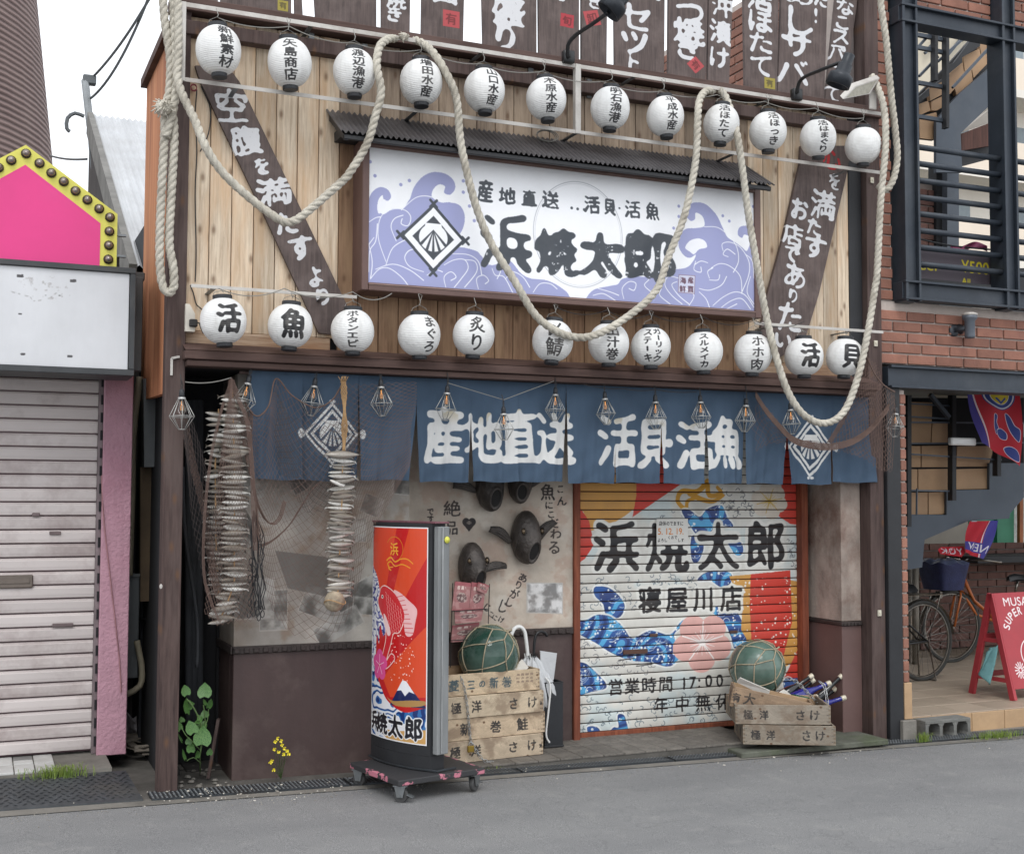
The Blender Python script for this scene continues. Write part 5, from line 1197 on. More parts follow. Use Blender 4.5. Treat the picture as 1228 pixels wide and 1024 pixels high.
for k in range(7): b.tube(spline([at(x, y+k*1.2, Y-.003*k) for x, y, Y in ((906, 469, -.04), (918, 488, -.05), (935, 508, -.07), (952, 524, -.08), (975, 531, -.1), (997, 532, -.11), (1022, 526, -.13), (1045, 510, -.15), (1066, 484, -.16))], .03), .003, 5)
for k in range(5): b.tube(spline([at(x-k*1.3, y, Y) for x, y, Y in ((1038, 426, -.16), (1030, 460, -.16), (1015, 500, -.14), (997, 531, -.11))], .03), .0026, 5)
b.tube(spline([at(*p) for p in ((1038, 424, -.17), (1048, 447, -.17), (1060, 462, -.17), (1073, 470, -.17))], .03), .005, 6)
for k in range(8): b.tube(spline([at(x-k*3.2, y-abs(k-3)*1.5, Y) for x, y, Y in ((1072, 472, -.16), (1073, 510, -.17), (1070, 566, -.16))], .03), .0016, 4)
b.build('hem_cord', M_net, n3)

# ================================================================== FISH STRINGS
def fishmat():
    m, n, l, p = new_mat('fish_skin'); tc = n.new('ShaderNodeTexCoord'); sx = n.new('ShaderNodeSeparateXYZ'); l.new(tc.outputs['Object'], sx.inputs[0])
    mr = n.new('ShaderNodeMapRange'); mr.inputs['From Min'].default_value = -.014; mr.inputs['From Max'].default_value = .014; l.new(sx.outputs[2], mr.inputs[0])
    col = ramp(n, l, mr.outputs[0], [(.0, lin((240, 238, 232))), (.45, lin((222, 220, 214))), (.62, lin((150, 146, 138))), (.9, lin((88, 84, 78)))])
    oi = n.new('ShaderNodeObjectInfo'); col = mixn(n, l, ramp(n, l, oi.outputs['Random'], [(.3, .75), (.8, .0)]), col, lin((112, 100, 86)))
    col = mixn(n, l, ramp(n, l, noise(n, l, 90, 3), [(.5, 0.), (.65, .4)]), col, lin((110, 104, 96)))
    l.new(col, p.inputs['Base Color']); p.inputs['Metallic'].default_value = .15; p.inputs['Roughness'].default_value = .3
    l.new(bumpn(n, l, noise(n, l, 160, 3), .2, .003), p.inputs['Normal']); return m
M_fish = fishmat()
b = MB(); L = .185; prof = [(-.5, .001), (-.44, .006), (-.34, .0115), (-.18, .0155), (0, .017), (.18, .0135), (.33, .008), (.42, .0035), (.46, .003)]
b.lathe([(r, x*L) for x, r in prof], 10, M=Matrix.Rotation(PI/2, 4, 'Y') @ Matrix.Scale(.8, 4, (0, 1, 0)))
b.add([(L*.44, 0, 0), (L*.56, .004, .016), (L*.53, 0, 0), (L*.56, -.004, -.014), (L*.44, .003, 0)], [(0, 1, 2), (0, 2, 3), (4, 2, 1), (4, 3, 2)])
b.add([(-.01, 0, .014), (.03, 0, .012), (.022, .001, .026)], [(0, 1, 2)])
fish_me = b.mesh('fish', M_fish, smooth=True)
M_jute = mat('jute', (176, 142, 102), .9, var=.25, scale=30, bump=.4)
def fish_string(cols, label):
    x0, y0, Y = cols[0][0][0]; t = empty('fish_string', at(x0, y0, Y), label, 'fish string', 'strings of dried fish'); rg = random.Random(int(x0))
    for pts, n, sc_ in cols:
        path = [at(*poly_at(pts, k/(n-1))) for k in range(n)]
        for k, p in enumerate(path):
            o = bpy.data.objects.new('fish', fish_me); COL.objects.link(o); o.parent = t
            fl = rg.choice([0, PI, 0]); o.location = Vector(p)+Vector((rg.uniform(-.012, .012), rg.uniform(-.02, .02), 0))-wloc(t)
            o.rotation_euler = (rg.uniform(-.5, .3), rg.uniform(-.14, .14)+(.25 if rg.random() > .93 else 0), fl+rg.uniform(-.35, .35)); s_ = sc_*rg.uniform(.88, 1.08); o.scale = (s_, s_*1.3, s_*rg.uniform(.9, 1.6))
        b = MB(); b.tube([path[0]+Vector((0, 0, .03))]+path, .004, 5); b.build('string', M_jute, t)
    return t
fish_string([([(279, 474, -.09), (281, 560, -.08), (281, 640, -.07), (281, 700, -.06), (270, 730, -.04), (262, 745, -.02)], 46, .78), ([(262, 497, .03), (258, 560, .04), (259, 650, .05), (262, 712, .06)], 36, .60)], 'double string of silvery dried fish inside the brown net')
t = fish_string([([(411, 547, -.10), (410, 600, -.09), (408, 650, -.08), (406, 690, -.08), (408, 714, -.08)], 36, .76)], 'single string of silvery dried fish on a straw rope')
o = inst(bpy.data.objects['fish'], t, at(411, 545, -.13)-wloc(t), (-1.1, 0, 0), (1.08, 1.5, 1.7))
b = MB(); rg = random.Random(3)
for k in range(9):
    a0 = k*2*PI/9; pts = []
    for j in range(14):
        tt = j/13; px_ = 412+1.2*math.sin(tt*3); c = at(px_, 458+84*tt, -.10); w = .012+.006*math.sin(tt*12); pts.append(c+Vector((w*math.cos(a0+tt*16), w*.7*math.sin(a0+tt*16), 0)))
    b.tube(pts, .0030, 5)
for k in range(14): c = at(412+rg.uniform(-4, 4), 459, -.1); b.tube([c, c+Vector((rg.uniform(-.02, .02), rg.uniform(-.02, .02), .035))], .002, 4)
tag(b.build('straw_rope', M_jute, smooth=True), 'twisted straw rope holding the single fish string', 'straw rope')
# wooden float with a carved face under the string
c = at(401, 721, -.10); b = MB()
for j in range(13):
    pass
b.lathe([(0, -.055), (.028, -.05), (.048, -.03), (.056, 0), (.05, .028), (.03, .05), (0, .055)], 18, c, M=Matrix.Rotation(.35, 4, 'Y'))
fl = b.build('buoy', mat('old_buoy', (176, 162, 140), .8, var=.2, scale=20, bump=.5, dirt=(96, 84, 70), dirt_amt=.7), smooth=True); tag(fl, 'small round weathered buoy hanging under the single fish string', 'buoy')
b = MB(); b.tube([(c.x+.057*math.cos(a), c.y-.01+.057*math.sin(a), c.z+.012*math.sin(a*2)) for a in [k*PI/10 for k in range(20)]], .003, 5, closed=True); b.tube([c+Vector((0, -.05, .02)), c+Vector((.02, 0, .06)), at(408, 705, -.08)], .003, 5); b.build('cord', M_jute, fl)
# ================================================================== FISH HEAD ORNAMENTS ON THE PLASTER
M_bronze = mat('bronze_fish', (74, 68, 64), .42, .25, var=.45, scale=14, bump=.7, bscale=45, dirt=(40, 38, 38), dirt_amt=.5)
M_mouth = mat('mouth_dark', (22, 20, 20), .8)
M_eye = mat('fish_eye', (120, 104, 84), .2, .3)
def rotto(d): return Vector(d).normalized().to_track_quat('Z', 'Y').to_matrix().to_4x4()
def fish_head(c, d, s_, label, up=1.0, fins=((-1, .1, .3), (1, .35, .1)), depth=1.0):
    c = Vector(c); M = rotto(d); t = empty('mounted_fish_ornament', c, label, 'fish ornament', 'fish head ornaments on the plaster wall')
    b = MB(); n = 20
    prof = [(.40, -.12), (.49, .0), (.52, .14), (.50, .26), (.45, .38), (.38, .48), (.31, .545), (.27, .57), (.275, .60), (.24, .615), (.20, .59), (.18, .52), (.0, .46)]
    S_ = Matrix.Diagonal((.66*s_, 1.08*s_, .95*s_*depth, 1)); SM = Matrix(((1, 0, 0, 0), (0, 1, -.42, .05), (0, 0, 1, 0), (0, 0, 0, 1))); S_ = S_ @ SM
    b.lathe([(r, z) for r, z in prof], n, (0, 0, 0), M=M @ S_); b.v = [tuple(Vector(v)+c) for v in b.v]
    h = b.build('head', M_bronze, t, smooth=True)
    b = MB(); b.lathe([(.205, .545), (.15, .50), (0, .48)], 14, (0, 0, 0), M=M @ S_ @ Matrix.Translation((0, 0, .035))); b.v = [tuple(Vector(v)+c) for v in b.v]; b.build('mouth', M_mouth, h)
    for sx in (-1, 1):
        e = c+(M @ S_ @ Vector((sx*.43, .30, .36))); b = MB(); r_ = .055*s_
        b.lathe([(0, -r_), (r_*.7, -r_*.7), (r_, 0), (r_*.7, r_*.7), (0, r_)], 12, e); b.build('eye', M_eye, h, smooth=True)
        b = MB(); b.tube([e+(M @ Vector((0, r_*1.35*math.cos(a), r_*1.35*math.sin(a)))) for a in [k*PI/6 for k in range(12)]], r_*.3, 5, closed=True); b.build('eye_rim', M_bronze, h, smooth=True)
        gp = [c+(M @ S_ @ Vector((sx*math.cos(a)*.5, math.sin(a)*.5, .22+.06*math.cos(a*2)))) for a in [k*.16-1.0 for k in range(13)]]; b = MB(); b.tube(gp, .014*s_, 5); b.build('gill', M_bronze, h, smooth=True)
    for side, ang, tip in fins:
        b = MB(); base = c+Vector((side*.34*s_, -.12*s_, -.18*s_)); L_ = .62*s_
        dx = Vector((side*math.cos(ang), -.15, math.sin(ang))); dn = Vector((-side*math.sin(ang), 0, math.cos(ang)))
        def fn(u, v, base=base, dx=dx, dn=dn, L_=L_): w = (.16+.30*math.sin(u*PI*.75+.15))*s_*.55; return base+dx*(u*L_)+dn*((v-.5)*w*(1-.25*u)+.10*s_*math.sin(u*2.6))+Vector((0, -.012*math.sin(v*26)*(.3+u)*.35-.04*s_*math.sin(v*PI), 0))
        b.grid(10, 14, fn); q = len(b.v); b.grid(10, 14, lambda u, v: Vector(fn(u, v))+Vector((0, .02, 0)))
        b.build('fin', M_bronze, t, smooth=True)
    return t
fish_head(at(626, 640, YM-.02), (.30, -1, -.42), .265, 'largest dark fish head ornament with open mouth and two raised fins', fins=((-1, .42, 0), (1, .75, 0)))
fish_head(at(562, 676, YM-.02), (.32, -1, -.35), .24, 'dark fish head ornament just right of the standing light box', fins=((1, .1, 0),))
fish_head(at(584, 580, YM-.02), (.1, -1, -.3), .25, 'upper fish head ornament half hidden by the curtain hem', fins=((-1, .12, 0),))
fish_head(at(622, 575, YM-.02), (-.2, -1, -.3), .22, 'small fish head ornament beside the upper one, under the curtain hem', fins=((1, .4, 0),))

# ================================================================== WOODEN FISH CRATES
M_cr = wood('crate_wood', (188, 162, 132), (150, 124, 98), (170, 140, 108), axis='X', rand=.05, knots=True, bump=.3)
def crate_print(name, L, H, items, tone, stamp=None, seed=1, ink=(52, 50, 50)):
    cv = Canvas(L*620, H*620, tone); g = vnoise(cv.h, cv.w, 9, seed) if False else 0
    rg = np.random.RandomState(seed)
    base = fbm(cv.h*1, max(8, cv.w//14), 7, seed, 4); xi = np.minimum((np.arange(cv.w)/14).astype(int), base.shape[1]-1); gr = fbm(cv.h*1, cv.w, 60, seed+4, 5)
    lines = np.interp(np.arange(cv.h)[:, None]*1.0+14*gr*6, np.arange(cv.h*3), rg.rand(cv.h*3)); cv.a = cv.a*(.80+.16*lines[..., None]+.16*gr[..., None])
    cv.fill(sstep(fbm(cv.h, cv.w, 50, seed+7, 5), .5, .72), (112, 92, 76), .45)
    for k in range(3): x, y = rg.uniform(0, cv.w), rg.uniform(0, cv.h); cv.fill(cv.disc(x, y, 5, 4), (92, 66, 48), .8)
    if items: cv.fill(cv.text([(ch, x*cv.w, y*cv.h, w*cv.h, h*cv.h, r) for ch, x, y, w, h, r in items], bold=4.6, thr=.3, warp=2.5, seed=seed)*(1-.35*sstep(fbm(cv.h, cv.w, 14, seed+9), .55, .7)), ink, .92)
    if stamp:
        x, y, w, h = (stamp[0]*cv.w, stamp[1]*cv.h, stamp[2]*cv.h, stamp[3]*cv.h)
        for r_ in range(3):
            for c_ in range(4): cv.fill(cv.text([(rg.choice(list('海鮮産直漁港')), x+c_*w/4, y+r_*h/3, w/4, h/3.4, 0)], bold=.8), (110, 92, 84), .6)
    # finger joints
    for k in range(5):
        for x0 in (0, cv.w-9): cv.fill(cv.poly([(x0, k*cv.h/5), (x0+9, k*cv.h/5), (x0+9, k*cv.h/5+cv.h/10), (x0, k*cv.h/5+cv.h/10)]), (112, 92, 72), .55)
    return cv
def crate(loc, rz, L, Wd, H, items, label, seed, tone=(176, 152, 124), ink=(52, 50, 50), stamp=None, ends=None, tilt=(0, 0)):
    # origin: front left bottom corner; x along the front, y into the depth
    t = empty('wooden_crate', loc, label, 'wooden crate', 'wooden fish crates', rz); t.rotation_euler = (tilt[0], tilt[1], rz); th = .014
    cv = crate_print('p', L, H, items, tone, stamp, seed, ink); m_ = img_mat('crate_print', cv.image('crate_print'), .8, (110, 96, 80), .25, 6, .3, 30, wood_bump=(.1, 1, 1))
    b = MB(); b.bbox(0, L, 0, th, 0, H, .002); b.local('front_board', m_, t, uv=lambda v: (v.x/L, v.z/H))
    b = MB(); b.bbox(0, L, Wd-th, Wd, 0, H, .002); b.local('back_board', M_cr, t)
    cv = crate_print('e', Wd, H, ends or [], tuple(int(x*.94) for x in tone), None, seed+30, ink); me_ = img_mat('crate_end_print', cv.image('crate_end_print'), .8, (110, 96, 80), .3, 6, .3, 30)
    for x in (.0005, L-th-.0005): b = MB(); b.bbox(x, x+th, th+.0005, Wd-th-.0005, 0, H, .002); b.local('end_board', me_, t, uv=lambda v: (1-v.y/Wd, v.z/H))
    b = MB(); b.bbox(th+.001, L-th-.001, th+.001, Wd-th-.001, .004, .014, .001); b.local('base_board', M_cr, t)
    b = MB()
    for x in (.012, .022, L-.022, L-.012):
        for z in (.02, H/2, H-.02): b.lathe([(.0025, 0), (.0025, .0015), (0, .002)], 6, (x, 0, z), M=Matrix.Rotation(PI/2, 4, 'X'))
    b.local('nail', M_steel_d, t); return t
f0 = atz(512, 919, SZ+.004); f1 = atz(651.5, 903.5, SZ+.004); az = math.atan2(f1.y-f0.y, f1.x-f0.x); LC = (f1-f0).length; HC = .1235
K = lambda ch, x, w=.62, y=.5, h=None, r=0: (ch, x, y, w, h or w, r)
stk = [([K('極', .235), K('洋', .41), K('さ', .73, .62), K('け', .895, .62), K('漁', .975, .18, .6)], 'bottom crate of the left stack beside the light box, stencilled さけ', (196, 178, 154), None, None),
       ([K('新', .31, .66), K('巻', .565, .66), K('鮭', .80, .70)], 'second crate from the bottom of the left stack', (206, 184, 156), None, (.90, .72, .5, .16)),
       ([K('極', .235), K('洋', .41), K('さ', .73, .62), K('け', .895, .62), K('漁', .975, .18, .6)], 'third crate from the bottom of the left stack', (204, 186, 160), None, None),
       ([K('菱', .235, .62), K('三', .38, .5), K('の', .48, .4), K('新', .585, .56), K('巻', .70, .6)], 'top crate of the left stack holding the green glass float', (208, 186, 156), (66, 84, 92), (.80, .22, 1.0, .5))]
for i, (it, lb, tone, ink_, st_) in enumerate(stk):
    off = (0, .006, .002, -.006)[i]; p = Vector((f0.x+off*math.cos(az), f0.y+(0, .004, .001, .008)[i], SZ+.002+i*(HC+.002)))
    crate(p, az+(.0, .012, -.01, .006)[i], LC+(0, .012, -.004, -.012)[i], .36, HC, it, lb, 20+i, tone, ink_ or (50, 48, 48), st_)
ZL = SZ+4*(HC+.002)
# right stack
q0 = atz(891, 892, SZ+.004); q1 = atz(1002.5, 893.5, SZ+.004); az2 = math.atan2(q1.y-q0.y, q1.x-q0.x); L2 = (q1-q0).length; H2 = .118
IT = [K('極', .135, .56), K('洋', .30, .56), K('さ', .68, .62), K('け', .83, .62)]
crate((q0.x, q0.y, SZ+.002), az2, L2, .40, H2, IT, 'bottom crate of the right stack, mossy along its lower edge', 31, (148, 138, 124), ends=[K('大', .3, .7), K('漁', .7, .6)])
c2 = crate((q0.x-.035, q0.y+.03, SZ+.002+H2+.003), az2+.02, L2+.02, .40, H2, IT, 'second crate of the right stack with bottles and a steel chain over its rim', 32, (158, 148, 134), ends=[K('函', .3, .7)] if '函' in GL else [K('大', .5, .7)])
Z2 = SZ+2*(H2+.003)
c3 = crate((q0.x-.03, q0.y+.10, Z2-.020), az2-.05, .50, .19, .125, [K('広', .74, .6, .55), K('漁', .90, .5, .6), K('大', .22, .7, .45), K('有', .06, .5, .5)], 'turned upper crate behind the right glass float, lettered 広', 33, (160, 136, 112), ends=[K('旬', .5, .6)], tilt=(0, .20))
# glass floats in rope nets
def floatmat():
    m, n, l, p = new_mat('float_glass'); p.inputs['Base Color'].default_value = lin((104, 150, 128)); p.inputs['Transmission Weight'].default_value = .45; p.inputs['Roughness'].default_value = .10; p.inputs['IOR'].default_value = 1.45
    l.new(ramp(n, l, noise(n, l, 3.5, 4), [(.35, lin((58, 92, 80))), (.68, lin((134, 162, 150)))]), p.inputs['Base Color']); l.new(ramp(n, l, noise(n, l, 5, 4), [(.4, .06), (.7, .28)]), p.inputs['Roughness']); return m
M_float = floatmat(); M_twine = mat('float_twine', (168, 156, 132), .9, var=.2, scale=40, bump=.3)
def glass_float(c, r, label, seed, tilt):
    c = Vector(c); t = empty('glass_float', (c.x, c.y, c.z-r), label, 'glass float', 'green glass fishing floats in rope nets'); Mt = Matrix.Rotation(tilt[0], 4, 'X') @ Matrix.Rotation(tilt[1], 4, 'Y')
    b = MB(); b.lathe([(0, -r)]+[(r*math.cos(a), r*math.sin(a)) for a in [(-.5+k/24)*PI for k in range(1, 24)]]+[(0, r)], 40, c); g = b.build('glass_ball', M_float, t, smooth=True)
    b = MB(); N = 6; lat = [62, 26, -8, -42, -72]; nodes = []
    for j, la in enumerate(lat): nodes.append([(math.radians(la+random.uniform(-4, 4)), 2*PI*(k+.5*(j % 2))/N+random.uniform(-.08, .08)) for k in range(N)])
    def sp_(la, lo, k=1.012): return c+(Mt @ Vector((math.cos(la)*math.cos(lo), math.cos(la)*math.sin(lo), math.sin(la))))*r*k
    def arc(p, q):
        a = (sp_(*p)-c).normalized(); d = (sp_(*q)-c).normalized(); return [c+(a.lerp(d, u/6)).normalized()*r*1.014 for u in range(7)]
    top = (PI/2, 0)
    for k in range(N): b.tube(arc(top, nodes[0][k]), .0042, 5)
    for j in range(len(lat)-1):
        for k in range(N):
            k2 = (k+1) % N if j % 2 else (k-1) % N
            b.tube(arc(nodes[j][k], nodes[j+1][k]), .0040, 5); b.tube(arc(nodes[j][k], nodes[j+1][k2]), .0040, 5)
    for row_ in nodes:
        for nd in row_: p = sp_(*nd, 1.02); b.lathe([(0, -.008), (.008, 0), (0, .008)], 6, p)
    b.tube([sp_(PI/2, 0, 1.0), sp_(PI/2, 0, 1.06), sp_(1.45, .4, 1.14), sp_(1.3, .6, 1.10)], .005, 5)
    b.build('rope_net', M_twine, t, smooth=True); return t
cL = at(586, 785, .30); cL.z = ZL+.155; cL = at(586, 785, .24)
glass_float(cL, .178, 'green glass float in a rope net sitting in the left crate stack', 1, (.5, .5))
glass_float(at(908, 800, .20), .178, 'green glass float in a rope net on the right crates before the shutter', 2, (.75, .35))

# boards and clutter in the crates
M_paper = mat('old_paper', (206, 202, 194), .8, var=.08, scale=12, bump=.1, dirt=(160, 150, 136), dirt_amt=.4)
def slab_px(pts, Y, th, m, name, label, cat, dy=0.0):
    P_ = [at(x, y, yy if yy is not None else Y) for x, y, yy in pts]; n_ = (P_[1]-P_[0]).cross(P_[2]-P_[0]).normalized()*th
    b = MB(); k = len(P_); b.add(P_+[p+n_ for p in P_], [tuple(range(k)), tuple(range(2*k-1, k-1, -1))]+[(i, i+k, (i+1) % k+k, (i+1) % k) for i in range(k)]); o = b.build(name, m); return tag(o, label, cat)
slab_px([(884, 818, .02), (888, 813, .0), (923.5, 828.5, -.02), (920, 836, -.01)], 0, .012, M_alu, 'picture_frame', 'pale thin frame wedged under the right glass float', 'frame')
slab_px([(928, 834, .02), (940, 826, .03), (958, 840, .0), (946, 846, -.01)], 0, .01, M_paper, 'folded_paper', 'crumpled white paper beside the right glass float', 'paper')
slab_px([(612, 805, .14), (626, 790, .2), (634, 800, .18), (622, 812, .12)], 0, .012, M_paper, 'folded_paper', 'folded pale paper stuck in the top left crate beside the float', 'paper')
# bottles lying in the right crates, necks up to the right
def bottle_mat(name, col, tr=.3):
    m, n, l, p = new_mat(name); p.inputs['Base Color'].default_value = lin(col); p.inputs['Transmission Weight'].default_value = tr; p.inputs['Roughness'].default_value = .12; p.inputs['Coat Weight'].default_value = .5; return m
MBt = {'blue': bottle_mat('blue_glass', (44, 48, 150)), 'green': bottle_mat('green_glass', (30, 96, 56)), 'black': bottle_mat('black_glass', (30, 32, 34), .1)}
M_capm = mat('bottle_cap', (206, 198, 178), .4, .2, var=.15, scale=60, bump=.2)
def bottle(c0, c1, kind, label, L=.40):
    c0 = Vector(c0); c1 = Vector(c1); d = (c0-c1).normalized(); base = c1+d*L; t = empty('bottle', base, label, 'bottle', 'glass bottles lying in the right crates'); M = rotto(-d)
    prof = [(0, 0), (.034, .002), (.037, .010), (.037, L*.50), (.034, L*.58), (.020, L*.70), (.0145, L*.78), (.0135, L*.95), (.0155, L*.96), (.0155, L*.985), (0, L*.985)]
    b = MB(); b.lathe(prof, 18, base, M=M); b.build('bottle_body', MBt[kind], t, smooth=True)
    b = MB(); b.lathe([(.0165, L*.955), (.0175, L*.96), (.0175, L*1.02), (.015, L*1.03), (0, L*1.03)], 16, base, M=M); b.build('bottle_cap', M_capm, t, smooth=True)
for c0, c1, kd, lb in (((930, 862, .12), (1012, 836.5, .02), 'blue', 'lowest blue glass bottle pointing right out of the crate'), ((925, 848, .14), (994, 819, .06), 'blue', 'upper blue glass bottle behind the chain hook'), ((920, 842, .1), (978.5, 835.5, .04), 'green', 'green glass bottle in the right crate'),
                       ((915, 850, .2), (973, 810.5, .12), 'black', 'black bottle nearest the right glass float'), ((920, 858, .25), (975, 815.5, .15), 'black', 'black bottle just below another at the float'), ((950, 866, .22), (1009, 810.5, .12), 'black', 'black bottle reaching highest at the right of the crate'), ((950, 866, .28), (1001.5, 826, .18), 'black', 'black bottle seen only by its pale cap right of the hook')):
    bottle(at(*c0), at(*c1), kd, lb, .42 if kd != 'green' else .36)
# chains and padlock
M_chain = mat('zinc_chain', (176, 178, 178), .3, .85, var=.15, scale=40, bump=.05)
def chain(pts, label, lw=.0036, ll=.030):
    path = spline([at(*p) for p in pts], .004); b = MB(); acc = 0; last = path[0]; k = 0; cum = [0]
    for p, q in zip(path, path[1:]): cum.append(cum[-1]+(q-p).length)
    s_ = 0
    while s_ < cum[-1]:
        i = max(1, min(len(path)-2, int(np.searchsorted(cum, s_)))); c = path[i]; d = (path[i+1]-path[i-1]).normalized(); a = d.cross(Vector((0, 1, 0)));
        if a.length < .1: a = Vector((1, 0, 0))
        a.normalize(); e = d.cross(a); w = a if k % 2 else e; ring = []
        for q in range(12): t_ = 2*PI*q/12; ring.append(c+d*(ll*.5*math.cos(t_)+(.006 if math.cos(t_) > 0 else -.006)*.6)+w*(ll*.30*math.sin(t_)))
        b.tube(ring, lw*.5*1.2, 5, closed=True); s_ += ll*.72; k += 1
    o = b.build('steel_chain', M_chain, smooth=True); return tag(o, label, 'chain')
chain([(553, 813, .03), (557, 826, .03), (560, 845, .03), (562, 866, .03), (564.5, 890, .03)], 'thin dark chain hanging down the front of the left crates', .003, .026)
chain([(565, 890, .02), (571, 900, .02), (580, 911, .02), (593, 914.5, .02)], 'loose end of chain trailing from the padlock', .0034, .028)
chain([(941, 812, .0), (948, 814, -.02), (957, 819, -.03), (969, 831, -.04), (983, 845.7, -.05)], 'steel chain slanting across the bottles in the right crate', .0042, .034)
chain([(984, 818, .0), (988, 822, -.02), (990.5, 832, -.05), (993, 848, -.07), (994, 866, -.08), (993.5, 882, -.08), (993, 895, -.08)], 'steel chain hanging down the front of the right crates', .0042, .034)
c = at(564.5, 897, .015); lk = empty('padlock', c-Vector((0, 0, .02)), 'small brass padlock on the chain of the left crates', 'padlock'); b = MB(); b.bbox(c.x-.020, c.x+.020, c.y-.008, c.y+.008, c.z-.022, c.z+.014, .003, ); b.build('lock_body', mat('brass', (168, 140, 66), .35, .8, var=.15), lk)
b = MB(); b.tube([c+Vector((.013*math.cos(a), 0, .014+.020*math.sin(a)*1.1)) for a in [k*PI/8 for k in range(9)]], .003, 6); b.build('shackle', M_chain, lk, smooth=True)

# ================================================================== UMBRELLAS, BIN, LEAFLETS
M_bin, n_, l_, p_ = new_mat('smoky_bin'); p_.inputs['Base Color'].default_value = lin((58, 60, 64)); p_.inputs['Transmission Weight'].default_value = .35; p_.inputs['Roughness'].default_value = .25
p0 = at(651, 893, .34); bn = empty('umbrella_bin', (p0.x+.02, .36, SZ), 'narrow dark smoky plastic bin holding two umbrellas', 'umbrella bin'); bx0, bx1, by0, by1 = at(651, 880, .28).x, at(669, 880, .28).x+.02, .25, .40; bh = at(668, 817, .28).z
b = MB(); zb0 = SZ+.002
for a in ((bx0, bx1, by0, by0+.005), (bx0, bx1, by1-.005, by1), (bx0, bx0+.005, by0+.0055, by1-.0055), (bx1-.005, bx1, by0+.0055, by1-.0055)): b.box(*a, zb0, bh)
b.build('bin_wall', M_bin, bn); MB().bbox(bx0-.006, bx1+.006, by0-.006, by1+.006, zb0, zb0+.012, .003).build('bin_base', M_black, bn)
b = MB(); b.tube([(bx0, by0, bh), (bx1, by0, bh), (bx1, by1, bh), (bx0, by1, bh)], .004, 5, closed=True); b.build('bin_rim', M_black, bn)
M_vinyl, n_, l_, p_ = new_mat('clear_vinyl'); p_.inputs['Base Color'].default_value = lin((226, 228, 230)); p_.inputs['Transmission Weight'].default_value = .25; p_.inputs['Roughness'].default_value = .35; p_.inputs['IOR'].default_value = 1.15; l_.new(bumpn(n_, l_, noise(n_, l_, 18, 5), .6, .01), p_.inputs['Normal'])
M_white = mat('white_plastic', (226, 226, 224), .35, var=.03, bump=0); M_blackp = mat('black_plastic', (28, 28, 30), .35, var=.1, bump=0)
def umbrella(hook, foot, mh, label, drape, r=.012):
    pts = [at(*p) for p in hook]; ft = at(*foot); t = empty('umbrella', ft, label, 'umbrella', 'umbrellas in the smoky bin')
    b = MB(); b.tube(spline(pts, .008), r, 8); b.build('handle', mh, t, smooth=True)
    b = MB(); b.tube([pts[-1], ft], .005, 6); b.build('shaft', M_steel, t)
    top = pts[-1].lerp(ft, .04); b = MB(); N = 24
    def fn(u, v):
        a = u*2*PI; w = (.014+.085*math.sin(min(1, v*1.25)*PI)**.8*(1-.35*v))*drape; w *= 1+.28*math.sin(a*8+v*3); p = top.lerp(ft, v*.96); return p+Vector((w*math.cos(a), w*.7*math.sin(a), (.02*math.sin(a*8) if v < .1 else 0)))
    b.grid(48, 14, fn); b.build('canopy', M_vinyl, t, smooth=True)
    b = MB()
    for k in range(8): a = k*PI/4; e = top+Vector((.022*drape*math.cos(a), .018*math.sin(a), .012)); b.tube([e, e+Vector((.004*math.cos(a), 0, .022))], .0028, 5)
    b.build('rib_tip', mh, t)
umbrella([(612, 769, .30), (614, 759, .30), (618, 752.5, .30), (624, 751.5, .30), (629, 757, .30), (631, 768, .30), (633, 786, .30)], (662, 885, .32), M_white, 'clear vinyl umbrella with a white hooked handle', 1.15)
umbrella([(656, 763, .28), (654, 759, .28), (649, 757, .28), (643.5, 760, .28), (641, 769, .28), (640, 786, .28)], (654, 885, .30), M_blackp, 'clear vinyl umbrella with a black hooked handle', .8, .009)
slab_px([(648, 780, .30), (668, 783, .34), (664, 815, .34), (650, 817, .30)], 0, .006, M_vinyl, 'umbrella_cover', 'loose flap of clear plastic sticking out of the umbrella bin', 'plastic cover')
b = MB(); b.tube(spline([at(654, 812, .24), at(660, 822, .23), at(658, 850, .23), at(655, 880, .23), at(659, 890, .23)], .01), .006, 6); tag(b.build('white_strap', M_white), 'white strap trailing down the front of the umbrella bin', 'strap')
M_pink = None
def leaflet_img(seed):
    cv = Canvas(150, 210, (168, 116, 116)); cv.fill(sstep(fbm(210, 150, 40, seed), .45, .6), (190, 150, 146), .8)
    cv.fill(cv.disc(75, 110, 46, 34), (90, 70, 72), .7); cv.fill(sstep(fbm(210, 150, 16, seed+3), .5, .6)*cv.disc(75, 110, 48, 36), (206, 190, 180), .8); cv.fill(cv.poly([(0, 0), (150, 0), (150, 26), (0, 30)]), (170, 90, 98), .7)
    cv.fill(cv.text([('産', 40, 40, 34, 34), ('直', 76, 40, 34, 34), ('!', 110, 40, 30, 34)], bold=2), (240, 220, 210)); return cv.image('leaflet_print')
rk = empty('leaflet_rack', at(560, 765, .28), 'wire rack of pink leaflets on the plaster wall behind the light box', 'leaflet rack'); Mlf = [img_mat('leaflet', leaflet_img(k), .4, grime_amt=.1, bump=0) for k in (1, 2)]
k = 0
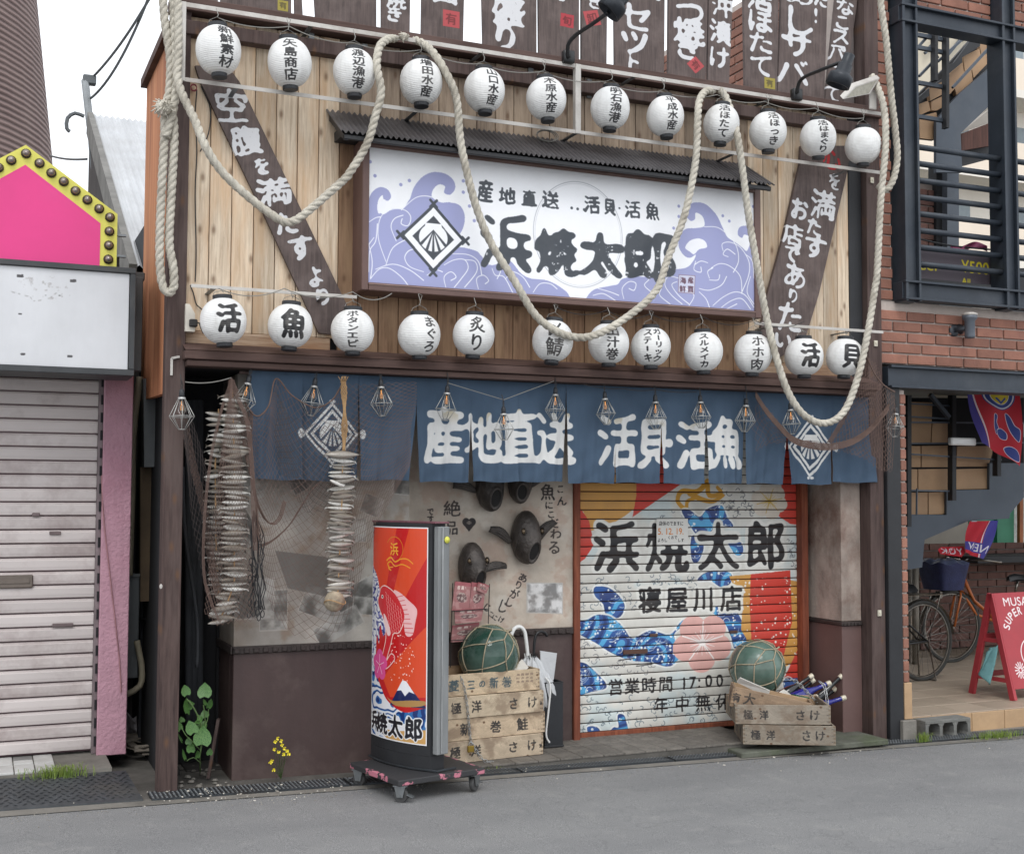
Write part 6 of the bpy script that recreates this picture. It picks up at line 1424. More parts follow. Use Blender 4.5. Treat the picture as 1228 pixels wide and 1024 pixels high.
for (x0, y0, x1, y1, x2, y2, x3, y3), Y in (((546, 697, 565, 699, 562, 735, 542, 732), .24), ((566, 698, 583, 700, 579, 732, 562, 735), .26), ((545, 731, 580, 729, 577, 745, 546, 748), .22), ((543, 750, 575, 746, 571, 768, 541, 770), .27), ((574, 698, 587, 702, 583, 712, 572, 708), .23)):
    P_ = [at(x0, y0, Y), at(x1, y1, Y), at(x2, y2, Y+.01), at(x3, y3, Y+.01)]; b = MB(); o3 = Vector((0, .012, 0)); b.add(P_+[p+o3 for p in P_], [(3, 2, 1, 0), (4, 5, 6, 7), (0, 1, 5, 4), (1, 2, 6, 5), (2, 3, 7, 6), (3, 0, 4, 7)])
    uvm = [(0, 1), (1, 1), (1, 0), (0, 0)]*2; o = b.build('leaflet', Mlf[k % 2], rk); lay = o.data.uv_layers.new(name='UVMap')
    for lp in o.data.loops: lay.data[lp.index].uv = uvm[lp.vertex_index]
    k += 1
b = MB()
for x, y in ((543, 699), (587, 700)): b.tube([at(x, y, .30), at(x-3, 800, .32)], .003, 5)
for y in (733, 768): b.tube([at(541, y, .215), at(584, y-3, .215)], .003, 5); b.tube([at(541, y, .215), at(542, y, .31)], .003, 5); b.tube([at(584, y-3, .215), at(585, y-3, .31)], .003, 5)
b.build('wire_frame', M_cord, rk)

# ================================================================== STANDING LIGHT BOX ON A TROLLEY
F_, Rr, Ll = on_road(478, 936, .117), on_road(581.6, 922.5, .117), on_road(409, 914.5, .117)
ex = (Rr-F_); ey = (Ll-F_); WX, WY = ex.length, ey.length; ang = math.atan2(ex.y, ex.x); gz = road_z(2.2)
tr = empty('sign_trolley', (F_.x, F_.y, gz), 'low black wheeled trolley with chipped pink paint carrying the light box', 'trolley', rz=ang)
def trol():
    m, n, l, p = new_mat('chipped_paint'); tc = n.new('ShaderNodeTexCoord'); nz = noise(n, l, 13, 6, rand=False); g = n.new('ShaderNodeSeparateXYZ'); l.new(tc.outputs['Object'], g.inputs[0])
    # wear gathers along the rims where wheels and hands knock
    def edge(sock, w):
        a = n.new('ShaderNodeMath'); a.operation = 'PINGPONG'; a.inputs[1].default_value = w/2; l.new(sock, a.inputs[0]); return a.outputs[0]
    mn = n.new('ShaderNodeMath'); mn.operation = 'MINIMUM'; l.new(edge(g.outputs[0], WX), mn.inputs[0]); l.new(edge(g.outputs[1], WY), mn.inputs[1])
    mr = n.new('ShaderNodeMapRange'); mr.inputs['From Min'].default_value = 0; mr.inputs['From Max'].default_value = .07; mr.inputs['To Min'].default_value = .07; mr.inputs['To Max'].default_value = -.2; l.new(mn.outputs[0], mr.inputs[0])
    ad = n.new('ShaderNodeMath'); l.new(mr.outputs[0], ad.inputs[0]); l.new(nz, ad.inputs[1])
    col = mixn(n, l, ramp(n, l, ad.outputs[0], [(.60, 0.), (.62, 1.)]), lin((52, 52, 54)), lin((190, 118, 134))); l.new(col, p.inputs['Base Color']); p.inputs['Roughness'].default_value = .6
    l.new(bumpn(n, l, noise(n, l, 60, 4), .2, .005), p.inputs['Normal']); return m
b = MB(); b.bbox(0, WX, 0, WY, .090, .120, .004); b.local('platform', trol(), tr)
M_rub = mat('rubber', (66, 66, 66), .8, var=.15, scale=30, bump=.1)
def caster(x, y, a):
    b = MB(); Mx = Matrix.Translation((x, y, 0)) @ Matrix.Rotation(a, 4, 'Z')
    w = MB(); w.lathe([(.014, -.012), (.034, -.012), (.038, -.006), (.038, .006), (.034, .012), (.014, .012)], 20, M=Mx @ Matrix.Translation((0, 0, .038)) @ Matrix.Rotation(PI/2, 4, 'X'))
    w.lathe([(0, -.013), (.014, -.013), (.014, .013), (0, .013)], 12, M=Mx @ Matrix.Translation((0, 0, .038)) @ Matrix.Rotation(PI/2, 4, 'X')); o = w.local('caster_wheel', M_rub, tr, smooth=False)
    for s_ in (-1, 1): b.prism([(-.030, .088), (.030, .088), (.016, .030), (-.016, .030)], s_*.017, s_*.021, M=Mx)
    b.box(-.034, .034, -.028, .028, .084, .090, M=Mx); b.box(.018, .052, -.014, .014, .052, .057, M=Mx @ Matrix.Rotation(.35, 4, 'Y')); b.lathe([(.006, -.024), (.006, .024)], 8, M=Mx @ Matrix.Translation((0, 0, .038)) @ Matrix.Rotation(PI/2, 4, 'X'))
    b.local('caster_fork', M_steel, tr)
for x, y, a in ((.035, .035, -.9), (WX-.045, .035, .5), (.035, WY-.05, 2.1), (WX-.045, WY-.05, 1.0)): caster(x, y, a)
# light box body, in its own frame: x thickness, y length (towards the shop), z up
Bx, By = .19, .50; cx_, cy_ = .32, .345
lb_loc = Vector((F_.x, F_.y, gz+.121))+Matrix.Rotation(ang, 3, 'Z') @ Vector((.24, .09, 0))
bxo = empty('light_box_sign', lb_loc, 'standing curved light box with a red sea bream print, lettered 浜焼太郎', 'light box sign', rz=ang+.16)
HB = 0; z_top = None
# height from the photo's top edge at the near corner
pt = bxo.location; vr = _ray(518, 628); k_ = (Vector((pt.x, pt.y, 0))-Vector((CAM.x, CAM.y, 0))).length/Vector((vr.x, vr.y, 0)).length; HB = CAM.z+vr.z*k_-pt.z
bow = .045
def arcx(v): return -bow*(1-(2*v-1)**2)
LB_ = .50
b = MB(); n_ = 16
out = [(arcx(k/n_), LB_*k/n_) for k in range(n_+1)]+[(.095, LB_), (.095, 0)]
b.add([(x, y, 0) for x, y in out]+[(x, y, .075) for x, y in out], [tuple(range(len(out)-1, -1, -1)), tuple(range(len(out), 2*len(out)))]+[(i, (i+1) % len(out), (i+1) % len(out)+len(out), i+len(out)) for i in range(len(out))]); b.local('plinth', M_black, bxo)
b = MB(); N2 = len(out); b.add([(x, y, .076) for x, y in out]+[(x, y, HB) for x, y in out], [tuple(range(N2-1, -1, -1)), tuple(range(N2, 2*N2))]+[(i, (i+1) % N2, (i+1) % N2+N2, i+N2) for i in range(N2)]); b.local('cabinet', M_black, bxo)
# print: u runs from the near end (0) to the far end (1) seen from the left, i.e. mirrored in y
AH = HB-.13-.02; PW = 360; PH = int(PW*AH/(LB_-.03)); ac = Canvas(PW, PH, (196, 34, 36)); w, h = PW, PH
ac.fill(ac.poly([(.05*w, -5), (.55*w, -5), (.28*w, .40*h), (0, .55*h), (0, .12*h)]), (222, 70, 40)); ac.fill(ac.poly([(.75*w, -5), (w, -5), (w, .13*h), (.55*w, .42*h), (.2*w, .75*h), (.5*w, .3*h)]), (220, 76, 42))
ac.fill(ac.poly([(w, .45*h), (w, .78*h), (.45*w, .80*h), (.3*w, .72*h)]), (222, 78, 44)); ac.fill(ac.poly([(0, .3*h), (.25*w, .52*h), (.3*w, .7*h), (0, .7*h)]), (206, 40, 38))
def spf(pts): return ac.poly(smooth([(x*w, y*h) for x, y in pts], 6))
WH = (232, 232, 236)
M_ = spf([(-.05, .22), (.05, .21), (.15, .25), (.2, .3), (.28, .38), (.35, .48), (.3, .52), (.22, .47), (.2, .56), (.14, .52), (.12, .62), (.1, .72), (-.05, .75)]); ac.fill(M_, WH)
f_ = vnoise(h, w, 34, 3)*.75+.25*vnoise(h, w, 12, 4); ac.fill(M_*sstep(np.sin(f_*22), .3, .5), (112, 112, 176)); ac.fill(M_*sstep(np.sin(f_*22+.6), .75, .9), (40, 56, 120))
M_ = spf([(-.05, .70), (.1, .70), (.25, .76), (.4, .82), (.7, .86), (1.05, .84), (1.05, 1.05), (-.05, 1.05)]); ac.fill(M_, WH)
f_ = vnoise(h, w, 90, 8)*.8+.2*vnoise(h, w, 30, 9); ac.fill(M_*sstep(np.sin(f_*30), .2, .35), (52, 112, 176)); ac.fill(M_*sstep(np.sin(f_*30-.4), .75, .85), (24, 54, 116)); ac.fill(spf([(.3, .96), (.6, .95), (1.02, .93), (1.0, .99), (.7, 1.0), (.4, .995)]), (206, 160, 96))
ac.fill(ac.poly([(.45*w, .835*h), (.66*w, .715*h), (.72*w, .72*h), (1.0*w, .83*h)]), (32, 42, 90)); ac.fill(ac.poly([(.57*w, .765*h), (.66*w, .712*h), (.72*w, .716*h), (.84*w, .77*h), (.76*w, .762*h), (.7*w, .785*h), (.64*w, .76*h)]), (240, 240, 244)); ac.fill(spf([(.38, .80), (.5, .815), (.8, .80), (1.0, .80), (.9, .825), (.55, .835)]), (178, 138, 84))
# sea bream
body = spf([(.20, .33), (.24, .295), (.34, .285), (.5, .31), (.62, .36), (.68, .42), (.60, .49), (.50, .50), (.44, .56), (.36, .64), (.46, .60), (.52, .62), (.36, .67), (.27, .64), (.36, .53), (.32, .45), (.22, .40), (.17, .36)])
ac.fill(sstep(blur(body, 4), .05, .2), (240, 214, 206)); ac.fill(body, (206, 44, 52))
fin = spf([(.5, .30), (.62, .31), (.74, .34), (.86, .38), (.84, .44), (.80, .50), (.70, .50), (.66, .42), (.6, .36)]); ac.fill(fin*(1-body), (238, 190, 190))
for k in range(9): t_ = k/8; ac.fill(ac.stroke([((.55+.12*t_)*w, (.33+.16*t_)*h), ((.66+.17*t_)*w, (.32+.17*t_)*h)], 2.4), (204, 50, 60))
for a in range(9):
    for c_ in range(7):
        x, y = (.33+.045*c_+.01*a)*w, (.32+.02*a+.012*c_)*h; m_ = ac.stroke([(x+9*math.cos(q), y+9*math.sin(q)) for q in (-1.2, -.5, .2, .9)], 1.6); ac.fill(m_*body, (244, 222, 214))
ac.fill(ac.disc(.27*w, .335*h, 8), (244, 236, 230)); ac.fill(ac.disc(.27*w, .335*h, 4), (40, 20, 24)); ac.fill(spf([(.3, .42), (.36, .43), (.45, .50), (.38, .51)]), (240, 206, 204))
rg = np.random.RandomState(2)
for k in range(70): ac.fill(ac.disc(rg.uniform(.45, .85)*w, rg.uniform(.5, .72)*h, rg.uniform(1.2, 3.4)), (246, 226, 220))
for k in range(5): a = -PI/2+k*2*PI/5; ac.fill(ac.disc(.22*w+.095*w*math.cos(a), .66*h+.085*w*math.sin(a)*1.2, .075*w, .08*w), (226, 84, 150)); 
for k in range(5): a = -PI/2+k*2*PI/5; ac.fill(ac.stroke([(.22*w, .66*h), (.22*w+.1*w*math.cos(a), .66*h+.12*w*math.sin(a))], 3), (246, 200, 224))
ac.fill(ac.text([('浜', .50*w, .105*h, .17*w, .17*w)], bold=3), (236, 170, 60)); ac.fill(ac.stroke([(.5*w+.15*w*math.cos(a), .105*h+.14*w*math.sin(a)) for a in [k*.3-2.6 for k in range(14)]], 4), (214, 120, 40))
for q in ([(.36, .16), (.44, .145), (.52, .165), (.62, .15), (.72, .15), (.80, .17)], [(.40, .19), (.38, .175), (.44, .165), (.52, .185), (.64, .175), (.76, .19)], [(.44, .205), (.40, .195), (.48, .19)]): ac.fill(ac.stroke(smooth_open([(x*w, y*h) for x, y in q]), 7, 4), (236, 160, 50))
M_ = ac.text([('浜', .07*w, .925*h, .27*w, .27*w*.9), ('焼', .28*w, .93*h, .27*w, .27*w), ('太', .54*w, .93*h, .29*w, .29*w), ('郎', .82*w, .93*h, .29*w, .30*w)], bold=5, warp=2, seed=3); ac.fill(sstep(blur(M_, 4), .04, .15), (240, 240, 240)); ac.fill(M_, (34, 34, 40))
bd = 5
for m_ in (ac.poly([(0, 0), (w, 0), (w, bd), (0, bd)]), ac.poly([(0, h-bd), (w, h-bd), (w, h), (0, h)]), ac.poly([(0, 0), (bd, 0), (bd, h), (0, h)]), ac.poly([(w-bd, 0), (w, 0), (w, h), (w-bd, h)])): ac.fill(m_, (236, 236, 238))
b = MB(); za_, zb__ = .13, HB-.02
b.grid(20, 1, lambda u, v: (arcx(.03+.94*u)-.006, LB_*(.03+.94*u), za_+(zb__-za_)*v))
b.local('printed_face', img_mat('light_box_print', ac.image('light_box_print'), .18, (120, 110, 108), .08, 4, 0, coat=.4), bxo, uv=lambda v: (1-(v.y/LB_-.03)/.94, (v.z-za_)/(zb__-za_)))
M_acr, n_, l_, p_ = new_mat('acrylic_cover'); p_.inputs['Base Color'].default_value = lin((168, 170, 170)); p_.inputs['Transmission Weight'].default_value = .25; p_.inputs['Roughness'].default_value = .25; p_.inputs['IOR'].default_value = 1.3
l_.new(ramp(n_, l_, noise(n_, l_, 3, 5, (3, 3, .4)), [(.3, lin((118, 122, 124))), (.7, lin((168, 170, 170)))]), p_.inputs['Base Color'])
b = MB(); b.bbox(.014, .092, -.040, -.001, .085, HB-.015, .004); b.local('end_cover', M_acr, bxo)
b = MB(); b.bbox(.036, .045, -.045, -.0425, .09, HB-.02, .001); b.local('cover_strip', mat('strip_alu', (170, 172, 172), .3, .6), bxo)
b = MB(); b.lathe([(0, -.004), (.016, -.003), (.019, 0), (.016, .005), (0, .009)], 14, (.068, -.045, HB-.085), M=Matrix.Rotation(PI/2, 4, 'X')); b.local('knob', mat('yellow_knob', (208, 206, 84), .4), bxo, smooth=True)
b = MB(); b.bbox(-.004, .098, -.03, LB_+.004, HB+.0005, HB+.010, .002); b.local('top_rim', mat('pinkish_rim', (112, 72, 80), .6, var=.4, scale=20), bxo)
b = MB(); b.tube([(arcx(k/8)-.012-.0*k, LB_*k/8, .008) for k in range(9)]+[(.13, LB_+.01, .008)], .006, 6); b.tube([(arcx(0)-.012, 0, .008), (.0, -.05, .008), (.13, -.055, .008)], .006, 6); b.local('base_bracket', M_steel_d, bxo)
# ================================================================== LEFT NEIGHBOUR: PINK SHOP
PY = .72                                    # plane of its shutter
lb = empty('neighbour_shop', (-.2, 1.0, 0), 'shuttered shop at the left with pale pink roller door and pink corner pillar', 'shop building')
M_pinkw = mat('pink_stucco', (190, 146, 160), .8, var=.12, scale=5, bump=.9, bscale=46, dirt=(150, 84, 104), dirt_amt=.35)
M_slatp = mat('pink_slat', (204, 195, 192), .6, var=.06, scale=4, bump=.08, dirt=(136, 116, 114), dirt_amt=.7, stretch=(.6, 1, 1), rand=.06)
cxr = at(155, 700, PY-.06).x; cxl = at(120, 700, PY-.06).x
o = MB().bbox(cxl, cxr, PY-.07, PY+.2, .15, 2.36, .004).build('pillar', M_pinkw, lb)
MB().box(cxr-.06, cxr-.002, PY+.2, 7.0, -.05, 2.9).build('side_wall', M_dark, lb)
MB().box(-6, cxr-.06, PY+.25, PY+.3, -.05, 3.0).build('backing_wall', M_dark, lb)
sxr = at(113, 700, PY).x
MB().box(sxr+.001, cxl-.001, PY-.035, PY+.1, .16, 2.36).build('guide_rail', mat('guide_grey', (128, 116, 118), .6, .3, dirt=(80, 70, 70), dirt_amt=.5), lb)
b = MB()
for k in range(22): z = .2+k*.1; b.box(sxr+.012, sxr+.024, PY-.042, PY-.036, z, z+.055)
b.build('guide_clip', M_dark, lb)
shp = empty('roller_shutter', (-.1, PY, .17)); shp.parent = lb; shp.location = Vector((-.1, PY, .17))-wloc(lb)
z0, z1 = .178, 2.36; hh = .0765; ns = int((z1-z0)/hh)
for i in range(ns):
    za_ = z0+i*hh; b = MB(); prof = [(.012, za_), (-.004, za_+.004), (-.007, za_+hh*.3), (-.007, za_+hh*.72), (-.004, za_+hh*.80), (.004, za_+hh*.83), (.004, za_+hh*.9), (.012, za_+hh*.93)]; n_ = len(prof)
    b.add([(x, PY+y, z) for x in (-2.2, sxr) for y, z in prof], [(q, n_+q, n_+q+1, q+1) for q in range(n_-1)]); b.build('slat', M_slatp, shp)
MB().box(-2.2, sxr, PY+.013, PY+.02, .17, z1).build('slat_joint', mat('joint_dark', (88, 66, 72), .8), shp)
v = at(16, 697, PY); b = MB(); b.bbox(v.x-.10, v.x+.10, PY-.022, PY-.010, v.z-.036, v.z+.036, .006); b.bbox(v.x-.085, v.x+.085, PY-.028, PY-.022, v.z-.012, v.z+.012, .003); b.build('mail_slot', mat('slot_metal', (122, 112, 104), .4, .6), shp)
b = MB()
for px_, py_, w_ in ((75, 749, .055), (66, 639, .03), (190, 903, 0), (43, 617, .02)):
    if w_: v = at(px_, py_, PY); b.bbox(v.x-w_, v.x+w_, PY-.018, PY-.008, v.z-.010, v.z+.010, .003)
b.build('key_plate', mat('key_plate', (118, 104, 104), .5, .4), shp)
b = MB(); b.tube(spline([at(122, 570, PY-.05), at(124, 620, PY-.08), at(133, 700, PY-.09), at(143, 790, PY-.085), at(145, 830, PY-.08)], .05), .004, 5); tag(b.build('loose_cable', mat('pink_cable', (156, 112, 116), .7)), 'thin cable hanging loosely down the pink corner pillar', 'cable')
# blank white sign board
WY_ = .22; sx1 = at(155, 380, WY_).x; sz1 = at(155, 329, WY_).z; sz0 = at(80, 440, WY_).z
ws = empty('blank_signboard', (-.3, WY_, sz0), 'blank white shop signboard with small chips, under the pink marquee', 'signboard')
cv = Canvas(900, 380, (222, 222, 224)); cv.a *= (.94+.08*fbm(380, 900, 120, 3, 5)[..., None]); X0_ = -1.2; k_ = 900/(sx1-X0_)
pw = PC(X0_, sx1, sz0, sz1, WY_, 420, (218, 219, 222)); pw.a *= (.93+.1*fbm(pw.h, pw.w, 120, 3, 5)[..., None])
zw = Z(3.104, 0, 150)
for x, y, w_ in ((75, 562, 26), (272, 580, 24), (75, 703, 14), (85, 852, 18), (260, 860, 20), (222, 634, 8), (170, 634, 5)):
    px_, py_ = zw((x, y))[0]; cx, cy = pw.c(px_, py_); r_ = w_/3.1*pw.k(px_, py_)[0]/2; pw.fill(pw.poly([(cx-r_, cy-r_*.4), (cx+r_*.9, cy-r_*.5), (cx+r_, cy+r_*.3), (cx+r_*.3, cy+r_*.5), (cx-r_*.9, cy+r_*.5)]), (74, 72, 74))
sc_ = pw.st(zw((40, 620), (110, 640), (130, 655), (190, 640), (230, 605), (250, 600)), 1.6)*sstep(fbm(pw.h, pw.w, 6, 8), .45, .6)*.4; pw.fill(sc_, (120, 114, 112))
pw.fill(sstep(fbm(pw.h, pw.w, 8, 18), .62, .75)*pw.disc(*pw.c(55, 345), 60, 26)*.4, (130, 122, 118))
MB().box(X0_, sx1-.004, WY_-.002, WY_+.02, sz0, sz1).build('sign_face', img_mat('white_panel', pw.image('white_panel'), .4, (150, 148, 146), .15, 3, 0, streak=True), ws, uv=pw.uv())
M_fr = mat('dark_frame', (66, 68, 70), .5, .3, var=.15, dirt=(96, 90, 84), dirt_amt=.4)
MB().bbox(X0_, sx1+.03, WY_-.02, WY_+.30, sz0-.035, sz0-.002, .003).build('frame', M_fr, ws); MB().bbox(X0_, sx1+.03, WY_-.02, WY_+.30, sz1+.002, sz1+.032, .003).build('frame', M_fr, ws)
MB().bbox(sx1, sx1+.03, WY_-.02, WY_+.30, sz0-.001, sz1+.001, .003).build('frame', M_fr, ws); MB().box(X0_, sx1, WY_+.021, WY_+.29, sz0, sz1).build('sign_box', M_fr, ws)
# house shaped pink marquee with bulbs
MY = .30
mq = empty('pink_marquee', (-.2, MY, sz1), 'bright pink house shaped marquee board with yellow border and round bulbs', 'marquee')
oc = [at(x, y, MY) for x, y in ((-60, 208), (31, 174), (141, 257), (140.5, 322), (-60, 309))]; oc[3].z = oc[4].z = sz1+.035; oc[0] = Vector((oc[1].x-(oc[2].x-oc[1].x), 0, oc[2].z)); oc[4].x = oc[0].x; oc[3].x = oc[2].x
# plan the left half as the mirror of the right
ic = [(oc[1].x+(p.x-oc[1].x)*.80, p.z-(.105 if i != 3 else 0)) for i, p in enumerate(oc[:3])]; rr_ = at(119, 270, MY)
zi2, zi1 = at(119.5, 268, MY).z, at(31, 198, MY).z; xi2 = at(120, 290, MY).x
inn = [(2*oc[1].x-xi2, zi2), (oc[1].x, zi1), (xi2, zi2), (xi2, sz1+.036), (2*oc[1].x-xi2, sz1+.036)]
outr = [(oc[0].x, oc[2].z), (oc[1].x, oc[1].z), (oc[2].x, oc[2].z), (oc[2].x, sz1+.035), (oc[0].x, sz1+.035)]
b = MB(); b.prism(outr, MY, MY+.09); b.build('yellow_border', mat('yellow_paint', (222, 216, 98), .5, var=.05, scale=4, bump=.04, dirt=(180, 172, 90), dirt_amt=.3), mq)
b = MB(); b.prism(inn, MY-.003, MY-.0005); b.build('pink_face', mat('pink_paint', (226, 58, 134), .45, var=.05, scale=3, bump=.03, dirt=(214, 90, 148), dirt_amt=.3), mq)
M_bulb = mat('bulb_silver', (150, 140, 134), .25, .6, var=.2, scale=40, bump=0); M_bk = mat('bulb_socket', (62, 52, 48), .4, .4)
pts = [(97, 108), (147, 144), (191, 180), (237, 212), (281, 247), (325, 280), (369, 313), (409, 345), (407, 397), (405, 449), (403, 501)]
xm = oc[1].x; bl_ = []
for x, y in pts:
    px_, py_ = zw((x, y))[0]; v = at(px_, py_, MY); bl_.append((v.x, v.z))
bl_ += [(2*xm-x, z) for x, z in bl_[1:]]
b0m = MB(); b0m.lathe([(.024, 0), (.026, .006), (.022, .010), (.017, .012)], 16, M=Matrix.Rotation(PI/2, 4, 'X')); s_me = b0m.mesh('bulb_socket', M_bk, smooth=True)
b0m = MB(); b0m.lathe([(.016, .010), (.018, .020), (.014, .030), (0, .034)], 16, M=Matrix.Rotation(PI/2, 4, 'X')); g_me = b0m.mesh('bulb', M_bulb, smooth=True)
for x, z in bl_:
    s_ = bpy.data.objects.new('bulb_socket', s_me); COL.objects.link(s_); s_.parent = mq; s_.location = Vector((x, MY-.001, z))-wloc(mq)
    g_ = bpy.data.objects.new('bulb', g_me); COL.objects.link(g_); g_.parent = s_
b = MB()
for y in (281, 306): v = at(143, y, MY); b.box(oc[2].x+.002, oc[2].x+.05, MY+.02, MY+.045, v.z-.006, v.z+.006)
b.build('fixing_bolt', M_steel, mq)
b = MB(); b.bbox(oc[2].x+.01, sx1+.10, MY+.12, MY+.5, sz1+.005, sz1+.05, .004); b.bbox(sx1+.035, sx1+.09, MY+.10, MY+.16, sz1-.5, sz1+.02, .004); tag(b.build('sign_bracket', M_fr), 'rusty bracket and ledge at the right end of the blank signboard', 'bracket')

# ================================================================== ALLEY AND WHAT STANDS IN IT
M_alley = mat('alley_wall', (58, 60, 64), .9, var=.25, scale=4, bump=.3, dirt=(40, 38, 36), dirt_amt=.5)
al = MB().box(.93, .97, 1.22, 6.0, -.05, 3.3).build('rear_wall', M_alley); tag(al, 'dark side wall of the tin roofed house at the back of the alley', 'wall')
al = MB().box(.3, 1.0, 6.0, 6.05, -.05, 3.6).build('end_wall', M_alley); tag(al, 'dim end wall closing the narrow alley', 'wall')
M_box = mat('grey_metal', (96, 100, 102), .5, .3, var=.1, scale=5, bump=.05, dirt=(64, 62, 58), dirt_amt=.4)
v0 = at(147, 814, 1.0); v1 = at(166, 690, 1.0)
eb = empty('meter_box', (v0.x, 1.0, v0.z), 'grey metal meter box on the alley wall behind the pink pillar', 'meter box')
MB().bbox(v0.x-.02, v1.x+.01, 1.0, 1.25, v0.z, v1.z, .006).build('cabinet', M_box, eb); MB().bbox(v0.x-.025, v1.x+.015, .985, 1.0, v1.z-.01, v1.z+.012, .003).build('lid', M_box, eb)
b = MB(); b.tube(spline([at(*p) for p in ((168, 452, .95), (160, 520, .95), (158, 600, .95), (155, 690, .96))], .05), .020, 10); b.tube(spline([at(*p) for p in ((164, 768, .95), (170, 800, .95), (168, 822, .95), (152, 832, .95), (146, 834, 1.0))], .03), .018, 10)
tag(b.build('drain_pipe', mat('beige_pipe', (150, 142, 122), .6, var=.1), smooth=True), 'beige pipe running down the alley behind the pink pillar', 'pipe')
b = MB(); b.bar(at(178, 560, 1.0), at(178, 720, 1.0), .07, .10); tag(b.build('brown_duct', mat('brown_duct', (92, 76, 56), .7)), 'brown vertical duct seen between pillar and post in the alley', 'duct')
b = MB(); b.bar(at(181, 455, .9), at(182, 560, .9), .12, .10); tag(b.build('grey_duct', M_box), 'dark grey duct box under the orange cladding', 'duct')
b = MB()
for y in (714, 742): b.tube([at(168, y, 1.15), at(236, y+12, .75)], .014, 8)
for x in (226, 232, 239): b.tube([at(x, 480, .5), at(x, 880, .5)], .022, 8)
b.tube(spline([at(219, 560, .25), at(222, 640, .3), at(236, 740, .35), at(236, 800, .35)], .05), .010, 6)
tag(b.build('alley_pipe', M_alley, smooth=True), 'dark conduits behind the left wooden post', 'pipe')
rg = random.Random(9); b = MB()
for k in range(46):
    px_, py_ = rg.uniform(146, 184), rg.uniform(868, 908); c = on_road(px_, py_, .02); w_, h_ = rg.uniform(.03, .10), rg.uniform(.02, .05)
    Mx = Matrix.Translation(c+Vector((0, 0, rg.uniform(0, .06)))) @ Matrix.Rotation(rg.uniform(0, 6), 4, 'Z') @ Matrix.Rotation(rg.uniform(-.5, .5), 4, 'X'); b.box(-w_, w_, -h_, h_, -.003, .003, M=Mx)
o = b.build('debris', mat('debris', (140, 132, 122), .8, var=.5, scale=7, bump=.2)); tag(o, 'heap of broken boards and litter on the alley floor', 'debris', kind='stuff')
b = MB(); c = on_road(160, 885, .04)
b.grid(14, 10, lambda u, v: c+Vector((-.10+.26*u-.05*v, .05*math.sin(u*9), .02+.20*v*(1-u*.75)+.02*math.sin(u*17+v*9))))
q = b.build('plastic_bag', mat('grey_bag', (186, 180, 182), .4, var=.3, scale=18, bump=.7, bscale=30), smooth=True); tag(q, 'crumpled pale plastic bag lying in the alley', 'bag'); q.modifiers.new('Solidify', 'SOLIDIFY').thickness = .004
# planter tray and leafy vine at the foot of the shop wall
b = MB(); c = on_road(246, 925, 0)
M_pot = mat('dark_pot', (52, 50, 48), .8, var=.3)
b.bbox(c.x-.10, c.x+.12, c.y+.02, c.y+.24, 0, .07, .004); b.bbox(c.x-.16, c.x-.145, c.y-.05, c.y+.25, 0, .10, .003); tag(b.build('planter', M_pot), 'low dark planter trough at the foot of the left wall', 'planter')
MB().bar(on_road(250, 932, .01), at(262, 862, .25), .05, .016).build('leaning_board', M_post); tag(bpy.data.objects['leaning_board'], 'short dark board leaning in the corner behind the vine', 'board')
M_leaf = None
def leafmat(name, a, b_):
    m, n, l, p = new_mat(name); oi = n.new('ShaderNodeObjectInfo'); c_ = ramp(n, l, noise(n, l, 24, 3), [(.35, lin(a)), (.7, lin(b_))]); l.new(c_, p.inputs['Base Color']); p.inputs['Roughness'].default_value = .45
    tr_ = n.new('ShaderNodeBsdfTranslucent'); l.new(c_, tr_.inputs[0]); ms = n.new('ShaderNodeMixShader'); ms.inputs[0].default_value = .25; l.new(p.outputs[0], ms.inputs[1]); l.new(tr_.outputs[0], ms.inputs[2]); l.new(ms.outputs[0], n['Material Output'].inputs[0]); return m
M_leaf = leafmat('vine_leaf', (50, 96, 44), (112, 152, 84)); M_stem = mat('stem', (84, 108, 62), .7)
vine = empty('leafy_vine', on_road(238, 920, 0), 'green heart leaved vine growing beside the left wooden post', 'plant')
lm = MB(); pts_ = [(0, 0), (.30, -.12), (.48, .10), (.50, .38), (.36, .68), (0, 1.0)]
vs = [(0, 0, .0)]+[(0, y*1.0, .06*math.sin(y*3)) for y in (.3, .6, 1.0)]
L_ = [(x, y, -.14*x*x+.05*math.sin(y*4)) for x, y in pts_]; Rl = [(-x, y, z) for x, y, z in L_]
lm.add(L_+[(0, .35, .05), (0, .7, .05)], [(0, 1, 2, 6), (6, 2, 3), (6, 3, 4, 7), (7, 4, 5)]); lm.add(Rl+[(0, .35, .05), (0, .7, .05)], [(6, 2, 1, 0), (3, 2, 6), (7, 4, 3, 6), (5, 4, 7)])
leaf_me = lm.mesh('leaf', M_leaf, smooth=True)
stem_pts = [on_road(240, 925, .02), at(240, 905, .06), at(243, 880, .05), at(238, 860, .04), at(230, 845, .03), at(224, 838, .03)]
b = MB(); b.tube(spline(stem_pts, .02), .004, 5); b.tube(spline([at(241, 900, .06), at(232, 890, .03), at(222, 880, .02), at(217, 870, .02)], .02), .0025, 5); b.tube(spline([at(241, 915, .06), at(232, 908, .04), at(224, 912, .02)], .02), .0022, 5); b.tube(spline([at(242, 880, .05), at(249, 862, .06), at(250, 850, .05)], .02), .0022, 5); b.tube(spline([at(240, 900, .06), at(246, 870, .08), at(244, 845, .06)], .02), .003, 5); b.build('stem', M_stem, vine)
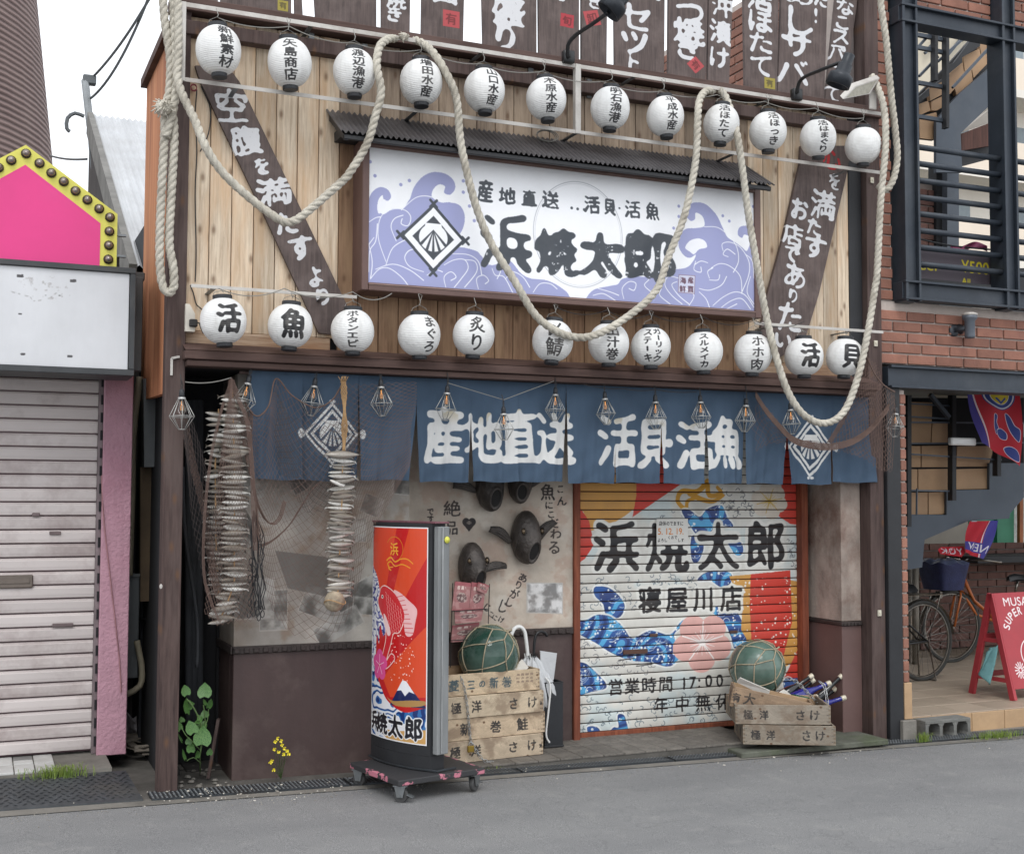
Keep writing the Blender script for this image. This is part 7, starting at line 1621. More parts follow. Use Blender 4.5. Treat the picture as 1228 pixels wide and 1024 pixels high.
for x, y, s_, a, Y in ((224, 838, .055, .4, .0), (232, 848, .04, 1.2, .02), (245, 842, .075, -.3, .0), (224, 862, .08, 1.0, -.02), (236, 872, .05, -1, 0), (216, 880, .06, .8, .0), (232, 885, .07, .3, -.02), (241, 878, .05, -.6, .03), (242, 901, .095, .0, -.03), (222, 915, .055, 1.2, -.02), (229, 906, .05, .3, 0), (237, 912, .04, -1.0, .02), (250, 853, .05, -1.1, .04), (246, 864, .045, -.2, .05), (218, 893, .05, 1.4, 0), (247, 848, .035, .9, .03), (226, 853, .035, -.7, .02), (243, 893, .04, 1.0, .02), (248, 887, .03, -.8, .04), (226, 895, .035, -.2, .01), (234, 897, .03, 1.1, .03), (251, 908, .035, -.5, .02), (219, 868, .03, .2, .03), (239, 866, .03, .6, .0)):
    o = bpy.data.objects.new('leaf', leaf_me); COL.objects.link(o); o.parent = vine; o.location = at(x, y, Y+.04)-wloc(vine); o.rotation_euler = (PI/2+.5+random.uniform(-.4, .4), random.uniform(-.3, .3), PI+a); o.scale = (s_,)*3
    o.location += Vector((0, 0, s_*.4)); 
# yellow flower growing from the kerb crack
M_yel = mat('yellow_petal', (236, 214, 40), .5, bump=0); ylw = empty('yellow_wildflower', on_road(337, 934, .01), 'small yellow wildflowers on thin stems before the brown wall', 'wildflower'); b = MB(); f = MB(); rg = random.Random(4); base = on_road(337, 934, .01)
for px_, py_ in ((330, 889), (333, 885), (338, 893), (341, 897), (344, 900), (329, 898), (334, 901), (340, 904), (326, 912), (324, 914), (346, 904), (337, 888), (328, 923)):
    p = at(px_, py_, -.02); b.tube(spline([base, base.lerp(p, .5)+Vector((rg.uniform(-.01, .01), 0, .01)), p], .03), .0012, 4)
    for q in range(4): a = q*PI/2+rg.random(); d = Vector((math.cos(a), -.4, math.sin(a)))*.008; e = Vector((-math.sin(a), 0, math.cos(a)))*.005; f.add([p, p+d+e, p+d*1.3, p+d-e], [(0, 1, 2, 3)])
b.build('stem', M_stem, ylw); f.build('petal', M_yel, ylw)
# grass tufts
M_grass = leafmat('grass_blade', (110, 136, 60), (158, 176, 86))
def grass(c, n, spread, hgt, label, seed):
    rg = random.Random(seed); b = MB()
    for k in range(n):
        p = Vector(c)+Vector((rg.gauss(0, spread), rg.gauss(0, spread*.25), 0)); a = rg.uniform(0, 6.28); L_ = hgt*rg.uniform(.5, 1.2); d = Vector((math.cos(a), math.sin(a)*.6, 0))*L_*rg.uniform(.3, 1.1); s_ = Vector((-math.sin(a), math.cos(a), 0))*.0016
        m_ = p+d*.45+Vector((0, 0, L_*.75)); e = p+d+Vector((0, 0, L_*rg.uniform(.5, .95))); b.add([p-s_, p+s_, m_+s_*.8, m_-s_*.8, e], [(0, 1, 2, 3), (3, 2, 4)])
    o = b.build('grass_tuft', M_grass); return tag(o, label, 'grass', kind='stuff')
grass(at(72, 932, .27), 220, .07, .075, 'tuft of thin yellow green grass on the tiled step', 1)
grass(on_road(1196, 884, .01), 260, .10, .05, 'weeds along the foot of the tan tile step', 2)
grass(on_road(1108, 889, .01), 110, .025, .07, 'weeds beside the grey cinder block', 3)

# ================================================================== BACKGROUND LEFT
M_tin = mat('corrugated_roof', (196, 198, 200), .5, .2, var=.12, scale=2, bump=.05, dirt=(150, 146, 142), dirt_amt=.4, stretch=(4, .3, 1))
rf = empty('tin_roof_house', (2, 4, 0), 'old tin roofed house rising behind the alley', 'house')
A_, B_ = at(112, 138, 5.2), at(190, 322, 1.45); xr_ = 4.0
b = MB(); nC = 60
b.grid(nC*4, 1, lambda u, v: (A_.x+(xr_-A_.x)*u, A_.y+(B_.y-A_.y)*v, A_.z+(B_.z-A_.z)*v+.012*math.sin(u*nC*2*PI)))
b.build('roof_sheet', M_tin, rf, smooth=True)
b = MB(); b.bar((A_.x-.03, A_.y, A_.z-.08), (A_.x-.03, B_.y, B_.z-.08), .05, .20); b.build('barge_board', mat('grey_barge', (120, 118, 114), .85, var=.3, scale=5, bump=.3), rf)
b = MB(); b.prism([(1.5, 0), (5.5, 0), (5.5, A_.z-.2), (1.5, B_.z-.2)], 0, .04, M=Matrix.Rotation(PI/2, 4, 'Z') @ Matrix.Translation((0, -A_.x-.03, 0))); b.build('gable_wall', wood('dark_siding', (84, 80, 78), (58, 56, 56), rand=0, knots=False), rf)
po = empty('utility_mast', at(118, 300, 5.6), 'thin grey service mast with cables behind the alley', 'utility mast')
b = MB(); b.tube([at(126, 230, 5.0), at(117, 200, 5.2), at(108, 150, 5.4), at(102, 97, 5.6)], .035, 8); b.build('pole', mat('mast_grey', (134, 138, 140), .6), po)
b = MB(); c = at(106, 97, 5.6); b.bbox(c.x-.05, c.x+.07, c.y-.04, c.y+.04, c.z-.04, c.z+.05, .01); b.build('junction', M_box, po); b = MB(); b.tube(spline([at(101, 140, 5.4), at(90, 136, 5.4), at(81, 142, 5.4), at(80, 154, 5.4), at(84, 158, 5.4)], .05), .018, 6); b.build('cable_loop', M_box, po); b = MB(); b.tube(spline([at(108, 165, 5.3), at(112, 205, 5.2), at(122, 220, 5.1), at(138, 208, 5.0)], .05), .02, 6); b.build('fitting', M_box, po)
def wire(p, q, sag, label, r=.012):
    b = MB(); b.tube([p.lerp(q, k/16)-Vector((0, 0, sag*4*(k/16)*(1-k/16))) for k in range(17)], r, 5); tag(b.build('overhead_wire', M_box), label, 'wire')
wire(at(112, 92, 5.6), at(182, -6, 4.0), .05, 'upper overhead wire rising from the service mast'); wire(at(109, 118, 5.5), at(178, -2, 4.2), .12, 'lower overhead wire rising from the service mast'); wire(at(60, 187, 9), at(104, 191, 5.5), .02, 'short overhead wire between tower and mast')
# tall brown ribbed tower
tw = empty('ribbed_tower', (-2, 16, 0), 'tall rounded brown building clad in horizontal ribs at the far left', 'building')
e1, e2 = at(44, 0, 14), at(63, 195, 14); R1, R2 = 3.0, 3.0+(e2.x-e1.x)
b = MB(); b.lathe([(R2+.35, 0), (R2+.2, e2.z*.6), (R2, e2.z), (R1, e1.z), (R1-.03, e1.z+.3), (.5, e1.z+1.2)], 48, (e1.x-R1, 14, 0))
def ribm():
    m, n, l, p = new_mat('ribbed_cladding'); tc = n.new('ShaderNodeTexCoord'); w = n.new('ShaderNodeTexWave'); w.bands_direction = 'Z'; w.inputs['Scale'].default_value = 3.4; w.inputs['Distortion'].default_value = .15; l.new(tc.outputs['Object'], w.inputs[0])
    c_ = ramp(n, l, w.outputs['Fac'], [(.1, lin((84, 68, 66))), (.5, lin((126, 106, 102)))]); c_ = mixn(n, l, ramp(n, l, noise(n, l, 1.2, 5), [(.4, 0.), (.7, .4)]), c_, lin((140, 122, 116))); l.new(c_, p.inputs['Base Color']); l.new(bumpn(n, l, w.outputs['Fac'], .6, .04), p.inputs['Normal']); p.inputs['Roughness'].default_value = .8; return m
b.build('tower_wall', ribm(), tw, smooth=True)
# ================================================================== RIGHT NEIGHBOUR: BRICK BUILDING
rb = empty('brick_building', (7.5, 2, 0), 'brick building at the right with dark steel framed stairwell window', 'building')
M_brick = mat('brick', (144, 100, 84), .8, var=.18, scale=9, bump=.35, bscale=60, dirt=(118, 82, 74), dirt_amt=.5, rand=.20)
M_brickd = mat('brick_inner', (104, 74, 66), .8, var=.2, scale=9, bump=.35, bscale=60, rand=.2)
M_mort = mat('mortar', (190, 178, 170), .9, var=.1, scale=12, bump=.3, bscale=60)
M_st = mat('dark_blue_steel', (50, 57, 66), .45, .25, var=.14, scale=5, bump=.05, dirt=(92, 96, 100), dirt_amt=.35)
def brick_mesh(w, h, m, d=.016):
    b = MB(); b.bbox(0, w, -d, 0, 0, h, .0035); return b.mesh('brick', m)
BW_, BH_, JT = .236, .0625, .012
bm_full, bm_half = brick_mesh(BW_, BH_, M_brick), brick_mesh((BW_-JT)/2, BH_, M_brick)
def bricks(x0, x1, z0, z1, y, parent=rb, m=M_brick, mort=True, clip=None):
    if mort: MB().box(x0, x1, y-.004, y+.12, z0, z1).build('mortar_wall', M_mort, parent)
    r = 0; z = z0+.004; cnt = 0; meshes = {}
    while z+BH_ <= z1+.001:
        x = x0-(BW_+JT)*(.5 if r % 2 else 0)
        while x < x1:
            a, c = max(x, x0), min(x+BW_, x1)
            if c-a > .02:
                k_ = (round(c-a, 3), m.name)
                if k_ not in meshes: meshes[k_] = brick_mesh(c-a, BH_, m)
                o = bpy.data.objects.new('brick', meshes[k_]); COL.objects.link(o); o.parent = parent; o.location = Vector((a, y-.004+random.uniform(-.001, .001), z))-wloc(parent); cnt += 1
            x += BW_+JT
        z += BH_+JT; r += 1
    return cnt
cx0 = XR+.118
n_b = bricks(cx0, 7.25, 2.500, 2.932, .05)
n_b += bricks(cx0, 5.70, 2.935, 5.15, .05)
n_b += bricks(5.80, 6.62, 4.99, 5.35, .05)
n_b += bricks(6.68, 7.35, 4.99, 5.35, .05)
bricks(5.705, 5.752, .36, 2.32, .00)
MB().bbox(5.700, 5.765, -.03, .20, .12, .36, .003).build('tile_base', mat('tan_tile', (192, 160, 124), .5, var=.1, scale=6, bump=.08, dirt=(140, 112, 86), dirt_amt=.4, rand=.05), rb)
MB().bbox(5.66, 5.775, -.06, .22, -.08, .118, .005).build('footing', M_conc, rb)
# the building's left flank, seen between the menu boards
MB().box(cx0+.012, cx0+.05, .18, 4.2, 3.9, 5.6).build('mortar_wall', M_mort, rb)
z = 3.92; r = 0
while z < 5.5:
    y = 1.0+(.12 if r % 2 else 0)
    while y < 2.9:
        o = bpy.data.objects.new('brick', bm_full); COL.objects.link(o); o.parent = rb; o.rotation_euler.z = -PI/2; o.location = Vector((cx0+.012, y+BW_, z))-wloc(rb); y += BW_+JT
    z += BH_+JT; r += 1
# steelwork
def hbeam_v(xa, xb, z0, z1, y=-.06, d=.14, name='steel_column'):
    b = MB(); b.bbox(xa, xb, y+.012, y+d, z0, z1, .002); b.bbox(xa-.006, xa+.016, y-.02, y+.010, z0, z1, .002); b.bbox(xb-.012, xb+.006, y-.02, y+.010, z0, z1, .002); b.build(name, M_st, rb)
def hbeam_h(x0, x1, z0, z1, y=-.06, d=.12, name='steel_beam'):
    b = MB(); b.bbox(x0, x1, y+.012, y+d, z0, z1, .002); b.bbox(x0, x1, y-.022, y+.012, z0-.006, z0+.010, .002); b.bbox(x0, x1, y-.022, y+.012, z1-.010, z1+.006, .002); b.build(name, M_st, rb)
hbeam_v(5.725, 5.845, 2.92, 5.6); hbeam_v(6.625, 6.735, 2.92, 5.6)
hbeam_h(5.71, 7.6, 2.935, 3.055, -.065); hbeam_h(5.71, 7.6, 4.85, 4.965, -.065)
hbeam_h(5.60, 8.5, 2.335, 2.475, -.04, .20)
MB().bbox(5.58, 5.695, -.03, .10, -.08, 2.33, .004).build('steel_column', M_black, rb)
# louvre tubes
for k in range(8):
    z = 4.004-k*(.698/6); b = MB(); b.tube([(5.84, -.02, z), (6.63, -.02, z)], .021, 10); b.build('louvre_tube', M_st, rb, smooth=True)
    b = MB(); b.tube([(6.74, -.02, z), (7.6, -.02, z)], .021, 10); b.build('louvre_tube', M_st, rb, smooth=True)
for X in (7.5,): hbeam_v(X, X+.2, 2.92, 5.6)
# price banner behind the tubes
bn0, bn1 = at(1096, 299, .10), at(1197, 343, .10)
pb = PC(bn0.x, bn1.x, 3.12, 3.345, .10, 420, (84, 76, 84))
zb_ = Z(5.69, 1080, 180)
def tb(w_, x, y, ww, hh): p = zb_((x, y))[0]; return (w_, p[0], p[1], ww/5.69, hh/5.69)
pb.fill(pb.tx([tb('Beer', 170, 782, 205, 78), tb('¥500', 508, 800, 190, 88), tb('All', 445, 896, 60, 46)], bold=3.2), (206, 190, 40))
b = MB(); b.box(bn0.x, bn1.x, .10, .106, 3.12, 3.345); o = b.build('price_banner', img_mat('banner_print', pb.image('banner_print'), .5, grime_amt=.1, bump=0), uv=pb.uv()); tag(o, 'purple banner with yellow lettering Beer ¥500 All behind the louvre tubes', 'banner')
b = MB(); b.tube(spline([at(1104, 287, .12), at(1130, 293, .12), at(1160, 297, .12), at(1196, 300, .12)], .05), .006, 6); tag(b.build('rail_wire', M_black), 'thin black rail above the price banner', 'rail')
b = MB(); b.grid(14, 4, lambda u, v: at(1140+44*u, 293+7*v+3*math.sin(u*7), .14+.03*math.sin(u*11+v*3))); o = b.build('folded_flag', None, smooth=True); o.data.materials.append(mat('flag_folds', (140, 60, 96), .7, var=.6, scale=16, bump=.2)); tag(o, 'bundled red and blue cloth lying on the rail above the price banner', 'cloth')
# round wall lamp on the bricks
wl_ = empty('wall_lamp', at(1163, 392, .03), 'small grey up and down wall lamp on the brick wall', 'wall lamp'); c = at(1163, 393, -.06)
b = MB(); b.lathe([(0, -.075), (.032, -.073), (.035, -.06), (.035, .045), (.050, .062), (.052, .085), (0, .086)], 18, c); b.build('lamp_body', mat('grey_enamel', (92, 98, 106), .4, .2), wl_, smooth=True)
b = MB(); b.lathe([(.038, -.012), (.038, .0), (.02, .02), (.02, .08)], 16, (c.x-.0, c.y+.09, c.z), M=Matrix.Rotation(PI/2, 4, 'X')); b.bar((c.x-.05, .04, c.z-.01), c, .03, .03); b.lathe([(.042, 0), (.042, .014), (.03, .02), (0, .02)], 18, (c.x-.052, .045, c.z-.012), M=Matrix.Rotation(PI/2, 4, 'X')); b.build('lamp_arm', mat('dark_enamel', (62, 66, 72), .4, .2), wl_, smooth=True)
b = MB(); b.lathe([(.052, .0), (.054, .012), (.03, .022), (0, .024)], 18, (c.x, c.y, c.z+.084)); b.build('lamp_lens', mat('lens', (196, 190, 182), .3), wl_, smooth=True)

# ---- inside the stairwell
M_panel = mat('stone_panel', (170, 138, 106), .7, var=.14, scale=3, bump=.12, dirt=(132, 100, 76), dirt_amt=.4, rand=.08)
M_cream = mat('cream_soffit', (206, 196, 176), .8, var=.08, scale=2)
M_string = mat('stair_steel', (74, 82, 92), .5, .2, var=.12, scale=3, bump=.05, dirt=(112, 116, 120), dirt_amt=.3)
def plate(pts, Y, th, m, name, parent=rb):
    P_ = [at(x, y, Y) for x, y in pts]; b = MB(); b.prism([(p.x, p.z) for p in P_], Y, Y+th); return b.build(name, m, parent)
z7 = Z(5.12, 1070, 0); z4 = Z(5.12, 1060, 440)
UY = 1.3
plate(z7((345, 650), (420, 570), (625, 395), (640, 380), (640, 610), (420, 820), (430, 1060), (270, 1060), (270, 740)), UY, .03, M_string, 'stair_stringer')
# stone panels above the stringer, each a slab
for q in (((330, 475), (432, 385), (440, 440), (485, 425), (495, 500), (395, 585), (385, 545), (335, 600)), ((438, 350), (535, 300), (545, 350), (606, 318), (606, 370), (500, 480), (490, 430), (445, 440)), ((535, 262), (610, 280), (606, 312), (548, 346)), ((225, 540), (325, 490), (330, 570), (235, 620)), ((165, 640), (220, 620), (235, 680), (168, 710)), ((240, 625), (330, 582), (325, 650), (275, 680), (240, 680)), ((168, 716), (270, 690), (280, 735), (262, 860), (172, 850), (168, 790))):
    plate(z7(*q), UY+.05, .04, M_panel, 'stone_panel')
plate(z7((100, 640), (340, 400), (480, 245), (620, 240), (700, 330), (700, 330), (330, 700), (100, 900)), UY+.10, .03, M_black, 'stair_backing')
plate(z7((330, 410), (380, 385), (480, 250), (540, 250), (540, 285), (430, 355), (430, 385), (330, 470)), UY-.0, .02, M_black, 'stair_tread_edge')
plate(z7((160, 600), (230, 540), (330, 470), (330, 490), (228, 545), (228, 590), (160, 632)), UY-.0, .02, M_black, 'stair_tread_edge')
for a, c in (((165, 470), (280, 350)), ((280, 380), (440, 235)), ((370, 540), (600, 290)), ((150, 300), (240, 200))): b = MB(); b.bar(at(*z7(a)[0], UY-.15), at(*z7(c)[0], UY-.15), .02); b.build('stair_rail', M_string, rb)
for x in (258, 327): b = MB(); b.bar(at(*z7((x, 190))[0], UY-.2), at(*z7((x, 790 if x > 300 else 500))[0], UY-.2), .055, .03); b.build('mullion', M_black, rb)
for y0, y1, x1 in ((215, 248, 320), (292, 325, 320), (508, 540, 330), (715, 748, 345)): b = MB(); b.bar(at(*z7((150, y0))[0], UY-.17), at(*z7((x1, y1))[0], UY-.17), .03); b.build('stair_rail', M_string, rb)
plate(z7((60, 60), (700, 230), (560, 300), (340, 380), (160, 600), (60, 600)), 2.6, .05, M_cream, 'upper_soffit')
for k, (x, y) in enumerate(((200, 330), (270, 200), (340, 340), (430, 250))): b = MB(); b.bar(at(*z7((x, y))[0], 2.55), at(*z7((x+90, y-110))[0], 2.55), .025); b.build('soffit_batten', M_string, rb)
# timber clad soffit and dark corner, far wall openings
plate(z7((430, 820), (640, 740), (640, 890), (430, 925)), 2.2, .05, wood('soffit_timber', (96, 66, 58), (62, 44, 40), rand=.0, knots=False), 'timber_cladding')
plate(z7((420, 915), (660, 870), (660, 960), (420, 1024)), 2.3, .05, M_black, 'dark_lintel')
plate(z7((440, 800), (640, 640), (640, 740), (440, 810)), 2.4, .05, mat('ceiling_grey', (150, 144, 136), .8, var=.2, scale=3), 'ceiling_piece')
plate([(1196, 60), (1260, 66), (1260, 300), (1196, 300)], 5.5, .05, mat('ceiling_dim', (96, 92, 88), .8, var=.3, scale=3), 'far_ceiling') if False else None
z5_ = Z(5.69, 1080, 180)
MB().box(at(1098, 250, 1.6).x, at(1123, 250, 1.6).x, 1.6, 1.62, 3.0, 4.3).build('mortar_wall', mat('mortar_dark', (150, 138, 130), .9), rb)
x0_, x1_ = at(1098, 250, 1.6).x, at(1123, 250, 1.6).x
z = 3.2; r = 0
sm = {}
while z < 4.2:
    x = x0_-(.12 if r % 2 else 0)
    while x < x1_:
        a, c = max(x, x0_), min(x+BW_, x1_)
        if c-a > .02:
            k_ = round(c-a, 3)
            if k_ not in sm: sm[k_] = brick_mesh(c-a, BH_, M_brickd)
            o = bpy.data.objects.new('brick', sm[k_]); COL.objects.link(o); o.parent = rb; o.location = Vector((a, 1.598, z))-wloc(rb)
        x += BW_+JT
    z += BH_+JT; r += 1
plate([(1123, 195), (1137, 197), (1137, 330), (1123, 328)], 1.55, .1, M_black, 'dark_jamb')
plate([(1136, 195), (1150, 160), (1150, 340), (1136, 330)], 1.45, .06, M_string, 'inner_post')
plate([(1085, 318), (1240, 322), (1240, 360), (1085, 360)], 1.2, .1, M_black, 'stair_floor_edge')
MB().bbox(5.75, 12, .3, 4.6, 2.50, 2.60, .01).build('floor_slab', M_st, rb)
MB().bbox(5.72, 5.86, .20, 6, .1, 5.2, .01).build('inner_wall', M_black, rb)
# ---- ground floor
tf = MB().box(5.70, 13, .11, 6.0, -.12, .092).build('tiled_floor', mat('floor_bed', (150, 134, 116), .8, bump=.1)); tag(tf, kind='structure')
M_ft = mat('floor_tile', (176, 160, 142), .45, var=.08, scale=4, bump=.05, dirt=(130, 116, 100), dirt_amt=.35, rand=.05)
b = MB(); b.bbox(-.147, .147, -.147, .147, 0, .008, .002); ft_me = b.mesh('tile', M_ft)
for i in range(13):
    for j in range(8): o = bpy.data.objects.new('tile', ft_me); COL.objects.link(o); o.parent = tf; o.location = Vector((5.92+i*.30, .275+j*.30, .092))-wloc(tf)
M_rt = MATS['tan_tile']; b = MB(); b.bbox(-.148, .148, -.012, 0, 0, .235, .003); rt_me = b.mesh('tile', M_rt)
for i in range(8): o = bpy.data.objects.new('tile', rt_me); COL.objects.link(o); o.parent = tf; o.location = Vector((5.95+i*.30, .108, -.137))-wloc(tf)
kb = MB().box(5.78, 9, -.07, .10, -.12, -.028).build('kerb_strip', M_conc); tag(kb, kind='structure')
# stone panels of the stair seen from below, dark bars and stringer
GY = 1.25
rows = [((155, 215), (298, 218), (293, 335), (155, 335)), ((155, 345), (292, 345), (286, 470), (155, 475)), ((298, 345), (408, 340), (408, 470), (293, 472)), ((160, 485), (225, 485), (225, 615), (160, 615)), ((232, 485), (410, 482), (410, 615), (232, 615)), ((450, 487), (680, 485), (640, 612), (446, 612)), ((158, 628), (205, 628), (205, 755), (158, 755)), ((212, 628), (410, 625), (410, 755), (212, 755)), ((440, 628), (642, 622), (642, 748), (440, 752)), ((160, 772), (268, 770), (268, 905), (160, 905)), ((275, 770), (382, 768), (382, 903), (275, 905))]
for q in rows: plate(z4(*q), GY, .03, M_panel, 'stone_panel')
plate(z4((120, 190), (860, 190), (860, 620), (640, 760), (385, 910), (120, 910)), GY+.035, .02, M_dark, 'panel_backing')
plate(z4((155, 905), (385, 908), (385, 757), (648, 752), (648, 590), (860, 590), (860, 800), (775, 900), (770, 930), (520, 945), (250, 1060), (235, 1230), (135, 1245), (135, 910)), GY-.03, .025, M_string, 'stair_stringer')
for x, y1 in ((143, 980), (418, 820), (693, 670)): b = MB(); b.bar(at(*z4((x, 175))[0], GY-.10), at(*z4((x, y1))[0], GY-.10), .055, .04); b.build('hanger_bar', M_black, rb)
for (x0, y0, x1, y1) in ((150, 225, 420, 240), (155, 305, 420, 320), (155, 340, 860, 345), (155, 470, 860, 465), (155, 535, 720, 570), (155, 757, 425, 762)): b = MB(); b.bar(at(*z4((x0, y0))[0], GY-.09), at(*z4((x1, y1))[0], GY-.09), .012); b.build('tie_rod', M_string, rb)
b = MB(); b.bar(at(*z4((285, 170))[0], GY-.12), at(*z4((400, 310))[0], GY-.12), .03); b.build('brace', M_string, rb); b = MB(); b.tube([at(*z4((202, 745))[0], GY-.12), at(*z4((200, 910))[0], GY-.12)], .008, 6); b.build('hook_rod', M_string, rb)
b = MB(); p = at(*z4((500, 458))[0], .95); b.bbox(p.x-.14, p.x+.12, .95, 1.0, p.z-.03, p.z+.03, .01); b.build('light_fitting', M_white, rb)
plate(z4((280, 170), (515, 175), (515, 235), (340, 245)), 1.9, .03, M_cream, 'cream_panel')
plate(z4((420, 240), (560, 235), (560, 345), (420, 345)), 1.7, .03, wood('batten_wood', (74, 56, 50), (44, 36, 34), rand=0, knots=False), 'timber_cladding')
# back wall of dark brick with counter
BYY = 3.0
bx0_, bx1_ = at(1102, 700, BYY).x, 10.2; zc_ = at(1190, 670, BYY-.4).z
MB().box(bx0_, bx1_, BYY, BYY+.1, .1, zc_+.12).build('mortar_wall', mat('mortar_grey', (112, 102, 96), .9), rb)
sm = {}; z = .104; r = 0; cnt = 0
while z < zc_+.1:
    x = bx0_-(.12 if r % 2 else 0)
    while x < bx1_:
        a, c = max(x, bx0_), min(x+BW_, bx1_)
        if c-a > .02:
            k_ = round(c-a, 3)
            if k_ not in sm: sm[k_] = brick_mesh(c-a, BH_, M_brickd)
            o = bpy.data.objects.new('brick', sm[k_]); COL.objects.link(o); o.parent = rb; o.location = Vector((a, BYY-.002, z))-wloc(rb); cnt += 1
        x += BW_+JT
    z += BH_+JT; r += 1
xc_ = at(1168, 668, 2.6).x
cn = MB().bbox(xc_, 11, 2.55, 3.0, zc_-.04, zc_+.03, .006).build('bar_counter', M_black); tag(cn, 'black counter top on the inner brick wall behind the bicycles', 'counter')
# green door frame and bright wall beyond
plate([(1166, 600), (1204, 602), (1204, 672), (1166, 672)], 3.6, .06, mat('green_paint', (84, 168, 132), .5, var=.1, scale=4), 'green_door')
plate([(1196, 560), (1216, 560), (1216, 680), (1196, 680)], 3.55, .05, mat('green_trim', (70, 150, 116), .5, var=.1), 'green_frame')
plate([(1212, 590), (1250, 590), (1250, 690), (1212, 690)], 3.7, .04, mat('patterned_glass', (206, 210, 206), .3, var=.2, scale=26, bump=.3), 'frosted_pane')
plate([(1223, 560), (1227, 560), (1227, 690), (1223, 690)], 3.5, .04, mat('orange_wood', (176, 104, 62), .6), 'wooden_mullion')
MB().box(7.0, 14, 5.8, 5.9, .1, 2.4).build('rear_wall', mat('rear_wall_paint', (120, 116, 108), .8, var=.15, scale=2), rb)
b = MB(); b.tube([at(1098, 655, 2.2), at(1098, 800, 2.2)], .03, 8); b.tube([at(1090, 655, 2.3), at(1090, 800, 2.3)], .018, 8); tag(b.build('down_pipe', mat('pale_pipe', (132, 126, 116), .6), smooth=True), 'pale pipes standing behind the black bicycle', 'pipe')
# flags
def flag(quad, Y, label, draw, size=(300, 420), wob=.02):
    cv = Canvas(*size, (190, 36, 52)); draw(cv); P_ = [at(x, y, Y) for x, y in quad]   # ul ur lr ll
    b = MB()
    def fn(u, v): p = P_[0].lerp(P_[1], u).lerp(P_[3].lerp(P_[2], u), v); return p+Vector((0, wob*math.sin(u*9+v*4), 0))
    b.grid(16, 16, fn); o = b.build('hanging_flag', None, smooth=True); m_ = img_mat('flag_print', cv.image('flag_print'), .7, grime_amt=.1, bump=0, trans=.15); o.data.materials.append(m_)
    lay = o.data.uv_layers.new(name='UVMap')
    for lp in o.data.loops: i, j = lp.vertex_index % 17, lp.vertex_index//17; lay.data[lp.index].uv = (i/16, 1-j/16)
    return tag(o, label, 'flag')
def fl1(cv):
    w, h = cv.w, cv.h; cv.fill(cv.poly([(0, 0), (.12*w, 0), (.18*w, h), (0, h)]), (70, 60, 140)); cv.fill(cv.poly([(.12*w, 0), (.15*w, 0), (.22*w, h), (.19*w, h)]), (228, 214, 218))
    cx, cy, r = .6*w, .02*h, .32*w
    for rr, c in ((r, (50, 70, 140)), (r*.94, (226, 222, 226)), (r*.86, (50, 70, 140)), (r*.64, (226, 222, 226)), (r*.6, (214, 190, 50))): cv.fill(cv.disc(cx, cy, rr), c)
    cv.fill(cv.stroke([(cx-.1*w, cy+20), (cx, cy+50), (cx+.1*w, cy+20)], 14), (60, 80, 150))
    for pts in ([(.44, .33), (.5, .36), (.48, .46), (.54, .56), (.48, .66), (.42, .56), (.42, .44)], [(.72, .30), (.8, .34), (.86, .46), (.95, .52), (.92, .68), (.82, .62), (.76, .5)], [(.50, .60), (.60, .55), (.70, .60), (.68, .70), (.56, .70)], [(.62, .86), (.75, .80), (.9, .84), (.96, .94), (.8, .98), (.66, .95)]):
        M_ = cv.poly(smooth([(x*w, y*h) for x, y in pts])); cv.fill(sstep(blur(M_, 3), .03, .15), (224, 216, 226)); cv.fill(M_, (56, 70, 140))
flag(((1160, 473), (1224, 473), (1224, 559), (1176, 531)), .9, 'red and blue flag with a yellow roundel hanging under the stairs', fl1)
def fl2(cv):
    w, h = cv.w, cv.h; cv.fill(cv.poly([(.72*w, 0), (w, 0), (w, h), (.72*w, h)]), (70, 66, 150)); cv.fill(cv.poly([(.66*w, 0), (.70*w, 0), (.70*w, h), (.66*w, h)]), (226, 216, 222))
    M_ = cv.poly(smooth([(.1*w, .0), (.35*w, .02), (.42*w, .15), (.3*w, .3), (.26*w, .55), (.14*w, .6), (.1*w, .3)])); cv.fill(sstep(blur(M_, 4), .03, .15), (224, 216, 226)); cv.fill(M_, (56, 64, 140))
    cv.fill(cv.poly([(0, .64*h), (w, .60*h), (w, .9*h), (0, .9*h)]), (72, 66, 150)); cv.fill(cv.text([('NEW', .5*w, .76*h, .85*w, .22*h, 0, True)], bold=1), (226, 222, 230))
flag(((1163, 625), (1198, 624), (1180, 671), (1156, 662)), 1.15, 'drooping red and purple flag lettered NEW above the bicycle basket', fl2, (260, 330))
def fl3(cv): cv.fill(cv.text([('YORK', .5*cv.w, .5*cv.h, .9*cv.w, .7*cv.h, 0, True)], bold=1), (214, 206, 214))
flag(((1128, 656), (1156, 655), (1154, 668), (1126, 664)), 1.2, 'end of a red flag with grey lettering over the inner brick wall', fl3, (240, 110))

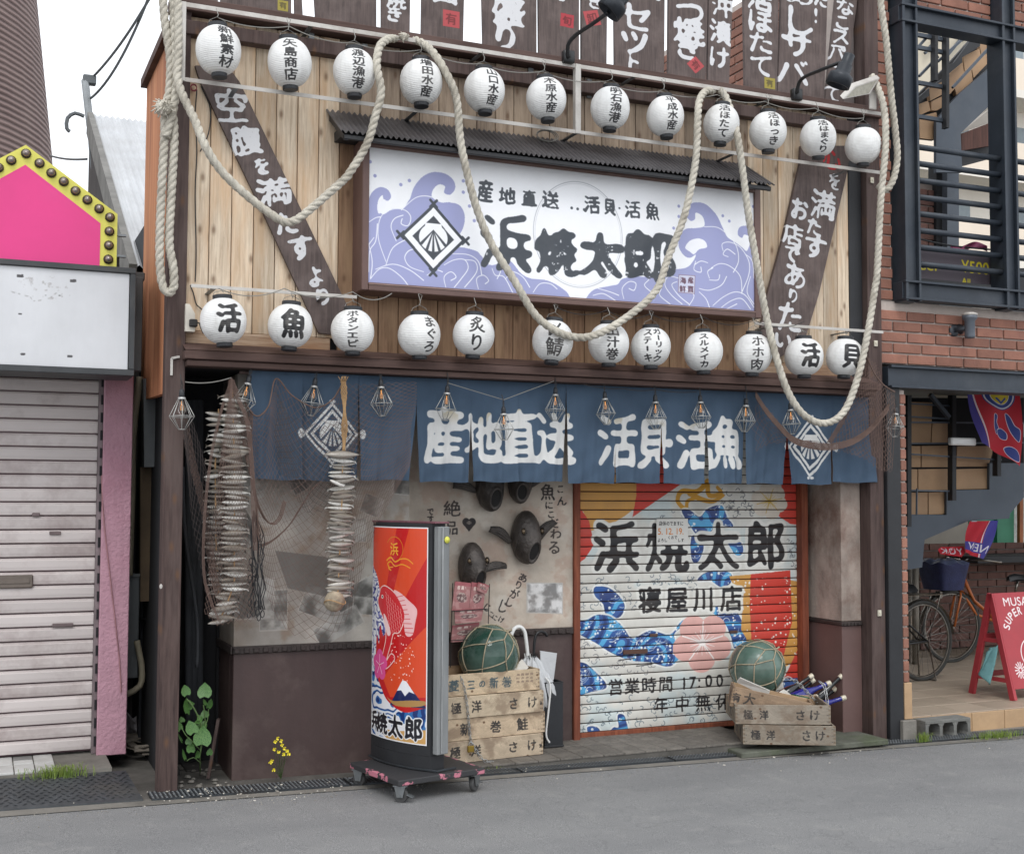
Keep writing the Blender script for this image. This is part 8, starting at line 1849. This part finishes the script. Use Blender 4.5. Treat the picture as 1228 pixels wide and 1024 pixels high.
# ================================================================== BICYCLES
M_tyre = mat('tyre', (58, 58, 56), .8, var=.2, scale=30, bump=.1); M_chrome = mat('chrome', (130, 126, 120), .25, .9, var=.2, scale=20, bump=0, dirt=(110, 84, 60), dirt_amt=.4)
M_bblack = mat('bike_black', (40, 40, 42), .4, .2); M_borange = mat('bike_orange', (178, 96, 44), .4, .1, var=.1); M_seat = mat('saddle', (34, 34, 36), .4)
def bicycle(loc, rz, frame_m, label, basket=None, seat_m=M_seat, lean=0):
    t = empty('bicycle', loc, label, 'bicycle', None, rz); t.rotation_euler = (lean, 0, rz); r = .325; wb = .54
    for sx in (-1, 1):
        Mx = Matrix.Translation((sx*wb, 0, r)) @ Matrix.Rotation(PI/2, 4, 'X')
        b = MB(); b.tube([(sx*wb+r*.965*math.cos(a), 0, r+r*.965*math.sin(a)) for a in [k*PI/24 for k in range(48)]], .017, 8, closed=True); wh = b.local('wheel', M_tyre, t, smooth=True)
        b = MB(); b.tube([(sx*wb+r*.90*math.cos(a), 0, r+r*.90*math.sin(a)) for a in [k*PI/24 for k in range(48)]], .009, 6, closed=True)
        for k in range(28): a = k*2*PI/28; e = .02 if k % 2 else -.02; b.tube([(sx*wb+.02*math.cos(a+.6), e, r+.02*math.sin(a+.6)), (sx*wb+r*.89*math.cos(a), 0, r+r*.89*math.sin(a))], .0012, 3)
        b.lathe([(.02, -.035), (.022, 0), (.02, .035)], 10, M=Mx); b.local('rim', M_chrome, wh)
        b = MB(); a0, a1 = ((.1, 2.6) if sx > 0 else (.6, 3.1)); n = 20
        b.grid(n, 4, lambda u, v: (sx*wb+(r+.018-.008*abs(v*2-1)**2)*math.cos(a0+(a1-a0)*u), (v-.5)*.055, r+(r+.018-.008*abs(v*2-1)**2)*math.sin(a0+(a1-a0)*u))); b.local('mudguard', M_chrome, t, smooth=True)
    bbp = Vector((.08, 0, .29)); st_ = Vector((.20, 0, .60)); hd = Vector((-.40, 0, .78)); hd2 = Vector((-.43, 0, .66)); rh = Vector((wb, 0, r)); fh = Vector((-wb, 0, r))
    b = MB(); b.tube([hd, Vector((-.28, 0, .55)), bbp], .017, 8); b.tube([hd2, Vector((-.25, 0, .42)), bbp+Vector((0, 0, .03))], .014, 8); b.tube([bbp, st_], .016, 8); b.tube([hd+Vector((0, 0, .04)), hd2-Vector((0, 0, .02))], .020, 8)
    for s_ in (-1, 1): b.tube([bbp, rh+Vector((0, s_*.05, 0))], .010, 6); b.tube([st_, rh+Vector((0, s_*.05, 0))], .009, 6); b.tube([hd2-Vector((0, 0, .02)), Vector((-.46, s_*.04, .60)), fh+Vector((0, s_*.045, 0))], .011, 6)
    b.local('frame', frame_m, t, smooth=True)
    b = MB(); b.tube([st_, st_+Vector((.04, 0, .14))], .012, 8); b.local('seat_post', M_chrome, t, smooth=True); b = MB(); b.tube([hd, hd+Vector((.02, 0, .12))], .012, 8)
    for s_ in (-1, 1): b.tube(spline([hd+Vector((.02, 0, .12)), hd+Vector((-.03, s_*.12, .15)), hd+Vector((.05, s_*.26, .15)), hd+Vector((.20, s_*.27, .13))], .03), .011, 8)
    b.local('handlebar', M_chrome, t, smooth=True)
    b = MB(); b.grid(12, 8, lambda u, v: (.12+.27*u, (v-.5)*(.05+.17*u**1.3), .765+.03*u-.05*(abs(v*2-1)**3)+.012*math.sin(u*6))); b.grid(12, 8, lambda u, v: (.12+.27*u, (v-.5)*(.05+.17*u**1.3), .735+.01*u-.02*(abs(v*2-1)**3))); b.local('saddle', seat_m, t, smooth=True)
    b = MB(); b.lathe([(.085, -.006), (.09, 0), (.085, .006)], 24, bbp, M=Matrix.Rotation(PI/2, 4, 'X') @ Matrix.Translation((0, 0, -.03))); b.tube([bbp+Vector((0, -.03, 0)), bbp+Vector((.02, -.06, -.165))], .009, 6); b.bbox(.05, .15, -.13, -.06, .115, .135, .004); b.tube([bbp+Vector((0, .03, 0)), bbp+Vector((-.02, .06, .165))], .009, 6); b.local('crank', M_chrome, t)
    b = MB(); b.tube([(.30, -.05, .70), (.72, -.05, .70), (.72, .05, .70), (.30, .05, .70)], .006, 5, closed=True); b.tube([(.70, -.05, .70), (wb, -.06, r)], .005, 5); b.tube([(.70, .05, .70), (wb, .06, r)], .005, 5); b.tube([(.45, -.05, .70), (.45, .05, .70)], .005, 5); b.bbox(.72, .745, -.03, .03, .66, .72, .004); b.local('carrier', M_chrome, t)
    b = MB()
    for s_ in (-1, 1): b.tube([(wb, s_*.06, r), (wb+.05, s_*.09, .01)], .006, 5)
    b.tube([(wb+.05, -.09, .01), (wb+.05, .09, .01)], .006, 5); b.local('stand', M_chrome, t)
    if basket:
        b = MB(); N_ = 32
        def fb(u, v): a = u*2*PI; k_ = .75+.25*v; sq = 1/max(abs(math.cos(a)), abs(math.sin(a)))**.7; return (-.62+.17*k_*math.cos(a)*sq, .19*k_*math.sin(a)*sq, .66+.24*v+.012*math.sin(a*7)*v)
        b.grid(N_, 8, fb); b.add([fb(k/N_, 0) for k in range(N_)], [tuple(range(N_))]); b.local('basket_cover', basket, t, smooth=True)
        b = MB(); b.grid(N_, 3, lambda u, v: tuple(Vector(fb(u, 1)).lerp(Vector((-.62, 0, .90+.03*math.sin(u*20))), v*.7)+Vector((0, 0, .03*math.sin(v*3))))); b.local('basket_lining', mat('basket_lining', (96, 104, 132), .5, var=.3, scale=18, bump=.4), t, smooth=True)
    return t
v = at(1111, 768, 1.35); bicycle((v.x-.54, 1.35, .10), 0.08, M_bblack, 'old black bicycle behind the brick pier, only its rear wheel showing')
v = at(1143, 752, 2.15); bicycle((v.x+.54, 2.15, .10), -.05, M_borange, 'orange framed bicycle with a navy fabric basket cover', mat('navy_fabric', (40, 46, 84), .7, var=.3, scale=14, bump=.5), M_seat)
# ================================================================== A-BOARD WITH TOWEL, CINDER BLOCK
fr_, bk_ = atz(1215.7, 840, .10), atz(1165.5, 831, .10); apx = at(1187, 712, (fr_.y+bk_.y)/2)
M_red = mat('red_paint', (170, 58, 66), .5, var=.06, scale=5, bump=.08, dirt=(140, 48, 54), dirt_amt=.3)
dpx = Vector((bk_.x-fr_.x, bk_.y-fr_.y, 0)); side = Vector((-dpx.y, dpx.x, 0)).normalized()
if side.x < 0: side = -side
ab = empty('sandwich_board', ((fr_.x+bk_.x)/2, (fr_.y+bk_.y)/2, .10), 'red sandwich board lettered MUSASHI SUPER in white, with a towel on its leg', 'sandwich board'); AT = Vector(((fr_.x+bk_.x)/2, (fr_.y+bk_.y)/2, apx.z)); BWD = .52
b = MB()
for q in (fr_, bk_):
    for s_ in (0, BWD): b.bar(AT+side*s_+Vector((0, 0, 0)), Vector(q)+side*s_, .030, .045)
for q, hgt in ((fr_, .17), (bk_, .17), (fr_, .52), (bk_, .52)):
    p = Vector(q).lerp(AT, hgt/.9); b.bar(p, p+side*BWD, .02, .04)
for hgt in (.18, .55):
    b.bar(Vector(fr_).lerp(AT, hgt), Vector(bk_).lerp(AT, hgt), .018, .03)
b.build('frame', M_red, ab)
cvb = Canvas(420, 640, (172, 60, 68)); cvb.a *= (.95+.08*fbm(640, 420, 60, 3)[..., None])
cvb.fill(cvb.text([('MUSASHI', 235, 62, 330, 62)], bold=1.2), (236, 226, 226))
ar = [(c_, i) for i, c_ in enumerate('SUPERTAP')]
make_glyphs([], list('SUPERTAKOY'))
Mx_ = np.zeros((640, 420), np.float32)
for i, ch in enumerate('SUPER TAKO'):
    if ch == ' ': continue
    a = -1.15+i*.26; cvb.glyph(Mx_, ch, 215+175*math.sin(a), 300-175*math.cos(a), 34, 56, a)
cvb.fill(sstep(blur(Mx_, 2), .15, .35), (236, 226, 226))
for k in range(14): a = k*2*PI/14; cvb.fill(cvb.stroke([(92+22*math.cos(a), 520+22*math.sin(a)*1.2), (92+44*math.cos(a), 520+52*math.sin(a))], 7, 9), (236, 226, 226))
cvb.fill(cvb.disc(92, 520, 18, 22), (236, 226, 226)); cvb.fill(cvb.disc(92, 520, 10, 12), (172, 60, 68))
cvb.fill(cvb.stroke([(230+100*math.cos(a), 420+105*math.sin(a)) for a in [k*.13 for k in range(50)]], 8), (236, 226, 226))
nrm = (AT-Vector(fr_)).cross(side).normalized();
if nrm.y > 0: nrm = -nrm
q0_, q1_ = Vector(fr_).lerp(AT, .10)+nrm*.024, AT+nrm*.024+Vector((0, 0, .0)); b = MB()
b.add([q0_, q0_+side*BWD, q1_+side*BWD, q1_, q0_-nrm*.006, q0_+side*BWD-nrm*.006, q1_+side*BWD-nrm*.006, q1_-nrm*.006], [(0, 1, 2, 3), (7, 6, 5, 4), (0, 4, 5, 1), (1, 5, 6, 2), (2, 6, 7, 3), (3, 7, 4, 0)])
o = b.build('panel', img_mat('board_print', cvb.image('board_print'), .5, grime_amt=.1, bump=.05), ab); lay = o.data.uv_layers.new(name='UVMap'); um = [(0, 0), (1, 0), (1, 1), (0, 1)]*2
for lp in o.data.loops: lay.data[lp.index].uv = um[lp.vertex_index]
b = MB(); P_ = [at(*p) for p in ((1183, 782, fr_.y+.1), (1194, 772, fr_.y+.1), (1195, 812, fr_.y+.05), (1187, 820, fr_.y+.05), (1171, 807, fr_.y+.12), (1182, 797, fr_.y+.08))]
def tw_(u, v): L_ = P_[0].lerp(P_[4], v); Rg = P_[1].lerp(P_[3], v); return L_.lerp(Rg, u)+Vector((0, -.03*math.sin(u*8+v*2)*.8, .012*math.sin(u*6)))
b.grid(14, 14, tw_); o = b.build('towel', mat('teal_towel', (96, 138, 140), .9, var=.15, scale=20, bump=.6, bscale=200), smooth=True); tag(o, 'grey teal towel hung over the side rail of the red sandwich board', 'towel'); o.modifiers.new('Solidify', 'SOLIDIFY').thickness = .006
# cinder block
cb0 = on_road(1112, 887, .0); bl = empty('cinder_block', (cb0.x+.21, cb0.y+.05, -.03), 'grey hollow cinder block lying before the tan tile step', 'cinder block')
x0, x1 = at(1106, 880, .0).x, at(1160, 880, .0).x; zt_, zb_ = at(1135, 862, -.02).z, at(1135, 885, -.02).z
yb0, yb1 = -.035, .095; W_ = x1-x0; b = MB(); N_ = 4; w_ = .026
b.bbox(x0, x1, yb0, yb1, zt_-.022, zt_, .003); b.bbox(x0, x1, yb0, yb1, zb_-.012, zb_+.012, .003); hw = (W_-4*w_)/3
for k in range(4): b.bbox(x0+k*(hw+w_), x0+k*(hw+w_)+w_, yb0+.001, yb1-.001, zb_+.012, zt_-.022, .002)
for k in range(3):
    for e in (-1, 1):
        for f_ in (-1, 1): xc = x0+w_+k*(hw+w_)+(0 if e < 0 else hw); zc = zb_+.012 if f_ < 0 else zt_-.022; b.prism([(xc, zc), (xc-e*.014, zc), (xc, zc-f_*.022)], yb0+.002, yb1-.002)
b.build('block_body', mat('block_concrete', (124, 124, 120), .95, var=.2, scale=14, bump=.8, bscale=90, dirt=(84, 84, 80), dirt_amt=.5), bl)
# power socket plates on the right post
b = MB()
for px_, py_ in ((1045.5, 216.5), (1050, 412), (1054.5, 735)): v = at(px_, py_, -.005); b.bbox(v.x-.014, v.x+.014, -.012, -.001, v.z-.020, v.z+.020, .002); b.bbox(v.x-.005, v.x+.005, -.016, -.012, v.z-.006, v.z+.006, .001)
tag(b.build('hook_plate', mat('plate_cream', (206, 200, 182), .5)), 'small cream hook plates on the right wooden post', 'hook plate')

# ================================================================== SPOTLIGHTS ALONG THE TOP RAIL
def spot(base, path, head, aim, label, s_=1.0):
    t = empty('spotlight', at(*base), label, 'spotlight', 'black spotlights on curved arms')
    b = MB(); b.tube(spline([at(*p) for p in path], .02), .012, 8); c = at(*base); b.bbox(c.x-.035, c.x+.035, c.y-.015, c.y+.03, c.z-.03, c.z+.045, .005); b.build('arm', M_blackp, t, smooth=True)
    h = at(*head); M = rotto(aim); b = MB(); b.lathe([(0, -.15), (.030, -.148), (.034, -.14), (.034, -.085), (.044, -.080), (.046, -.03), (.072, -.015), (.076, .0), (.076, .055), (.070, .056), (.060, .01), (0, .0)], 22, (0, 0, 0), M=M @ Matrix.Scale(s_, 4)); b.v = [tuple(Vector(v)+h) for v in b.v]; b.build('lamp_head', mat('spot_black', (44, 48, 54), .4, .3), t, smooth=True)
    return t
spot((682, 70, -.17), [(682, 70, -.19), (681, 55, -.22), (690, 43, -.28), (712, 28, -.42), (730, 15, -.55)], (737, 6, -.62), (-.4, .2, -.5), 'black spotlight on a bent arm above the sixth lantern')
spot((956, 115, -.17), [(956, 112, -.19), (958, 100, -.22), (966, 92, -.30), (985, 84, -.46), (1008, 75, -.58)], (1008, 93, -.60), (-.25, .25, -.85), 'black spotlight on a bent arm near the right end of the rail')
# wedge flood light at the right end
fl = empty('flood_light', at(1040, 110, -.2), 'flat grey flood light on a white bracket at the right end of the top rail', 'flood light')
P_ = [at(1011, 119, -.28), at(1025, 104, -.26), at(1055, 94, -.22), at(1043, 113, -.22)]; up = Vector((0, .03, .03)); b = MB(); b.add(P_+[p+up for p in P_], [(3, 2, 1, 0), (4, 5, 6, 7), (0, 1, 5, 4), (1, 2, 6, 5), (2, 3, 7, 6), (3, 0, 4, 7)]); b.build('lamp_housing', M_alu, fl)
ctr = (P_[0]+P_[1]+P_[2]+P_[3])/4; b = MB(); b.add([ctr+(p-ctr)*.84-up*.06 for p in P_], [(3, 2, 1, 0)]); b.build('lamp_glass', mat('flood_glass', (150, 146, 132), .25, var=.2, scale=30), fl)
b = MB(); b.bbox(at(1042, 110, -.17).x, at(1050, 110, -.17).x, -.18, -.165, zT, zT+.13, .003); b.build('bracket', M_alu, fl)

# ================================================================== FAR BUILDING SEEN THROUGH THE STAIRWELL
fb_ = empty('apartment_building', (34, 22, 0), 'far beige apartment block with balconies seen through the stairwell window', 'building'); M_fb = mat('beige_render', (230, 224, 214), .8, var=.06, scale=.5)
FX0, FX1, FY = 24, 44, 22
MB().box(FX0, FX1, FY+1.2, FY+10, -2, 17).build('wall', M_fb, fb_)
M_fw = mat('far_window', (128, 140, 146), .3, var=.1)
for fl_ in range(6):
    z = .6+fl_*2.7
    MB().box(FX0, FX1, FY, FY+1.2, z, z+.25).build('balcony_floor', M_fb, fb_); MB().box(FX0, FX1, FY, FY+.12, z+.25, z+1.25).build('balcony_wall', mat('beige_parapet', (234, 220, 202), .8, var=.06, scale=.5), fb_)
    for k in range(9): x = FX0+.8+k*2.4; MB().box(x, x+1.5, FY+1.15, FY+1.22, z+.4, z+2.2).build('window', M_fw, fb_)
wb_ = MB().box(-14, -3, 8, 9, -1, 3.2).build('block_wall', mat('plain_wall', (150, 146, 140), .9, var=.1, scale=1)); tag(wb_, 'low plain wall far behind the left neighbour', 'wall')
# ================================================================== SMALL THINGS
rg = random.Random(12); b = MB()
for k in range(80):
    px_ = rg.choice([rg.uniform(60, 1220), rg.uniform(160, 420)]); yb = np.interp(px_, [0, 170, 600, 900, 1228], [968, 960, 934, 914, 890])
    c = on_road(px_, yb+rg.gauss(0, 7)-3, .016); s_ = rg.uniform(.002, .007); Mx = Matrix.Translation(c) @ Matrix.Rotation(rg.uniform(0, 6), 4, 'Z') @ Matrix.Rotation(rg.uniform(-.5, .5), 4, 'X'); b.box(-s_, s_, -s_*.6, s_*.6, -.001, .002, M=Mx)
tag(b.build('litter', mat('pale_litter', (206, 200, 188), .8, var=.2)), 'pale petals and grit scattered along the drain covers', 'litter', kind='stuff')
b = MB()
for k in range(700):
    c = Vector((rg.uniform(-.5, 7.2), -.20-abs(rg.gauss(0, .10)), 0)); c.z = road_z(c.x)+.002; s_ = rg.uniform(.0015, .0045); b.lathe([(0, -s_), (s_, 0), (0, s_)], 5, c)
tag(b.build('gravel', mat('grit', (150, 146, 138), .9, var=.4)), 'loose grit along the edge of the road', 'gravel', kind='stuff')
b = MB()
for pts in (((236, 108), (234, 140), (236, 180), (234, 230), (235, 300), (234, 338)), ((241, 104), (252, 130), (250, 160), (240, 182)), ((228, 342), (232, 352), (236, 366), (247, 374))): b.tube(spline([at(x, y, .035) for x, y in pts], .02), .0035, 5)
tag(b.build('hanging_wire', M_cord), 'dark electric wires hanging down the boards beside the left post', 'wire')
b = MB(); c = at(232, 106, .0)
for k in range(9): a = k*.7; b.tube([c+Vector((.016*math.cos(a+q*.8), -.01, .018*math.sin(a+q*.8)+rg.uniform(-.004, .004))) for q in range(6)], .0024, 4)
tag(b.build('red_string', mat('red_string', (132, 62, 70), .8)), 'small knot of red string at the upper left corner of the boards', 'string')
b = MB(); v0 = at(221, 398, .0); v1 = at(234, 366, .0); b.prism([(v0.x, v0.z), (v0.x+.05, v0.z), (v0.x+.05, v1.z-.05), (v0.x+.02, v1.z), (v0.x, v1.z)], -.03, .045); tag(b.build('junction_cover', mat('cream_plastic', (212, 206, 194), .5)), 'cream plastic junction cover beside the big lower left lantern', 'junction box')
b = MB(); c = at(231, 388, -.02); b.bbox(c.x-.02, c.x+.022, -.05, -.005, c.z-.02, c.z+.02, .005); b.tube(spline([c, c+Vector((.03, -.03, .0)), c+Vector((.05, -.03, -.05)), c+Vector((.12, -.02, -.075))], .02), .004, 5); tag(b.build('plug', M_cord), 'brown plug and lead under the cream junction cover', 'plug')
b = MB(); c = at(208, 440, -.005); b.bar(c+Vector((-.01, 0, -.045)), c+Vector((-.01, 0, .045)), .012, .012); b.bar(c+Vector((-.01, 0, .045)), c+Vector((.03, -.0, .055)), .012, .012); tag(b.build('wall_hook', M_alu), 'pale bent metal hook on the left wooden post', 'hook')
b = MB(); c = at(193, 703, -.002); b.lathe([(0, -.002), (.008, 0), (0, .002)], 10, c, M=Matrix.Rotation(PI/2, 4, 'X') @ Matrix.Scale(1.6, 4, (0, 1, 0))); tag(b.build('paint_chip', M_alu), 'small pale chip on the left wooden post', 'chip')
# coiled lead under the upper rail
b = MB(); c = at(655, 160, -.02)
for k in range(3): b.tube([c+Vector(((.06+.006*k)*math.cos(a), -.01*k, .035*math.sin(a)-.02)) for a in [q*PI/8 for q in range(16)]], .0028, 4, closed=True)
tag(b.build('coiled_cable', M_wire), 'thin cable coiled under the rail by the sixth upper lantern', 'cable')
# dead leaves and stones by the vine
b = MB()
for k in range(26):
    c = on_road(rg.uniform(214, 276), rg.uniform(918, 944), .006); s_ = rg.uniform(.008, .022); b.lathe([(0, -s_*.4), (s_, 0), (s_*.6, s_*.5), (0, s_*.6)], 6, c, M=Matrix.Rotation(rg.uniform(0, 3), 4, 'Z') @ Matrix.Scale(rg.uniform(.5, 1), 4, (0, 1, 0)))
tag(b.build('pebbles', M_conc), 'pebbles and crumbled concrete at the foot of the vine', 'pebbles', kind='stuff')
grass(on_road(258, 905, .02), 70, .03, .06, 'small weeds between the planter and the leaning board', 6)
grass(on_road(590, 921, .02), 16, .05, .02, 'tiny weeds in the joint below the left crates', 7)
S.render.film_transparent = False
